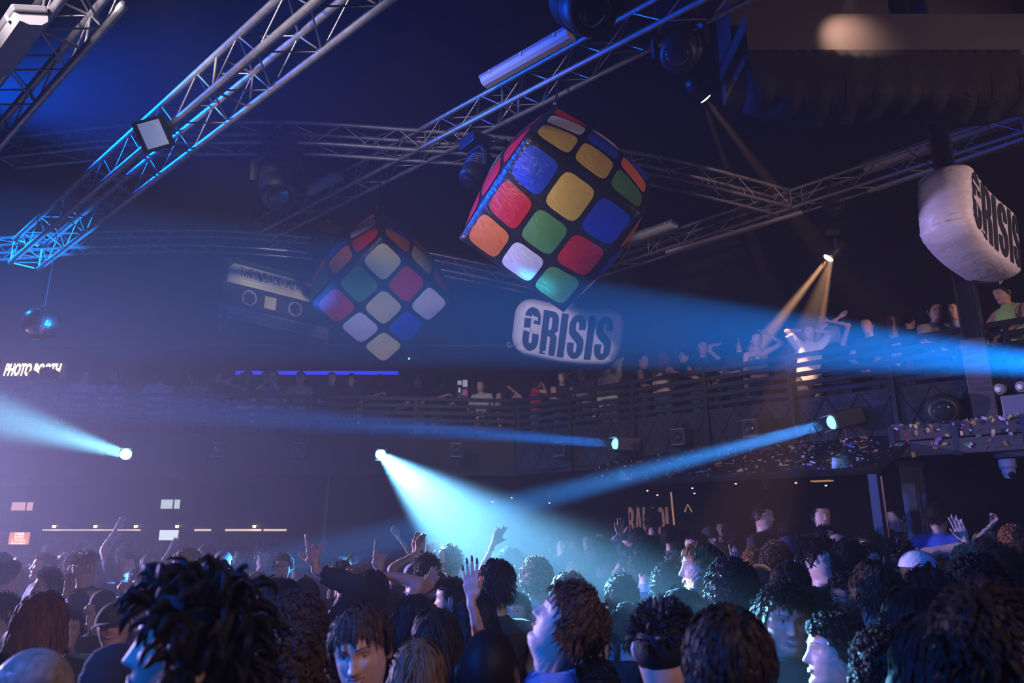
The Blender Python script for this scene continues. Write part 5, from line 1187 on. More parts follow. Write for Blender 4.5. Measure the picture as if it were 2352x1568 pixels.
        s.headM = Matrix.Scale(s.k, 4) @ s.headM; return s
def arr_mesh(name, VV, FF, mats_, MI=None):
    me = bpy.data.meshes.new(name); me.from_pydata(VV.tolist(), [], FF)
    for m_ in mats_: me.materials.append(m_)
    if MI is not None and len(me.polygons) == len(MI): me.polygons.foreach_set('material_index', MI)
    me.polygons.foreach_set('use_smooth', [True] * len(me.polygons)); me.update(); return me

# ================================================================== hair, in head coordinates (face towards -Y, origin mid head)
def skull(p, off=0.0):
    """push points out of the skull ellipsoid"""
    c = np.array([0, .006, .012]); r = np.array([.0775, .0985, .104]) + off; q = (p - c) / r; l = np.linalg.norm(q, axis=1, keepdims=True); return np.where(l < 1, c + (p - c) / np.maximum(l, 1e-6), p)
def scalp_pts(n, rng, zmin_back=-.06, front=.058, side=-.005):
    """random roots over the hair bearing scalp"""
    front += .017
    out = []
    while len(out) < n:
        d = rng.normal(size=3); d /= np.linalg.norm(d); p = np.array([0, .006, .012]) + d * np.array([.0775, .0985, .104]); f = -d[1]
        zl = front if f > .55 else (side + (front - side) * max(0, f) / .55 if f > 0 else side + (zmin_back - side) * (-f))
        if p[2] > zl: out.append(p)
    return np.array(out)
def locks(roots, dirs, length, seg, width, thick, rng, grav=0.0, stiff=.7, layer=(.004, .016), wave=0.0, waven=0.0, taper=.35, curl=None, hug=True, ribbon=False, cling=0.0):
    n = len(roots); pos = roots.copy(); d = dirs / np.linalg.norm(dirs, axis=1, keepdims=True).clip(1e-6); L = np.broadcast_to(np.asarray(length, float), (n,)) * (0.8 + .4 * rng.rand(n)); step = L / seg; lay = layer[0] + (layer[1] - layer[0]) * rng.rand(n); P = [pos.copy()]; ph = rng.rand(n) * 6.28
    for k in range(seg):
        d = d * stiff + np.array([0, 0, -1]) * grav + rng.normal(size=(n, 3)) * .06
        if wave: a = ph + waven * (k + 1); sdv = np.cross(d, np.array([0.2, 0.9, 0.3])); d = d + sdv * (wave * np.sin(a))[:, None]
        if curl is not None:
            a = curl * (k + 1) + ph; u = np.cross(d, np.array([.3, .2, .93])); u /= np.linalg.norm(u, axis=1, keepdims=True).clip(1e-6); w_ = np.cross(u, d); d = d * .5 + (u * np.cos(a)[:, None] + w_ * np.sin(a)[:, None]) * .9
        d /= np.linalg.norm(d, axis=1, keepdims=True).clip(1e-6); pos = pos + d * step[:, None]
        if hug:
            c = np.array([0, .006, .012]); r = np.array([.0775, .0985, .104]) + lay[:, None]; q = (pos - c) / r; l = np.linalg.norm(q, axis=1, keepdims=True); new = np.where(l < 1, c + (pos - c) / np.maximum(l, 1e-6), pos)
            pos = new
            if cling: surf = c + (pos - c) / np.maximum(l, 1e-6); pos = np.where((l > 1) & (pos[:, 2:3] > -.015), pos + (surf - pos) * cling, pos)
            if grav > .3:                  # rest on back, shoulders and chest
                lowz = pos[:, 2] < -.14; bk = lowz & (pos[:, 1] > .02); fr = lowz & (pos[:, 1] <= .02); m_ = np.clip((-.14 - pos[:, 2]) / .08, 0, 1)
                pos[:, 1] = np.where(bk, np.maximum(pos[:, 1], .085 + .05 * m_), np.where(fr, np.minimum(pos[:, 1], -.06 - .055 * m_), pos[:, 1]))
        d = pos - P[-1]; d /= np.linalg.norm(d, axis=1, keepdims=True).clip(1e-6); P.append(pos.copy())
    P = np.stack(P, 1); vs = []; fs = []; c0 = np.array([0, .006, .0])
    T = np.gradient(P, axis=1); T /= np.linalg.norm(T, axis=2, keepdims=True).clip(1e-6); O = P - c0; O /= np.linalg.norm(O, axis=2, keepdims=True).clip(1e-6); B = np.cross(T, O); B /= np.linalg.norm(B, axis=2, keepdims=True).clip(1e-6); N = np.cross(B, T)
    wd = (width * (.7 + .6 * rng.rand(n)))[:, None]; tt = np.linspace(0, 1, seg + 1)[None, :]; prof = (np.minimum(1, .55 + tt * 2.2)) * (1 - (1 - taper) * np.clip((tt - .45) / .55, 0, 1) ** 1.3); prof[:, -1] *= .25
    W_ = (wd * prof)[..., None]; H_ = W_ * thick
    if ribbon:
        tw = (rng.rand(n) - .5)[:, None, None] * .6; B = B * np.cos(tw) + N * np.sin(tw)
        Vv = np.stack([P + B * W_, P - B * W_], 2); idx = np.arange(n * (seg + 1) * 2).reshape(n, seg + 1, 2)
        return Vv.reshape(-1, 3), np.stack([idx[:, :-1, 0], idx[:, :-1, 1], idx[:, 1:, 1], idx[:, 1:, 0]], -1).reshape(-1, 4)
    ring = [P + B * W_, P + N * H_, P - B * W_, P - N * H_]
    Vv = np.stack(ring, 2)  # n, seg+1, 4, 3
    idx = np.arange(n * (seg + 1) * 4).reshape(n, seg + 1, 4); Fq = []
    for k in range(4):
        k2 = (k + 1) % 4; Fq.append(np.stack([idx[:, :-1, k], idx[:, :-1, k2], idx[:, 1:, k2], idx[:, 1:, k]], -1).reshape(-1, 4))
    Fq = np.concatenate(Fq); return Vv.reshape(-1, 3), Fq
def cap_shell(off, front=.060, back=-.07, side=-.012, rough=.0, rng=None, n=26, m=12, sideburn=0.0):
    """scalp shell reaching down to the hairline"""
    front += .017
    vs = []; c = np.array([0, .006, .012]); r = np.array([.0775, .0985, .104]) + off
    for j in range(m + 1):
        for i in range(n):
            a = 2 * math.pi * i / n; f = math.cos(a); zl = front + (0.006 * math.cos(3 * a)) if f > .62 else (side + (front - side) * max(0, f) / .62 if f > 0 else side + (back - side) * (-f) ** .7)
            el0 = math.asin(max(-.98, min(.98, (zl - c[2]) / r[2]))); el = el0 + (math.pi / 2 - el0) * j / m; k = 1 + (rng.normal() * rough if rng is not None and rough else 0)
            sh = 1 if j > 0 else (r - off + .001)[0] / r[0]
            vs.append(c + r * k * sh * np.array([math.sin(a) * math.cos(el), -math.cos(a) * math.cos(el), math.sin(el)]))
    return np.array(vs), np.array([(j * n + i, j * n + (i + 1) % n, (j + 1) * n + (i + 1) % n, (j + 1) * n + i) for j in range(m) for i in range(n)])
HAIRC = {}
M_hairdef = mat('hair_default', (0.02, 0.015, 0.012), 0.45)
def hair_mesh(style, var=0):
    key = (style, var)
    if key in HAIRC: return HAIRC[key]
    rng = np.random.RandomState(hash_s(style) + var * 17); parts = []; crown = np.array([.01 * (var % 3 - 1), .045, .112])
    def flow(R_, fwd=0.0, out=1.0, upw=0.0, rnd=.25):
        d = R_ - crown; d[:, 2] *= .35; d /= np.linalg.norm(d, axis=1, keepdims=True).clip(1e-6); nrm = (R_ - np.array([0, .006, .012])); nrm /= np.linalg.norm(nrm, axis=1, keepdims=True); return d * out + np.array([0, -1, 0]) * fwd + nrm * upw + rng.normal(size=R_.shape) * rnd
    def rib(R_, d, ln, seg, wd, grav, lay, **kw): parts.append(locks(R_, d, ln, seg, wd, .3, rng, grav, kw.pop('stiff', .75), lay, ribbon=True, cling=kw.pop('cling', .35), **kw))
    if style == 'buzz': parts.append(cap_shell(.0045, .060, -.07, -.02, .004, rng, 40, 18))
    elif style == 'fade':            # skin fade at the sides, textured top
        parts.append(cap_shell(.0035, .060, -.062, -.012, .003, rng, 32, 14)); R_ = scalp_pts(420, rng, .02, .058, .050); rib(R_, flow(R_, .6, .4, .30), .042, 4, .0042, .05, (.010, .022), cling=.15)
    elif style == 'short':
        parts.append(cap_shell(.009, .057, -.075, -.018, .003, rng, 32, 14)); R_ = scalp_pts(560, rng, -.065, .054, -.008); rib(R_, flow(R_, .25, .8, .22), .040, 4, .0040, .12, (.010, .018), cling=.25)
    elif style == 'tousled':
        parts.append(cap_shell(.014, .056, -.078, -.02, .005, rng, 32, 14)); R_ = scalp_pts(620, rng, -.065, .052, -.008); rib(R_, flow(R_, .15, .9, .28, .25), .060, 6, .0046, .18, (.013, .026), wave=.22, waven=1.2, cling=.30)
    elif style == 'quiff':
        parts.append(cap_shell(.008, .057, -.07, -.015, .003, rng, 32, 14)); R_ = scalp_pts(430, rng, .0, .054, .03); rib(R_, flow(R_, -.25, .35, .50, .2) + np.array([.5 * (1 if var % 2 else -1), 0, 0]), .070, 6, .0046, .08, (.014, .034), wave=.15, waven=1.1, cling=.12)
        R2 = scalp_pts(260, rng, -.065, .05, -.010); rib(R2, flow(R2, .0, 1, .1), .035, 4, .0042, .25, (.008, .013))
    elif style == 'mop':             # fringe falling towards the brow
        parts.append(cap_shell(.013, .052, -.082, -.022, .003, rng, 32, 14)); R_ = scalp_pts(480, rng, .03, .066, .045); rib(R_, flow(R_, .45, 1.0, .12, .12) + np.array([.25 * (var % 3 - 1), 0, 0]), np.where(R_[:, 1] < .0, .050, .080), 7, .0052, .25, (.015, .023))
        R2 = scalp_pts(300, rng, -.065, .055, -.008); rib(R2, flow(R2, .1, 1, .1, .15), .052, 5, .0050, .4, (.014, .022))
    elif style == 'curly':
        parts.append(cap_shell(.018, .052, -.078, -.02, .010, rng, 36, 16)); R_ = scalp_pts(430, rng, -.068, .048, -.014); R_ = skull(R_, .010); parts.append(locks(R_, flow(R_, .15, .6, .55, .6), .062, 7, .0048, .8, rng, .05, .8, (.016, .032), curl=1.15, cling=.30))
    elif style == 'afro':
        parts.append(cap_shell(.036, .050, -.075, -.018, .012, rng, 40, 18)); R_ = skull(scalp_pts(520, rng, -.065, .05, -.012), .03); parts.append(locks(R_, flow(R_, 0, .4, .4, .8), .045, 5, .0042, .9, rng, .0, .8, (.034, .048), curl=1.5, cling=.4))
    elif style == 'twists':          # thick pointed twists standing off the head
        parts.append(cap_shell(.014, .054, -.07, -.015, .006, rng, 32, 14)); R_ = scalp_pts(120, rng, -.06, .05, -.01); parts.append(locks(R_, flow(R_, .25, .75, .62, .5), .085, 8, .0098, .8, rng, .10, .80, (.014, .04), wave=.55, waven=1.9, taper=.3, cling=.08))
    elif style in ('long', 'longdark'):
        parts.append(cap_shell(.013, .056, -.088, -.04, .002, rng, 32, 14)); R_ = scalp_pts(520, rng, -.03, .056, .005); sgn = np.sign(R_[:, 0] + rng.normal(size=len(R_)) * .01); f = flow(R_, .0, .5, .05, .06) + np.stack([sgn * .75, np.full(len(R_), .30), np.zeros(len(R_))], 1); rib(R_, f, .34 + .05 * (var % 3), 13, .0058, .50, (.014, .026), wave=.05, waven=.9, stiff=.8)
        R2 = scalp_pts(260, rng, -.07, -.01, -.03); R2 = R2[R2[:, 1] > -.01]; rib(R2, flow(R2, -.2, .6, .05, .06), .26, 10, .0060, .55, (.010, .020), stiff=.8)
    elif style == 'wavy':
        parts.append(cap_shell(.014, .056, -.085, -.035, .004, rng, 32, 14)); R_ = scalp_pts(560, rng, -.05, .054, -.01); sgn = np.sign(R_[:, 0] + rng.normal(size=len(R_)) * .012); f = flow(R_, .0, .6, .15, .15) + np.stack([sgn * .5, np.full(len(R_), .3), np.zeros(len(R_))], 1); rib(R_, f, .27, 12, .0058, .42, (.016, .036), wave=.40, waven=1.3, stiff=.8, cling=.25)
    elif style == 'bob':
        parts.append(cap_shell(.014, .054, -.085, -.035, .003, rng, 32, 14)); R_ = scalp_pts(620, rng, -.05, .058, -.005); f = flow(R_, .22, .9, .10, .08); rib(R_, f, .165, 9, .0056, .42, (.016, .028), wave=.05, waven=1)
    elif style == 'bun':
        parts.append(cap_shell(.009, .060, -.075, -.02, .002, rng, 32, 14)); R_ = scalp_pts(300, rng, -.06, .058, -.012); tgt = np.array([0, .085, .085]); f = tgt - R_; rib(R_, f, .09, 5, .0045, .0, (.010, .014), stiff=.9)
        th = rng.rand(120) * 6.28; ph = np.arccos(1 - 2 * rng.rand(120)); Rb_ = np.array([0, .115, .095]) + .030 * np.stack([np.sin(ph) * np.cos(th), np.sin(ph) * np.sin(th), np.cos(ph)], 1); parts.append(locks(Rb_, rng.normal(size=(120, 3)), .035, 4, .006, .6, rng, .0, .7, (0, 0), curl=.9, hug=False))
        mbx = MB(); mbx.lathe([(.006, -.04), (.028, -.026), (.037, 0), (.028, .026), (.006, .04)], 12, Matrix.Translation((0, .115, .095))); parts.append((np.array(mbx.v), [f_ for f_ in mbx.f if len(f_) == 4]))
    elif style == 'ponytail':
        parts.append(cap_shell(.009, .060, -.075, -.02, .002, rng, 32, 14)); R_ = scalp_pts(300, rng, -.06, .058, -.012); tgt = np.array([0, .10, .055]); f = tgt - R_; rib(R_, f, .09, 5, .0045, .0, (.010, .014), stiff=.9)
        Rb_ = np.array([0, .11, .055]) + rng.normal(size=(140, 3)) * .010; parts.append(locks(Rb_, np.tile([0, .8, .2], (140, 1)) + rng.normal(size=(140, 3)) * .10, .26, 10, .005, .4, rng, .35, .85, (0.006, .02), ribbon=True))
    VV = []; FF = []; k = 0
    for v_, f_ in parts:
        VV.append(v_); FF += [tuple(int(i) + k for i in q) for q in f_]; k += len(v_)
    me = arr_mesh('hair', np.concatenate(VV), FF, [M_hairdef]); HAIRC[key] = me; return me
def hash_s(s): return sum(ord(c) * (i + 3) for i, c in enumerate(s)) % 9973
def hair_mat(name, col, rough=.58):
    m = mat('hair_' + name, col, rough, spec=.18, noise_s=60, noise_a=.35, stretch=(1, 1, .25)); return m
HC = {'black': hair_mat('black', (.008, .007, .008)), 'dark': hair_mat('dark', (.022, .014, .010)), 'brown': hair_mat('brown', (.060, .032, .018)), 'light': hair_mat('light', (.16, .09, .045)), 'blond': hair_mat('blond', (.42, .28, .14)), 'ginger': hair_mat('ginger', (.30, .11, .035)), 'auburn': hair_mat('auburn', (.17, .055, .02)), 'grey': hair_mat('grey', (.35, .33, .33)), 'ash': hair_mat('ash', (.30, .24, .18))}
# head wear in head coordinates
def cap_mesh(kind):
    mb = MB(); c = V((0, .006, .012)); 
    if kind in ('cap', 'cap_back'):
        n, m = 24, 8
        vs = []
        for j in range(m + 1):
            for i in range(n):
                a = 2 * math.pi * i / n; el = .10 + (math.pi / 2 - .10) * j / m; k = 1 + .012 * math.cos(6 * a) * (1 if j < m else 0); vs.append(c + V((.094 * k * math.sin(a) * math.cos(el), -.112 * k * math.cos(a) * math.cos(el), .112 * math.sin(el))))
        mb.add(vs, [(j * n + i, j * n + (i + 1) % n, (j + 1) * n + (i + 1) % n, (j + 1) * n + i) for j in range(m) for i in range(n)])
        mb.lathe([(.006, .112), (.010, .119), (.004, .123)], 8, Matrix.Translation(c)); s = -1 if kind == 'cap' else 1; vs = []; nn = 12
        for j in range(4):
            for i in range(nn + 1):
                a = -1.05 + 2.1 * i / nn; r = 1 + .62 * j / 3; vs.append(c + V((.094 * math.sin(a) * (1 + .12 * j / 3), s * (.108 * math.cos(a) + .070 * j / 3 * math.cos(a * .9)), .012 - .014 * j / 3 - .010 * (a * a) * j / 3)))
        k0 = len(mb.v); fs = [(j * (nn + 1) + i, j * (nn + 1) + i + 1, (j + 1) * (nn + 1) + i + 1, (j + 1) * (nn + 1) + i) for j in range(3) for i in range(nn)]; mb.add(vs, fs); mb.add([p - V((0, 0, .004)) for p in vs], [f[::-1] for f in fs])
    elif kind == 'bucket':
        mb.lathe([(.135, -.015), (.132, -.010), (.098, .035), (.088, .10), (.070, .125), (.02, .128)], 24, Matrix.Translation(c) @ Matrix.Diagonal((.95, 1.08, 1, 1)))
    elif kind == 'beanie':
        mb.lathe([(.094, .0), (.098, .008), (.098, .04), (.093, .045), (.090, .075), (.070, .112), (.035, .130), (.006, .135)], 26, Matrix.Translation(c) @ Matrix.Diagonal((.95, 1.10, 1, 1)))
    elif kind == 'hood':
        n, m = 22, 10; vs = []
        for j in range(m + 1):
            for i in range(n + 1):
                a = math.radians(42) + (2 * math.pi - 2 * math.radians(42)) * i / n; t = j / m; el = -1.25 + (math.pi / 2 + 1.25) * t; rr = 1 + .25 * max(0, -el); vs.append(c + V((.112 * rr * math.sin(a) * math.cos(min(el, 1.57)) * (1.0 if el > 0 else 1 / max(.3, math.cos(el)) ** .85), -.128 * rr * math.cos(a) * math.cos(el) * (1.0 if el > 0 else 1 / max(.3, math.cos(el)) ** .85), .128 * math.sin(el))))
        mb.add(vs, [(j * (n + 1) + i, j * (n + 1) + i + 1, (j + 1) * (n + 1) + i + 1, (j + 1) * (n + 1) + i) for j in range(m) for i in range(n)])
    elif kind == 'headband':
        mb.tube([c + V((.093 * math.cos(a), .012, .098 * math.sin(a) + .008)) for a in np.linspace(-.1, math.pi + .1, 18)], .007, 6, flat=1.8)
    elif kind == 'horn':
        mb.tube([c + V((.093 * math.cos(a), -.01, .104 * math.sin(a) + .006)) for a in np.linspace(.3, math.pi - .3, 14)], .010, 6, flat=2.2)
        mb.tube([c + V((-.03, -.01, .10)), c + V((-.06, -.015, .15)), c + V((-.10, -.02, .205))], [.026, .013, .003], 10)
    elif kind == 'glasses':
        for sx in (-1, 1):
            mb.tube([V((sx * .032 + .021 * math.cos(a), -.101 + .004 * math.cos(a) * sx, .012 + .016 * math.sin(a))) for a in np.linspace(0, 6.283, 15)], .0022, 5, cap=False); mb.tube([V((sx * .053, -.098, .016)), V((sx * .078, -.04, .018)), V((sx * .080, .02, .012))], .0020, 5)
        mb.tube([V((-.011, -.104, .014)), V((0, -.106, .017)), V((.011, -.104, .014))], .002, 5)
    elif kind == 'sunglasses':
        for sx in (-1, 1):
            mb.lathe([(.022, 0), (.022, .003), (.018, .005)], 14, Matrix.Translation((sx * .031, -.100, .012)) @ Matrix.Rotation(math.pi / 2, 4, 'X')); mb.tube([V((sx * .053, -.098, .016)), V((sx * .079, -.04, .020)), V((sx * .080, .02, .012))], .003, 5)
        mb.tube([V((-.011, -.104, .014)), V((.011, -.104, .014))], .003, 5)
    elif kind == 'clip':
        mb.box((.02, -.07, .095), (.05, .008, .006), Matrix.Rotation(.6, 3, 'Z'), bev=.002)
    elif kind == 'balls':
        for sx in (-1, 1): mb.lathe([(.002, -.018), (.012, -.014), (.019, 0), (.012, .014), (.002, .018)], 14, Matrix.Translation((sx * .030, -.135, -.045)))
        mb.tube([V((-.03, -.12, -.045)), V((0, -.115, -.05)), V((.03, -.12, -.045))], .004, 6)
    return mb
WEAR = {}
def wear_mesh(kind):
    if kind not in WEAR: WEAR[kind] = cap_mesh(kind).mesh(kind, M_case, True)
    return WEAR[kind]

# ================================================================== the crowd
def skin(name, col):
    m = mat('skin_' + name, col, .48, noise_s=25, noise_a=.10, bump=.08, bump_s=120); return m
SK = {'fair': skin('fair', (.62, .38, .29)), 'tan': skin('tan', (.46, .26, .18)), 'brown': skin('brown', (.22, .11, .07)), 'dark': skin('dark', (.09, .045, .03))}
M_lip = mat('lips', (.42, .14, .12), .4); M_eyew = mat('eye_white', (.72, .70, .68), .25); M_iris = mat('iris', (.02, .014, .01), .15); M_brow = mat('brow_hair', (.03, .02, .014), .6); M_teeth = mat('teeth', (.75, .72, .66), .3)
def cloth(name, col, rough=.85): return mat('cloth_' + name, col, rough, noise_s=30, noise_a=.12, bump=.15, bump_s=60)
CL = {k: cloth(k, c) for k, c in dict(black=(.012, .012, .014), charcoal=(.045, .045, .05), white=(.70, .68, .68), cream=(.62, .56, .48), blue=(.03, .09, .42), navy=(.015, .02, .06), grey=(.25, .25, .27), red=(.45, .02, .02), maroon=(.12, .02, .03), lavender=(.38, .36, .62), green=(.32, .50, .10), purple=(.16, .05, .28), denim=(.05, .07, .14), tan=(.35, .24, .15), teal=(.05, .28, .30), pink=(.55, .25, .30), lilac=(.50, .45, .60)).items()}
def plaid():
    m = bpy.data.materials.new('cloth_plaid'); m.use_nodes = True; n = m.node_tree; L = n.links; b = n.nodes['Principled BSDF']; b.inputs['Roughness'].default_value = .85
    tc = n.nodes.new('ShaderNodeTexCoord'); sp = n.nodes.new('ShaderNodeSeparateXYZ'); L.new(tc.outputs['Object'], sp.inputs[0]); fac = None
    for ax, sc2 in (('X', 9.0), ('Z', 9.0)):
        for k, thr in ((1.0, .55), (2.0, .80)):
            mu = n.nodes.new('ShaderNodeMath'); mu.operation = 'MULTIPLY'; mu.inputs[1].default_value = sc2 * k; L.new(sp.outputs[ax], mu.inputs[0])
            fr = n.nodes.new('ShaderNodeMath'); fr.operation = 'FRACT'; L.new(mu.outputs[0], fr.inputs[0]); gt = n.nodes.new('ShaderNodeMath'); gt.operation = 'GREATER_THAN'; gt.inputs[1].default_value = thr; L.new(fr.outputs[0], gt.inputs[0])
            if fac is None: fac = gt
            else: ad = n.nodes.new('ShaderNodeMath'); ad.operation = 'ADD'; L.new(fac.outputs[0], ad.inputs[0]); L.new(gt.outputs[0], ad.inputs[1]); fac = ad
    dv = n.nodes.new('ShaderNodeMath'); dv.operation = 'DIVIDE'; dv.inputs[1].default_value = 4.0; L.new(fac.outputs[0], dv.inputs[0])
    rp = n.nodes.new('ShaderNodeValToRGB'); rp.color_ramp.elements[0].color = (.01, .015, .05, 1); rp.color_ramp.elements[1].color = (.75, .75, .85, 1); e = rp.color_ramp.elements.new(.4); e.color = (.06, .10, .30, 1); L.new(dv.outputs[0], rp.inputs[0]); L.new(rp.outputs[0], b.inputs['Base Color']); return m
CL['plaid'] = plaid()
PEOPLE = []
def P(px, py, hp, face, hair, hc, top, tc, label, **kw):
    d = dict(px=px, py=py, hp=hp, face=face, hair=hair, hc=hc, top=top, tc=tc, label=label, base=0.0, skin='fair', female=False, wear=(), bc='denim', group=None); d.update(kw); PEOPLE.append(d); return d
UPV = (0, 0, 1); CAMV = (0, -1, 0); AWAY = (0, 1, 0)
def up_(x, y, hand='open', palm=CAMV, dt=0.0, dirw=None, hint=None):
    return dict(px=(x, y, dt), hand=hand, palmw=palm, dirw=dirw, hintw=hint)

# ---- front of the crowd
P(64, 1604, 205, -125, 'buzz', 'ash', 'hoodie', 'charcoal', 'person with close cropped pale hair and one ear showing, in a dark hood', lod=0)
P(-26, 1600, 190, 175, 'mop', 'black', 'long', 'black', 'black haired person beside the cropped pale head')
P(248, 1588, 205, -60, 'short', 'black', 'hoodie', 'black', 'person in a black beanie with warm light on the nose', wear=('beanie',), wc='black', lod=0, skin='tan')
P(428, 1492, 228, -98, 'twists', 'black', 'tee', 'navy', 'person with thick spiky black twists in profile', lod=0, head=(4, 0, 6))
P(660, 1582, 196, 178, 'curly', 'brown', 'tee', 'black', 'person with a big head of brown curls below the capped man looking up')
P(846, 1492, 182, -14, 'mop', 'brown', 'tee', 'black', 'laughing person with a brown fringe looking down', mouth='smile', eyes='half', lod=0, head=(-10, 0, -8))
P(958, 1545, 172, 172, 'long', 'light', 'long', 'navy', 'person with long straight light brown hair seen from behind', female=True)
P(1122, 1548, 200, 166, 'buzz', 'black', 'tee', 'black', 'person with a shaved black head seen from behind', lod=0, skin='dark')
P(1258, 1430, 168, -102, 'tousled', 'brown', 'shirt', 'plaid', 'man in a blue plaid shirt tipping his head back', lod=0, head=(30, 0, 0), collar='plaid', eyes='closed')
P(1358, 1486, 150, 8, 'short', 'dark', 'tee', 'black', 'man with closed eyes and short dark hair facing the stage', eyes='closed', lod=0, head=(-12, 0, 0))
P(1368, 1592, 165, 180, 'curly', 'black', 'tee', 'black', 'person with black curls bent low before the man with closed eyes')
P(1520, 1492, 180, 165, 'fade', 'black', 'tee', 'black', 'man with a black skin fade and bare neck seen from behind', lod=0, head=(-6, -18, 0))
P(1668, 1536, 245, 178, 'mop', 'dark', 'hoodie', 'black', 'person with a heavy dark mop of hair next to the laughing man in black', lod=0)
P(1800, 1428, 138, 6, 'quiff', 'dark', 'tee', 'black', 'laughing man with swept dark hair lit blue, in a black top', mouth='smile', lod=0, skin='tan', head=(-4, 6, 4))
P(1918, 1508, 172, -72, 'curly', 'black', 'tee', 'black', 'person with black curls in profile before the printed dark red shirt', lod=0)
P(2042, 1552, 215, 176, 'curly', 'dark', 'tee', 'black', 'person with dark loose curls below the wavy haired man with bare neck')
P(2162, 1530, 222, 182, 'long', 'black', 'long', 'black', 'person with long glossy black hair seen from behind', female=True, hv=1)
P(2296, 1496, 225, 138, 'short', 'dark', 'shirt', 'lavender', 'man with spectacles and an open pale collar turned away', wear=('glasses',), lod=0, collar='lavender')
P(2096, 1432, 152, 180, 'longdark', 'black', 'tee', 'black', 'person with sleek black hair behind the one with long glossy hair', female=True, hv=2)
# ---- right hand block
P(2146, 1368, 124, -58, 'wavy', 'black', 'halter', 'black', 'woman with black wavy hair and a hair clip glancing sideways', female=True, wear=('clip',), wc='teal', lod=0)
P(2010, 1366, 122, -162, 'tousled', 'brown', 'tee', 'black', 'man with wavy brown hair and bare neck seen from behind', lod=0)
P(1952, 1378, 104, -72, 'curly', 'black', 'tee', 'maroon', 'person in spectacles lit deep blue with finger raised', wear=('glasses',), skin='brown', lod=0, armL=up_(1932, 1440, 'point', CAMV, -.1))
P(1868, 1410, 118, 176, 'short', 'dark', 'jersey', 'maroon', 'person in a dark red shirt with outlined capital letters on the back', print_='NR')
P(1682, 1366, 124, 182, 'afro', 'black', 'tee', 'navy', 'person with a rounded black afro seen from behind')
P(1746, 1340, 94, 158, 'short', 'black', 'tee', 'black', 'person in a black cap with a round white badge', wear=('cap_back',), wc='black', badge=True)
P(1816, 1342, 96, 178, 'long', 'dark', 'tee', 'black', 'person in a purple cap with long dark hair', wear=('cap',), wc='purple', female=True)
P(1611, 1310, 106, -80, 'mop', 'ginger', 'jacket', 'charcoal', 'person with a ginger fringe resting fingers on the chin', lod=0, armR=up_(1588, 1388, 'relaxed', (1, 0.3, 0), -.12, (0.1, 0, 1), (-.5, -.3, -1)), eyes='half')
P(1735, 1302, 82, 172, 'curly', 'ginger', 'tee', 'black', 'person with lit ginger curls seen from behind', hv=1)
P(1782, 1292, 84, 176, 'curly', 'brown', 'tee', 'charcoal', 'person with dim brown curls next to the ginger curls')
P(1656, 1300, 62, 178, 'curly', 'ginger', 'tee', 'black', 'person with small ginger curls behind the ginger fringe', hv=2)
P(1690, 1318, 66, -160, 'short', 'black', 'tee', 'black', 'dark haired person raising a two finger sign', armR=up_(1686, 1312, 'peace', CAMV, .0, (-.15, 0, 1)))
P(1815, 1274, 74, 4, 'short', 'black', 'tee', 'black', 'man in a dark beanie behind two shining baubles', wear=('beanie', 'balls'), wc='navy')
P(1886, 1292, 86, 48, 'quiff', 'dark', 'tee', 'black', 'grinning man turning his swept dark hair sideways', mouth='smile', lod=0)
P(1958, 1292, 92, 152, 'short', 'black', 'tee', 'black', 'dark haired person before the service counter')
P(2002, 1296, 76, 62, 'curly', 'dark', 'tee', 'black', 'man with dark curls laughing open mouthed', mouth='smile', head=(12, 0, 0))
P(1926, 1226, 62, -76, None, None, 'tee', 'black', 'bald man in a black top standing behind the service counter', lod=0, base=.12)
P(1896, 1236, 62, 68, 'short', 'black', 'tee', 'blue', 'person in a blue top behind the bald man', base=.12)
P(2062, 1288, 112, 178, 'fade', 'black', 'tee', 'white', 'tall man with black hair and a white top seen from behind', lod=0)
P(2014, 1248, 68, -62, 'short', 'dark', 'tee', 'black', 'person in spectacles raising one finger beside the steel post', wear=('glasses',), armL=up_(2030, 1252, 'point', CAMV, .0))
P(2172, 1322, 84, 168, 'long', 'auburn', 'vest', 'black', 'person with straight copper hair seen from behind', female=True)
P(2270, 1250, 80, 120, 'wavy', 'blond', 'vest', 'black', 'woman with wavy blond hair talking to the red shirt', female=True)
P(2328, 1242, 66, 150, 'curly', 'ginger', 'jersey', 'red', 'person in a red sports shirt with a small white tick', tick=True)
P(2250, 1362, 124, 178, 'curly', 'black', 'tee', 'black', 'person with dense black curls before the wavy blond woman')
P(2300, 1312, 108, 174, 'short', 'black', 'tee', 'black', 'black haired person beside the red sports shirt')
P(2152, 1186, 62, 152, 'short', 'dark', 'oversize', 'blue', 'man in a loose blue top turned away under the header', base=.18)
P(2228, 1300, 62, 170, 'curly', 'blond', 'vest', 'black', 'person with gold hair raising a hand with a green bracelet', female=True, armL=up_(2222, 1252, 'flat', (-.6, -.8, 0), .1, (-.3, 0, 1)), bracelet=True)
P(2262, 1262, 64, 165, 'short', 'dark', 'vest', 'black', 'person reaching up to grip the pole under the header', armL=up_(2290, 1176, 'grip', (-1, 0, 0), .3))
P(2112, 1312, 62, 90, 'short', 'brown', 'tee', 'tan', 'person in a white cap bending between the posts', wear=('cap',), wc='white')
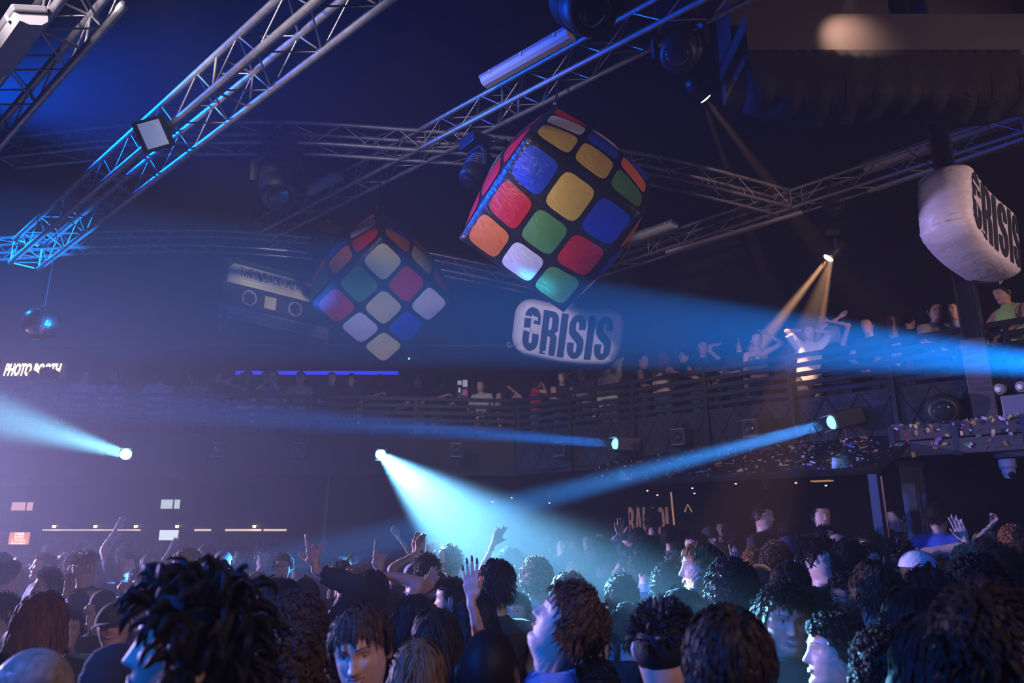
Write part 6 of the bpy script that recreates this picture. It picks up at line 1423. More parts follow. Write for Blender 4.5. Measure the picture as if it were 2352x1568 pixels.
# ---- middle of the crowd
P(1546, 1352, 96, 168, 'afro', 'black', 'tee', 'black', 'person with a black afro checking a phone', phone=True, hv=1, armL=up_(1516, 1392, 'grip', (1, 0, 0), -.15))
P(1530, 1308, 82, -38, 'mop', 'blond', 'tee', 'white', 'person with swept blond hair tipping the face upwards', head=(34, 0, 10), lod=0)
P(1486, 1288, 84, 174, 'curly', 'black', 'long', 'blue', 'person in a bright blue jersey with a white collar', collar='white')
P(1384, 1278, 76, 172, 'short', 'black', 'jacket', 'navy', 'man in a dark jacket pointing one arm upwards', armR=up_(1424, 1270, 'point', CAMV, .0, (-.35, 0, 1)))
P(1432, 1372, 104, 178, 'short', 'dark', 'tee', 'navy', 'person with short dark hair rimmed by cyan light', hv=1)
P(1446, 1446, 112, 176, 'mop', 'dark', 'tee', 'black', 'person with a fringe of light around dark hair before the cyan rimmed one', hv=1)
P(1566, 1412, 120, 182, 'long', 'black', 'tee', 'black', 'person with long black hair under the raised hand at the chin', female=True)
P(1312, 1376, 108, 178, 'bob', 'blond', 'tee', 'white', 'person with a pale bob glowing inside the broad beam', female=True)
P(1236, 1332, 90, 176, 'curly', 'blond', 'tee', 'grey', 'person with pale curls rimmed white inside the broad beam', hv=1)
P(1036, 1290, 76, 178, 'short', 'ash', 'tee', 'black', 'person whose hair edge shines white at the side of the broad beam')
P(1140, 1346, 106, 176, 'tousled', 'black', 'tee', 'black', 'man with tousled black hair standing out against the broad beam', hv=1, lod=0)
P(1186, 1410, 100, -12, 'mop', 'black', 'tee', 'black', 'person with a black fringe peering past the plaid shirt', lod=0, hv=2)
P(1038, 1376, 100, -112, 'fade', 'black', 'tee', 'black', 'man with a dark fade in profile lit blue', lod=0, hv=1)
P(1094, 1424, 126, 180, 'long', 'black', 'vest', 'black', 'woman with long black hair raising an open hand with dark nails', female=True, lod=0, armL=dict(px=(1086, 1392, -.30), hand='flat', palmw=AWAY, dirw=(-.10, .05, 1), lod=0, hintw=(1, -.2, -1)), nails=True)
P(986, 1312, 80, 152, 'short', 'dark', 'tee', 'black', 'man with a dark undercut beside the lavender cap')
P(946, 1322, 62, 172, 'short', 'black', 'shirt', 'lavender', 'person in a lavender cap worn backwards', wear=('cap_back',), wc='lavender')
P(1000, 1362, 92, 176, 'short', 'black', 'shirt', 'denim', 'person in a black beanie with a hand resting on the neck', wear=('beanie',), wc='black', armR=up_(968, 1372, 'flat', AWAY, -.15, (.5, 0, .9)))
P(950, 1420, 118, 178, 'longdark', 'black', 'tee', 'black', 'person with long black hair held by a shiny headband', female=True, wear=('headband',), wc='grey')
P(1002, 1466, 150, 180, 'long', 'dark', 'long', 'navy', 'person with very long dark hair streaked with blue light', female=True, hv=2)
P(892, 1396, 90, 176, 'bob', 'brown', 'tee', 'black', 'person with a brown bob beside the blond fringe', female=True)
P(818, 1408, 104, -96, 'bob', 'blond', 'tee', 'black', 'smiling woman with blond hair in profile', female=True, mouth='smile', lod=0)
P(818, 1342, 72, 176, 'wavy', 'blond', 'tee', 'grey', 'person with wavy pale hair seen from behind', female=True)
P(852, 1364, 108, 180, 'mop', 'black', 'tee', 'black', 'person with sleek black hair raising a pointing finger', hv=3, armR=up_(868, 1318, 'point', AWAY, .15, (.05, 0, 1)))
P(690, 1444, 128, -100, 'curly', 'brown', 'hoodie', 'lavender', 'person with brown curls looking down in profile', lod=0, head=(-14, 0, 0), hv=3)
P(694, 1378, 114, 178, 'short', 'black', 'jacket', 'black', 'person in a black cap thrusting an arm up with spread fingers', wear=('cap_back',), wc='black', armR=dict(px=(722, 1312, .05), hand='horns', palmw=AWAY, dirw=(-.1, 0, 1), lod=0, hintw=(1, 0, 0)))
P(786, 1328, 72, 176, 'curly', 'black', 'tee', 'black', 'person with black curls wearing a lime green horned headband', wear=('horn',), wc='green', hv=2)
P(562, 1418, 116, -102, 'short', 'black', 'tee', 'navy', 'capped man with an earring looking up', wear=('cap_back',), wc='navy', head=(32, 0, 0), lod=0, skin='tan', eyes='closed')
P(634, 1396, 126, 178, 'long', 'black', 'tee', 'navy', 'person with long dark hair behind the capped man looking up', female=True, hv=3)
P(474, 1376, 130, 182, 'curly', 'dark', 'tee', 'charcoal', 'person with a dim mass of dark curls above the twists', hv=1)
P(426, 1302, 74, -142, 'mop', 'blond', 'tee', 'grey', 'person with pale blond hair stretching one arm sideways', armL=up_(352, 1352, 'relaxed', (0, 0, -1), .0, (-.7, 0, -.5)))
P(322, 1350, 62, -88, 'short', 'brown', 'tee', 'white', 'person in profile under the outstretched arm')
P(338, 1428, 104, -4, 'tousled', 'brown', 'tee', 'black', 'person peering over the smiling capped man', hv=1)
P(268, 1438, 116, -12, 'short', 'dark', 'shirt', 'teal', 'smiling man in a dark cap with pale collar', wear=('cap',), wc='charcoal', mouth='smile', lod=0, head=(6, 0, -8))
P(156, 1448, 76, 6, 'short', 'brown', 'tee', 'teal', 'person looking out between the copper hair and the smiling cap')
P(110, 1350, 80, -86, 'short', 'dark', 'tee', 'blue', 'man in profile with short dark hair below the orange screen', lod=0)
P(92, 1432, 128, 168, 'bob', 'auburn', 'hoodie', 'charcoal', 'person with copper streaked dark hair seen from behind', lod=0)
P(-4, 1408, 96, -84, 'short', 'dark', 'tee', 'teal', 'person in profile cut by the edge of the view below the neon sign')
P(232, 1404, 86, 176, 'short', 'black', 'tee', 'black', 'person in a round black cap raising a blue lit fist', wear=('beanie',), wc='black', armR=up_(208, 1432, 'fist', CAMV, -.1, (-.1, 0, 1)))
P(180, 1400, 84, 172, 'mop', 'dark', 'tee', 'black', 'dark haired person raising a curled hand', armR=up_(152, 1368, 'relaxed', CAMV, .0, (.1, 0, 1)), hv=2)
P(548, 1350, 64, 172, 'mop', 'light', 'tee', 'black', 'person with a light brown crop beyond the capped man')
P(588, 1344, 62, 178, 'long', 'blond', 'tee', 'black', 'person with long pale hair holding a finger up', female=True, armR=up_(590, 1332, 'point', CAMV, .1))
P(650, 1302, 58, -20, 'curly', 'dark', 'tee', 'black', 'person in spectacles in the violet haze', wear=('glasses',), hv=2)
P(668, 1362, 60, 176, 'short', 'black', 'tee', 'black', 'person pointing one finger up beside the black cap', armR=up_(672, 1362, 'point', CAMV, .0))
P(512, 1292, 54, 160, 'short', 'dark', 'tee', 'black', 'person in a dark peaked cap in the violet haze', wear=('cap',), wc='charcoal')
P(602, 1282, 46, 10, 'short', 'brown', 'tee', 'black', 'brown haired person facing the stage far back in the haze')
P(474, 1280, 50, -30, 'tousled', 'brown', 'tee', 'black', 'person with tousled hair looking aside in the violet haze')
P(206, 1246, 46, 20, 'short', 'black', 'tee', 'black', 'person in a hat drinking below the bar lights', wear=('bucket',), wc='black', armR=dict(p='drink'))
P(960, 1330, 70, 175, 'short', 'black', 'tee', 'black', 'person with both forearms crossed high overhead', armR=up_(950, 1268, 'relaxed', AWAY, .1, (.3, 0, 1)), armL=up_(958, 1270, 'relaxed', AWAY, .0, (.2, 0, 1)))
P(990, 1328, 66, 178, 'short', 'dark', 'tee', 'black', 'person holding an open palm up beside the crossed forearms', armR=up_(980, 1288, 'open', CAMV, .2, (.2, 0, 1)))
P(925, 1300, 50, 178, 'long', 'black', 'vest', 'black', 'person far back waving a thin bare arm', female=True, armR=up_(918, 1236, 'relaxed', CAMV, .0))
P(1322, 1250, 56, -72, 'tousled', 'brown', 'tee', 'black', 'person with brown hair pressing hands to the mouth', armR=dict(p='face'), armL=dict(p='face'), lod=0)
P(1290, 1250, 48, 26, 'mop', 'black', 'tee', 'navy', 'black haired person looking down next to hands at mouth')
P(1352, 1246, 44, -8, 'short', 'dark', 'tee', 'black', 'small dim face behind the dark jacket')
P(1384, 1238, 44, -60, 'short', 'black', 'tee', 'black', 'dim face in profile beyond the dark jacket')
P(1446, 1290, 58, 178, 'short', 'black', 'vest', 'black', 'person stretching a bare arm high beside the thin post', armR=up_(1426, 1240, 'open', CAMV, .15, (-.06, 0, 1)))
P(1508, 1320, 60, 172, 'short', 'black', 'tee', 'black', 'person with a curled hand in the air above the blond face', armR=up_(1508, 1272, 'grip', CAMV, .2))
P(1256, 1250, 44, 30, 'long', 'brown', 'tee', 'black', 'long haired person deep in the beam edge', female=True)
# ---- lounge under the canopy
for (x, y, hp_, fc, hr, hcc, tp, tcc, lb, kw) in (
        (1500, 1196, 48, 175, 'short', 'black', 'tee', 'black', 'silhouetted head in front of the wall lettering', {}), (1594, 1176, 48, -60, 'short', 'black', 'tee', 'black', 'dim person touching the chin below the chevron', dict(armR=dict(p='face'))),
        (1634, 1236, 56, 30, 'short', 'dark', 'tee', 'charcoal', 'dim face looking down beyond the ginger fringe', dict(wear=('cap',), wc='black')), (1692, 1262, 60, 178, 'short', 'black', 'oversize', 'blue', 'person in a blue hooded top bending forward', dict(lean=28)),
        (1660, 1216, 46, -10, 'short', 'black', 'tee', 'black', 'faint face in the dark beneath the canopy', {}), (1752, 1186, 50, 60, 'short', 'dark', 'tee', 'black', 'faint face turned aside with pale collar', {}), (1812, 1222, 58, 150, 'short', 'dark', 'tee', 'navy', 'dim person in navy behind the bauble man', {}),
        (1988, 1172, 52, -100, 'fade', 'brown', 'tee', 'black', 'person with reddish light on the cheek near the canopy post', {}), (1884, 1186, 46, 20, 'short', 'black', 'tee', 'black', 'faint head above the blue top', {}), (2062, 1190, 50, -70, 'short', 'black', 'tee', 'black', 'dim face between the two steel posts', {}),
        (1540, 1232, 52, 176, 'short', 'black', 'tee', 'grey', 'dim person in grey under the wall lettering', {}), (1466, 1236, 50, 160, 'long', 'black', 'vest', 'black', 'dim bare shouldered person beside the thin post', dict(female=True)), (1722, 1232, 50, 170, 'short', 'black', 'tee', 'black', 'dark head between the blue hood and bauble man', {})):
    P(x, y, hp_, fc, hr, hcc, tp, tcc, lb, base=.10, **kw)
# ---- balcony: right
def BP(px, py, back, face, hair, hc, top, tc, label, **kw):
    kw.setdefault('group', None); return P(px, py, None, face, hair, hc, top, tc, label, rail=back, base=ZF, **kw)
BP(1234, 898, .45, 70, 'bob', 'dark', 'tee', 'red', 'person in red on the balcony with a hand at the cheek', armR=dict(p='face'), female=True)
BP(1292, 888, .40, 4, 'tousled', 'dark', 'vest', 'black', 'person leaning bare crossed arms on the balcony rail', armL=dict(p='crossed'), armR=dict(p='crossed'), lean=14)
BP(1336, 884, .35, -30, 'short', 'brown', 'tee', 'grey', 'person in a grey top shading the eyes on the balcony', armR=dict(p='hair'), lean=10)
BP(1402, 872, .35, 150, 'short', 'black', 'long', 'cream', 'person in a long pale shirt stretching an arm to the inflatable sign', armR=up_(1402, 848, 'open', CAMV, .0))
BP(1478, 836, .35, 66, 'bun', 'black', 'vest', 'black', 'woman with tied up black hair in a sleeveless top on the balcony', female=True)
BP(1524, 846, .40, 140, 'long', 'light', 'halter', 'cream', 'woman with long fair hair and thin straps on the balcony', female=True)
BP(1574, 838, .55, -70, 'short', 'dark', 'tee', 'charcoal', 'person half hidden behind the leaning dark jersey')
BP(1614, 800, .30, 18, 'short', 'dark', 'jersey', 'black', 'man in a dark printed jersey leaning forearms on the handrail', armL=dict(p='rail'), armR=dict(p='rail'), lean=14, print_='ARGENTINA', lod=0)
BP(1668, 800, .70, 30, 'long', 'dark', 'vest', 'black', 'person holding one bare arm straight up on the balcony', female=True, armR=up_(1655, 790, 'open', CAMV, .0))
BP(1686, 788, .55, 80, 'short', 'brown', 'tee', 'black', 'man looking over his shoulder beside the raised arm')
BP(1698, 826, .35, 10, 'long', 'black', 'tee', 'black', 'small woman smiling up beside the balcony dancers', female=True, mouth='smile', head=(12, 0, 0))
BP(1738, 800, .35, 6, 'bun', 'brown', 'halter', 'grey', 'woman dancing with eyes shut and a bent arm overhead', female=True, eyes='closed', armL=up_(1765, 768, 'point', CAMV, .0, None, (1, 0, .1)), lod=0)
BP(1858, 768, .40, 30, 'short', 'dark', 'oversize', 'white', 'person in a loose white top folding an arm across the head', armL=dict(p='hair'), armR=dict(p='hair'), lean=10, lod=0)
BP(1912, 776, .70, 170, 'bob', 'blond', 'vest', 'black', 'pale haired dancer with both hands thrown up behind the white top', female=True, armL=up_(1924, 730, 'relaxed', CAMV, .0), armR=up_(1908, 738, 'relaxed', CAMV, .0))
BP(2000, 800, .50, -20, 'short', 'black', 'tee', 'black', 'person veiled by the wide blue shaft at the rail', armL=dict(p='rail'), armR=dict(p='rail'), lean=16)
BP(2060, 802, .60, 20, 'long', 'brown', 'tee', 'lilac', 'person in pale clothes veiled by the wide blue shaft', female=True, armL=dict(p='rail'), lean=16)
BP(2092, 762, .70, 150, 'short', 'black', 'tee', 'black', 'dim person above the wide blue shaft')
BP(2160, 790, .45, 30, 'short', 'dark', 'tee', 'grey', 'person beside the column in the wide blue shaft', armR=dict(p='rail'), lean=12)
BP(2196, 752, .60, -30, 'short', 'black', 'tee', 'cream', 'person half hidden by the steel column')
BP(2306, 678, .25, -38, 'short', 'black', 'vest', 'green', 'person in a lime green sleeveless top leaning on the rail beyond the column', armL=dict(p='rail'), armR=dict(p='rail'), lean=8, lod=0, skin='tan', head=(-12, -8, 0), eyes='half')
# ---- balcony: back
def KP(px, py, back, face, hair, hc, top, tc, label, **kw): return P(px, py, None, face, hair, hc, top, tc, label, back=back, base=ZF, **kw)
KP(368, 876, .45, 178, 'short', 'brown', 'oversize', 'white', 'person in a white top hunched with the back to the balcony rail', lean=20)
KP(438, 882, .40, -40, 'long', 'dark', 'vest', 'black', 'woman waving a pink fan over the balcony rail', female=True, armL=up_(452, 912, 'grip', CAMV, -.2), fan=True)
KP(502, 868, .45, 20, 'short', 'brown', 'tee', 'black', 'man in black next to the pink fan')
KP(566, 892, .45, 12, 'long', 'dark', 'halter', 'black', 'woman on the back balcony raising one arm straight up', female=True, armR=up_(541, 866, 'open', CAMV, .0))
KP(612, 866, .55, 20, 'short', 'black', 'tee', 'black', 'tall dark headed person behind the hands at the face')
KP(628, 880, .40, -20, 'bun', 'brown', 'vest', 'pink', 'person on the back balcony holding hands to the face', armL=dict(p='face'), armR=dict(p='face'), female=True)
KP(690, 868, .40, -8, 'short', 'black', 'tee', 'grey', 'person in grey leaning on the back rail', armL=dict(p='rail'), armR=dict(p='rail'), lean=8)
KP(190, 886, .45, -20, 'short', 'dark', 'tee', 'lilac', 'hazy person in pale clothes on the back balcony', armL=dict(p='rail'))
KP(76, 866, .9, 170, 'short', 'black', 'tee', 'black', 'dark head standing before the first half of the neon word')
KP(108, 862, .8, 160, 'afro', 'black', 'tee', 'black', 'round dark head hiding the middle of the neon word')
KP(124, 864, 1.1, 175, 'short', 'black', 'tee', 'black', 'dark head hiding the end of the neon word')
KP(262, 888, .5, 10, 'long', 'brown', 'tee', 'lavender', 'long haired person in lavender in the haze of the back balcony', female=True)
KP(762, 884, .45, 20, 'short', 'black', 'tee', 'navy', 'dark figure in navy past the end of the blue strip light')
KP(806, 886, .5, -20, 'mop', 'black', 'tee', 'black', 'dark figure with a fringe on the inner balcony')
KP(872, 882, .5, 40, 'long', 'black', 'tee', 'black', 'long haired dark figure on the inner balcony', female=True)
KP(960, 886, .5, -50, 'short', 'black', 'tee', 'black', 'dark figure beside the lit notice board')
KP(1008, 888, .5, 60, 'bob', 'black', 'tee', 'charcoal', 'dark figure with bobbed hair beside the notice board', female=True)
KP(1104, 905, .6, -20, 'short', 'brown', 'tee', 'cream', 'faint figure in cream at the balcony corner', armL=dict(p='rail'), lean=16)
KP(1160, 902, .6, 40, 'long', 'dark', 'vest', 'black', 'faint long haired figure at the balcony corner', female=True, armL=dict(p='face'))

# ---- where everybody stands
for d in PEOPLE:
    if d.get('rail') is not None: q = on_rail(d['px'], d['py'], -d['rail']); d['t'] = (q - V((0, 0, CAMZ))).dot(V((0, CP, SP)))
    elif d.get('back') is not None:
        bx = (d['px'] - 1176) / FPX * 11.3; line = 10.72 + (bx + 12.4) * (.63 / 9.2) if bx < -3.2 else 11.35 + (bx + 3.2) * (.37 / 3.3)
        r = ray(d['px'], d['py']); d['t'] = (line + d['back']) / r.y
    else: d['t'] = FPX * .25 / d['hp']
def hgt(d, t=None):
    z = at(d['px'], d['py'], t or d['t']).z - d['base']; return z * 1.75 / (1.633 - .02 * (d.get('lean', 0) / 10) ** 2)
for d in PEOPLE:
    if d['base'] < 3: q = at(d['px'], d['py'], d['t']); d['base'] = PLAT if on_platform(q.x, q.y) else 0.0
for d in PEOPLE:
    lo, hi = (1.52, 1.92) if not d['female'] else (1.50, 1.80)
    if d['base'] >= 3 : d['H'] = max(1.50, min(1.92, hgt(d))); continue
    h = hgt(d)
    if not lo <= h <= hi:
        z = max(lo, min(hi, h)) * 1.633 / 1.75 + d['base'] - CAMZ; rz = ray(d['px'], d['py']).z
        if abs(rz) > .012 and z / rz > 0: d['t'] = max(d['t'] * .72, min(d['t'] * 1.35, z / rz))
for d in PEOPLE:
    if d['base'] < 3 and d['px'] < 760: d['t'] = min(d['t'], 11.6)
for it in range(60):                       # ease crowded neighbours apart along their sight lines
    for i, a in enumerate(PEOPLE):
        if a['base'] >= 3: continue
        pa = at(a['px'], a['py'], a['t'])
        for b in PEOPLE[i + 1:]:
            if b['base'] >= 3: continue
            pb = at(b['px'], b['py'], b['t']); dd = math.hypot(pa.x - pb.x, pa.y - pb.y)
            if dd < .42:
                s = 1 if a['t'] > b['t'] else -1; a['dt'] = max(-.20, min(.20, a.get('dt', 0) + s * .01)); b['dt'] = max(-.20, min(.20, b.get('dt', 0) - s * .01))
                a.setdefault('t0', a['t']); b.setdefault('t0', b['t']); a['t'] = a['t0'] * (1 + a['dt']); b['t'] = b['t0'] * (1 + b['dt']); pa = at(a['px'], a['py'], a['t'])
for d in PEOPLE:
    if d['base'] < 3: q = at(d['px'], d['py'], d['t']); d['base'] = PLAT if on_platform(q.x, q.y) else 0.0
    if d['base'] < 3: d['H'] = max(1.46, min(1.97, hgt(d)))

# ---- build the individual figures
prep_hands()
def local_arm(a, org, Rinv, t):
    if a is None: return dict(p='down')
    a = dict(a)
    if 'px' in a: x, y, dt = a.pop('px'); a['w'] = Rinv @ (at(x, y, t + dt) - org)
    for k_, n_ in (('palmw', 'palm'), ('dirw', 'dir'), ('hintw', 'hint')):
        if a.get(k_) is not None: a[n_] = Rinv @ V(a[k_])
        a.pop(k_, None)
    a.setdefault('p', 'up' if 'w' in a else 'down'); return a
rngp = random.Random(3); POSES = ['down', 'bent', 'dance', 'down', 'bent']
for d in PEOPLE:
    d.setdefault('lod', 1 if d['t'] < 6 else 2)
    hw0 = at(d['px'], d['py'], d['t']); R3 = Matrix.Rotation(math.radians(d['face']) - math.atan2(hw0.x, hw0.y), 3, 'Z'); d['R3'] = R3; hw = at(d['px'], d['py'], d['t'])
    k_ = d['H'] / 1.75; lean = d.get('lean', 0); Rl = Matrix.Rotation(math.radians(lean), 3, 'X'); hl = (V((0, 0, .95)) + Rl @ V((0, -.012, .683))) * k_; q = R3 @ hl
    d['org'] = V((hw.x - q.x, hw.y - q.y, d['base'] if d['base'] < 3 else d['base']))
    Rinv = R3.inverted()
    arms = [local_arm(d.get(s) if isinstance(d.get(s), dict) else None, d['org'], Rinv, d['t']) if d.get(s) else dict(p=rngp.choice(POSES)) for s in ('armL', 'armR')]
    d['B'] = Body(H=d['H'], female=d['female'], build=d.get('build', 1.0), lean=lean, head=d.get('head', (rngp.uniform(-4, 4), rngp.uniform(-8, 8), rngp.uniform(-4, 4))), armL=arms[0], armR=arms[1], lod=d['lod'], top=d['top'], mouth=d.get('mouth', 'closed'), eyes=d.get('eyes', 'open'), nose=rngp.uniform(.85, 1.15), ears=d['hair'] not in ('long', 'longdark', 'wavy', 'bob', 'afro'))
def body_mats(sk): return [SK[sk], M_lip, M_eyew, M_iris, M_brow, M_teeth]
def dress(root, B, d):
    for nm, g in B.garments.items():
        m_ = CL[d['tc']] if nm == 'shirt' else CL[d['bc']] if nm == 'trousers' else CL['black']
        nme = {'shirt': {'hoodie': 'hoodie', 'jacket': 'jacket', 'vest': 'vest', 'halter': 'strappy_top', 'jersey': 'jersey', 'long': 'long_sleeved_top'}.get(d['top'], 'top'), 'trousers': 'trousers', 'shoe': 'footwear'}[nm]
        link(bpy.data.objects.new(nme, arr_mesh(nme, g[0], g[1], [m_])), root)
def set_obj_mat(o, m_): o.material_slots[0].link = 'OBJECT'; o.material_slots[0].material = m_
def headgear(root, B, d):
    if d.get('hair'):
        hats = any(x in ('cap', 'cap_back', 'beanie', 'bucket', 'hood') for x in d['wear']); st = d['hair']
        if hats and st in ('short', 'curly', 'tousled', 'quiff', 'mop', 'fade'): st = 'buzz'
        o = link(bpy.data.objects.new('hair', hair_mesh(st, d.get('hv', 0) % 3)), root); o.matrix_basis = B.headM; set_obj_mat(o, HC[d['hc']])
    for w_ in d['wear']:
        nm = {'cap_back': 'cap', 'clip': 'hair_clip', 'horn': 'horned_headband', 'balls': 'shining_bauble'}.get(w_, w_); o = link(bpy.data.objects.new(nm, wear_mesh(w_)), root); o.matrix_basis = B.headM
        set_obj_mat(o, M_case if w_ in ('glasses', 'sunglasses') else mat('bauble', (.8, .85, .9), .08, .6) if w_ == 'balls' else CL[d.get('wc', 'black')])
        if d.get('badge') and w_ == 'cap_back':
            mb = MB(); Mb = Matrix.Translation((.02, .112, .055)) @ Matrix.Rotation(-math.pi / 2 + .35, 4, 'X'); mb.lathe([(.026, 0), (.026, .004), (.022, .005)], 18, Mb); b_ = mb.build('badge', CL['white'], o); mb = MB()
            for k in range(6): a = k * math.pi / 3; mb.tube([Mb @ V((.005 * math.cos(a), .005 * math.sin(a), .006)), Mb @ V((.018 * math.cos(a), .018 * math.sin(a), .006))], .003, 4)
            mb.build('emblem', CL['black'], b_)
    if d.get('collar'):
        mb = MB(); n_ = 20; vs = []
        for j, (r_, z_) in enumerate(((.070, -.012), (.073, .026), (.082, .020), (.096, -.020))):
            for i in range(n_ + 1): a = math.radians(25) + (2 * math.pi - math.radians(50)) * i / n_; p = B.up(V((r_ * math.sin(a), -r_ * 1.0 * math.cos(a) + .012, 1.470 + z_ + .012 * -math.cos(a)))) * B.k; vs.append(p)
        mb.add(vs, [(j * (n_ + 1) + i, j * (n_ + 1) + i + 1, (j + 1) * (n_ + 1) + i + 1, (j + 1) * (n_ + 1) + i) for j in range(3) for i in range(n_)]); mb.build('collar', CL[d['collar']], root, True)
def shirt_print(root, B, text, h, w_, back, z0, m_, r_=.004):
    shirt = next((c for c in root.children if c.name.split('.')[0] in ('jersey', 'top', 'hoodie')), None)
    if shirt is None: return
    from mathutils.bvhtree import BVHTree
    me = shirt.data; bv = BVHTree.FromPolygons([v.co for v in me.vertices], [p.vertices[:] for p in me.polygons]); s = 1 if back else -1
    def f(x, y):
        o = V((x * (-1 if not back else 1) * (1 if back else -1), s * 1.0, (z0 + y) * B.k)); hit = bv.ray_cast(o, V((0, -s, 0))); return (hit[0] + V((0, s * .003, 0))) if hit[0] is not None else V((x, s * .12, (z0 + y) * B.k))
    mb = MB(); adv = w_ / len(text); scribe(mb, text, (-w_ / 2), 0, h, adv * .75, adv, (lambda x, y: f(-x if back else x, y)) if back else f, r_, 0, False); mb.build('print', m_, shirt)
STK['G'] = [[(.75, .8), (.45, 1), (.1, .75), (.1, .25), (.45, 0), (.78, .2), (.78, .5), (.5, .5)]]
res = fuse([(d['B'].mb, d['B'].voxel()) for d in PEOPLE])
for d, (co, F_) in zip(PEOPLE, res):
    B = d['B'].finish(co, F_); root = bpy.data.objects.new('person', arr_mesh('person', *B.body[:2], body_mats(d['skin']), B.body[2])); link(root)
    root.matrix_basis = MW(d['R3'], d['org']); tag(root, d['label'], 'person', d['group'] or ('people on the balcony' if d['base'] >= 3 else 'people in the crowd'))
    dress(root, B, d); headgear(root, B, d)
    if d.get('print_'): shirt_print(root, B, d['print_'], .11 if d['print_'] == 'NR' else .045, .24 if d['print_'] == 'NR' else .26, d['print_'] == 'NR', 1.24, mat('print_white', (.6, .62, .75), .6), .007 if d['print_'] == 'NR' else .004)
    if d.get('tick'):
        shirt = next(c for c in root.children if c.name.startswith('jersey')); mb = MB(); Q = [V((.06, .150, 1.34)), V((.075, .152, 1.325)), V((.12, .142, 1.35))]; mb.tube([p * B.k for p in Q], [.003, .008, .002], 6); mb.build('tick_mark', CL['white'], shirt)
    for (sd, E, W, hd, palm, pose, hl) in B.hands:
        own = ('w' in (d.get('armL' if sd > 0 else 'armR') or {})) or ('px' in (d.get('armL' if sd > 0 else 'armR') or {}))
        if not own: continue
        if d.get('bracelet'):
            Rb_ = look((W - E)); c = (W - (W - E).normalized() * .05) * B.k; mb = MB(); mb.tube([c + Rb_ @ V((.033 * math.cos(a), .033 * math.sin(a), 0)) for a in np.linspace(0, 6.283, 17)], .007, 6, cap=False); mb.build('bracelet', CL['teal'], root, True)
        if d.get('phone') or d.get('fan'):
            R_ = look(hd, palm); c = d['R3'] @ ((W + hd * .09 + palm.normalized() * .02) * B.k) + d['org']
            if d.get('phone'):
                o = frame_empty('phone', MW(d['R3'] @ R_, c)); tag(o, 'smartphone with a pink glowing screen held before the black afro', 'phone'); mb = MB(); mb.box((0, 0, 0), (.072, .009, .15), bev=.004); mb.build('case', M_case, o); mb = MB(); mb.box((0, -.0055, 0), (.064, .002, .138)); mb.build('screen', mat('phone_screen', (.6, .3, .5), .2, emit=(.6, .25, .5), es=.5), o)
            else:
                o = frame_empty('hand_fan', MW(Matrix.Rotation(-.25, 3, 'Y'), c)); tag(o, 'round pink hand fan waved over the balcony rail', 'fan'); mb = MB(); n_ = 20; vs = []
                for j in range(2):
                    for i in range(n_ + 1): a = math.radians(20 + 140 * i / n_); r_ = (.03, .24)[j]; vs.append(V((r_ * math.cos(a), .008 * (i % 2), r_ * math.sin(a))))
                mb.add(vs, [(i, i + 1, n_ + 2 + i, n_ + 1 + i) for i in range(n_)]); mb.build('pleated_leaf', CL['pink'], o)
                for k in range(5): a = math.radians(25 + 130 * k / 4); mb = MB(); mb.tube([V((0, .004, 0)), V((.235 * math.cos(a), .004, .235 * math.sin(a)))], .003, 4); mb.build('rib', M_timber, o)
        if d.get('nails'):
            z_ = hd; y_ = -(palm - z_ * palm.dot(z_)); y_.normalize(); x_ = y_.cross(z_); mir = 1.0 if sd < 0 else -1.0; R_ = Matrix((x_ * mir, y_, z_)).transposed(); ks_ = .96 if B.fw < 1 else 1.04
            for tp, td in TIPS[pose]:
                p0 = (R_ @ ((tp + V((0, .005, 0))) * ks_) + W + z_ * .024) * B.k; d0 = (R_ @ td).normalized(); mb = MB(); mb.tube([p0 - d0 * .006, p0 + d0 * .006, p0 + d0 * .016, p0 + d0 * .022], [.0055, .0062, .0045, .001], 8, True, 0, .45, (R_ @ V((0, 1, 0)))); mb.build('fingernail', mat('nail_varnish', (.10, .01, .025), .25), root, True)

# ---- further dancers filling the floor: a few figures, copied
proto = []
specs = [dict(top='tee', armL='dance', armR='bent'), dict(top='long', armL='bent', armR='down', female=True), dict(top='tee', armL='down', armR='down'), dict(top='hoodie', armL='bent', armR='bent'), dict(top='vest', armL='down', armR='dance', female=True), dict(top='tee', armL='up', armR='down'), dict(top='tee', armL='down', armR='upbend', female=True), dict(top='jacket', armL='down', armR='drink')]
Bs = [Body(H=1.75, lod=2, head=(rngp.uniform(-6, 10), rngp.uniform(-25, 25), rngp.uniform(-5, 5)), **s) for s in specs]
for B, (co, F_), s in zip(Bs, fuse([(b.mb, b.voxel()) for b in Bs]), specs):
    B.finish(co, F_); proto.append((arr_mesh('person', *B.body[:2], body_mats('fair'), B.body[2]), {k: arr_mesh(k, g[0], g[1], [CL['black']]) for k, g in B.garments.items()}, B.headM, s))
pr_ = [(i.label if 0 else a['px'], b['px'], round(math.hypot(a['org'].x - b['org'].x, a['org'].y - b['org'].y), 2)) for i_, a in enumerate(PEOPLE) for b in PEOPLE[i_ + 1:] if abs(a['base'] - b['base']) < 1 and math.hypot(a['org'].x - b['org'].x, a['org'].y - b['org'].y) < .30]
print('CLOSE', len(pr_), pr_)
OBST = [o.location for o in COL.objects if o.parent is None and o.name.split('.')[0] in ('slim_pillar', 'steel_post', 'canopy_post', 'dark_post', 'tube_light', 'steel_column')]
taken = [(d['org'].x, d['org'].y) for d in PEOPLE if d['base'] < 3] + [(p.x, p.y) for p in OBST] + [(q.x, q.y) for s_ in (-.4, 0, .4) for q in [bpy.data.objects['service_counter'].location + RAIL_D * s_]]; heads = [(d['px'], d['py'], FPX * .25 / d['t'], d['t']) for d in PEOPLE if d['base'] < 3]
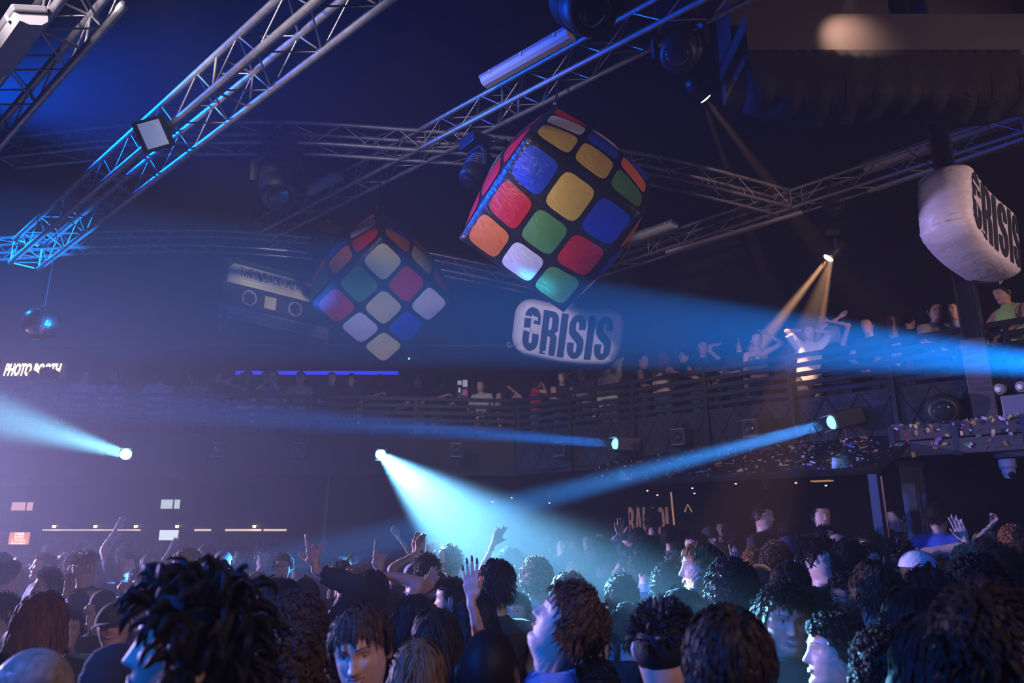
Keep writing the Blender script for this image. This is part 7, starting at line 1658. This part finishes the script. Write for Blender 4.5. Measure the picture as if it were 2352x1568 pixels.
PH = {'black': 'black', 'dark': 'dark brown', 'brown': 'brown', 'light': 'light brown', 'blond': 'blond', 'ginger': 'ginger'}
def project(p):
    q = V(p) - V((0, 0, CAMZ)); t = q.y * CP + q.z * SP; return 1176 + FPX * q.x / t, 784 - FPX * (-q.y * SP + q.z * CP) / t, t
count = 0
spots = [(x + rngp.uniform(-.12, .12), y + rngp.uniform(-.12, .12)) for y in np.arange(2.6, 12.4, .62) for x in np.arange(-9.0, 6.5, .60)]
for (x, y) in spots:
    H = rngp.uniform(1.58, 1.84); px, py, t = project((x, y, H * .933))
    if not (-60 < px < 2420) or y < 2.4: continue
    off = (V((x, y, 0)) - RAIL_P).dot(RAIL_N)
    if off < -2.8 or (y > 11.7 and x < -1.0): continue
    if any(math.hypot(x - a, y - b) < .44 for a, b in taken): continue
    hp = FPX * .25 / t
    if any(h[3] > t - .1 and abs(h[0] - px) < .55 * (h[2] + hp) and py - .5 * hp < h[1] + .35 * h[2] for h in heads): continue
    if t < 5.0 or on_platform(x, y): continue
    me, gs, hM, s = proto[rngp.choices(range(8), (5, 4, 6, 4, 3, 1, 1, 3))[0]]; k_ = H / 1.75
    fem = s.get('female', False); st = rngp.choice(['long', 'bob', 'wavy', 'bun', 'ponytail', 'long']) if fem else rngp.choice(['short', 'tousled', 'curly', 'fade', 'mop', 'quiff', 'short']); hc = rngp.choices(list(PH), (6, 7, 5, 3, 2, 1))[0]; tc = rngp.choices(['black', 'navy', 'charcoal', 'white', 'grey', 'denim', 'maroon'], (9, 4, 4, 2, 2, 2, 1))[0]
    root = link(bpy.data.objects.new('person', me)); root.location = (x, y, PLAT if on_platform(x, y) else 0); root.rotation_euler = (0, 0, math.radians(rngp.choice([180, 175, 190, 160, 200, 170, 20, -60, 70]))); root.scale = (k_, k_, k_)
    zone = 'towards the bar' if x < -2.2 else 'under the canopy' if off < 1.3 and x > 0 else 'beyond the broad beam'
    hl_ = {'long': 'long', 'longdark': 'long', 'bob': 'bobbed', 'wavy': 'wavy', 'bun': 'knotted', 'ponytail': 'tied', 'short': 'short', 'tousled': 'tousled', 'curly': 'curly', 'fade': 'faded', 'mop': 'fringed', 'quiff': 'swept'}[st]
    tag(root, f"person with {hl_} {PH[hc]} hair and {tc} clothes in the crowd {zone}", 'person', f'dancers deep in the crowd {zone}')
    for nm, gm in gs.items():
        nme = {'shirt': 'hoodie' if s['top'] == 'hoodie' else 'top', 'trousers': 'trousers', 'shoe': 'footwear'}[nm]; o = link(bpy.data.objects.new(nme, gm), root); set_obj_mat(o, CL[tc] if nm == 'shirt' else CL['denim'] if nm == 'trousers' else CL['black'])
    o = link(bpy.data.objects.new('hair', hair_mesh(st, rngp.randrange(2))), root); o.matrix_basis = hM; set_obj_mat(o, HC[hc]); taken.append((x, y)); heads.append((px, py, hp, t)); count += 1
print('FILL', count, 'PEOPLE', len(PEOPLE), 'TRIS', sum(len(m.loop_triangles) if m.loop_triangles else sum(max(0, p.loop_total - 2) for p in m.polygons) for m in bpy.data.meshes if m.users))
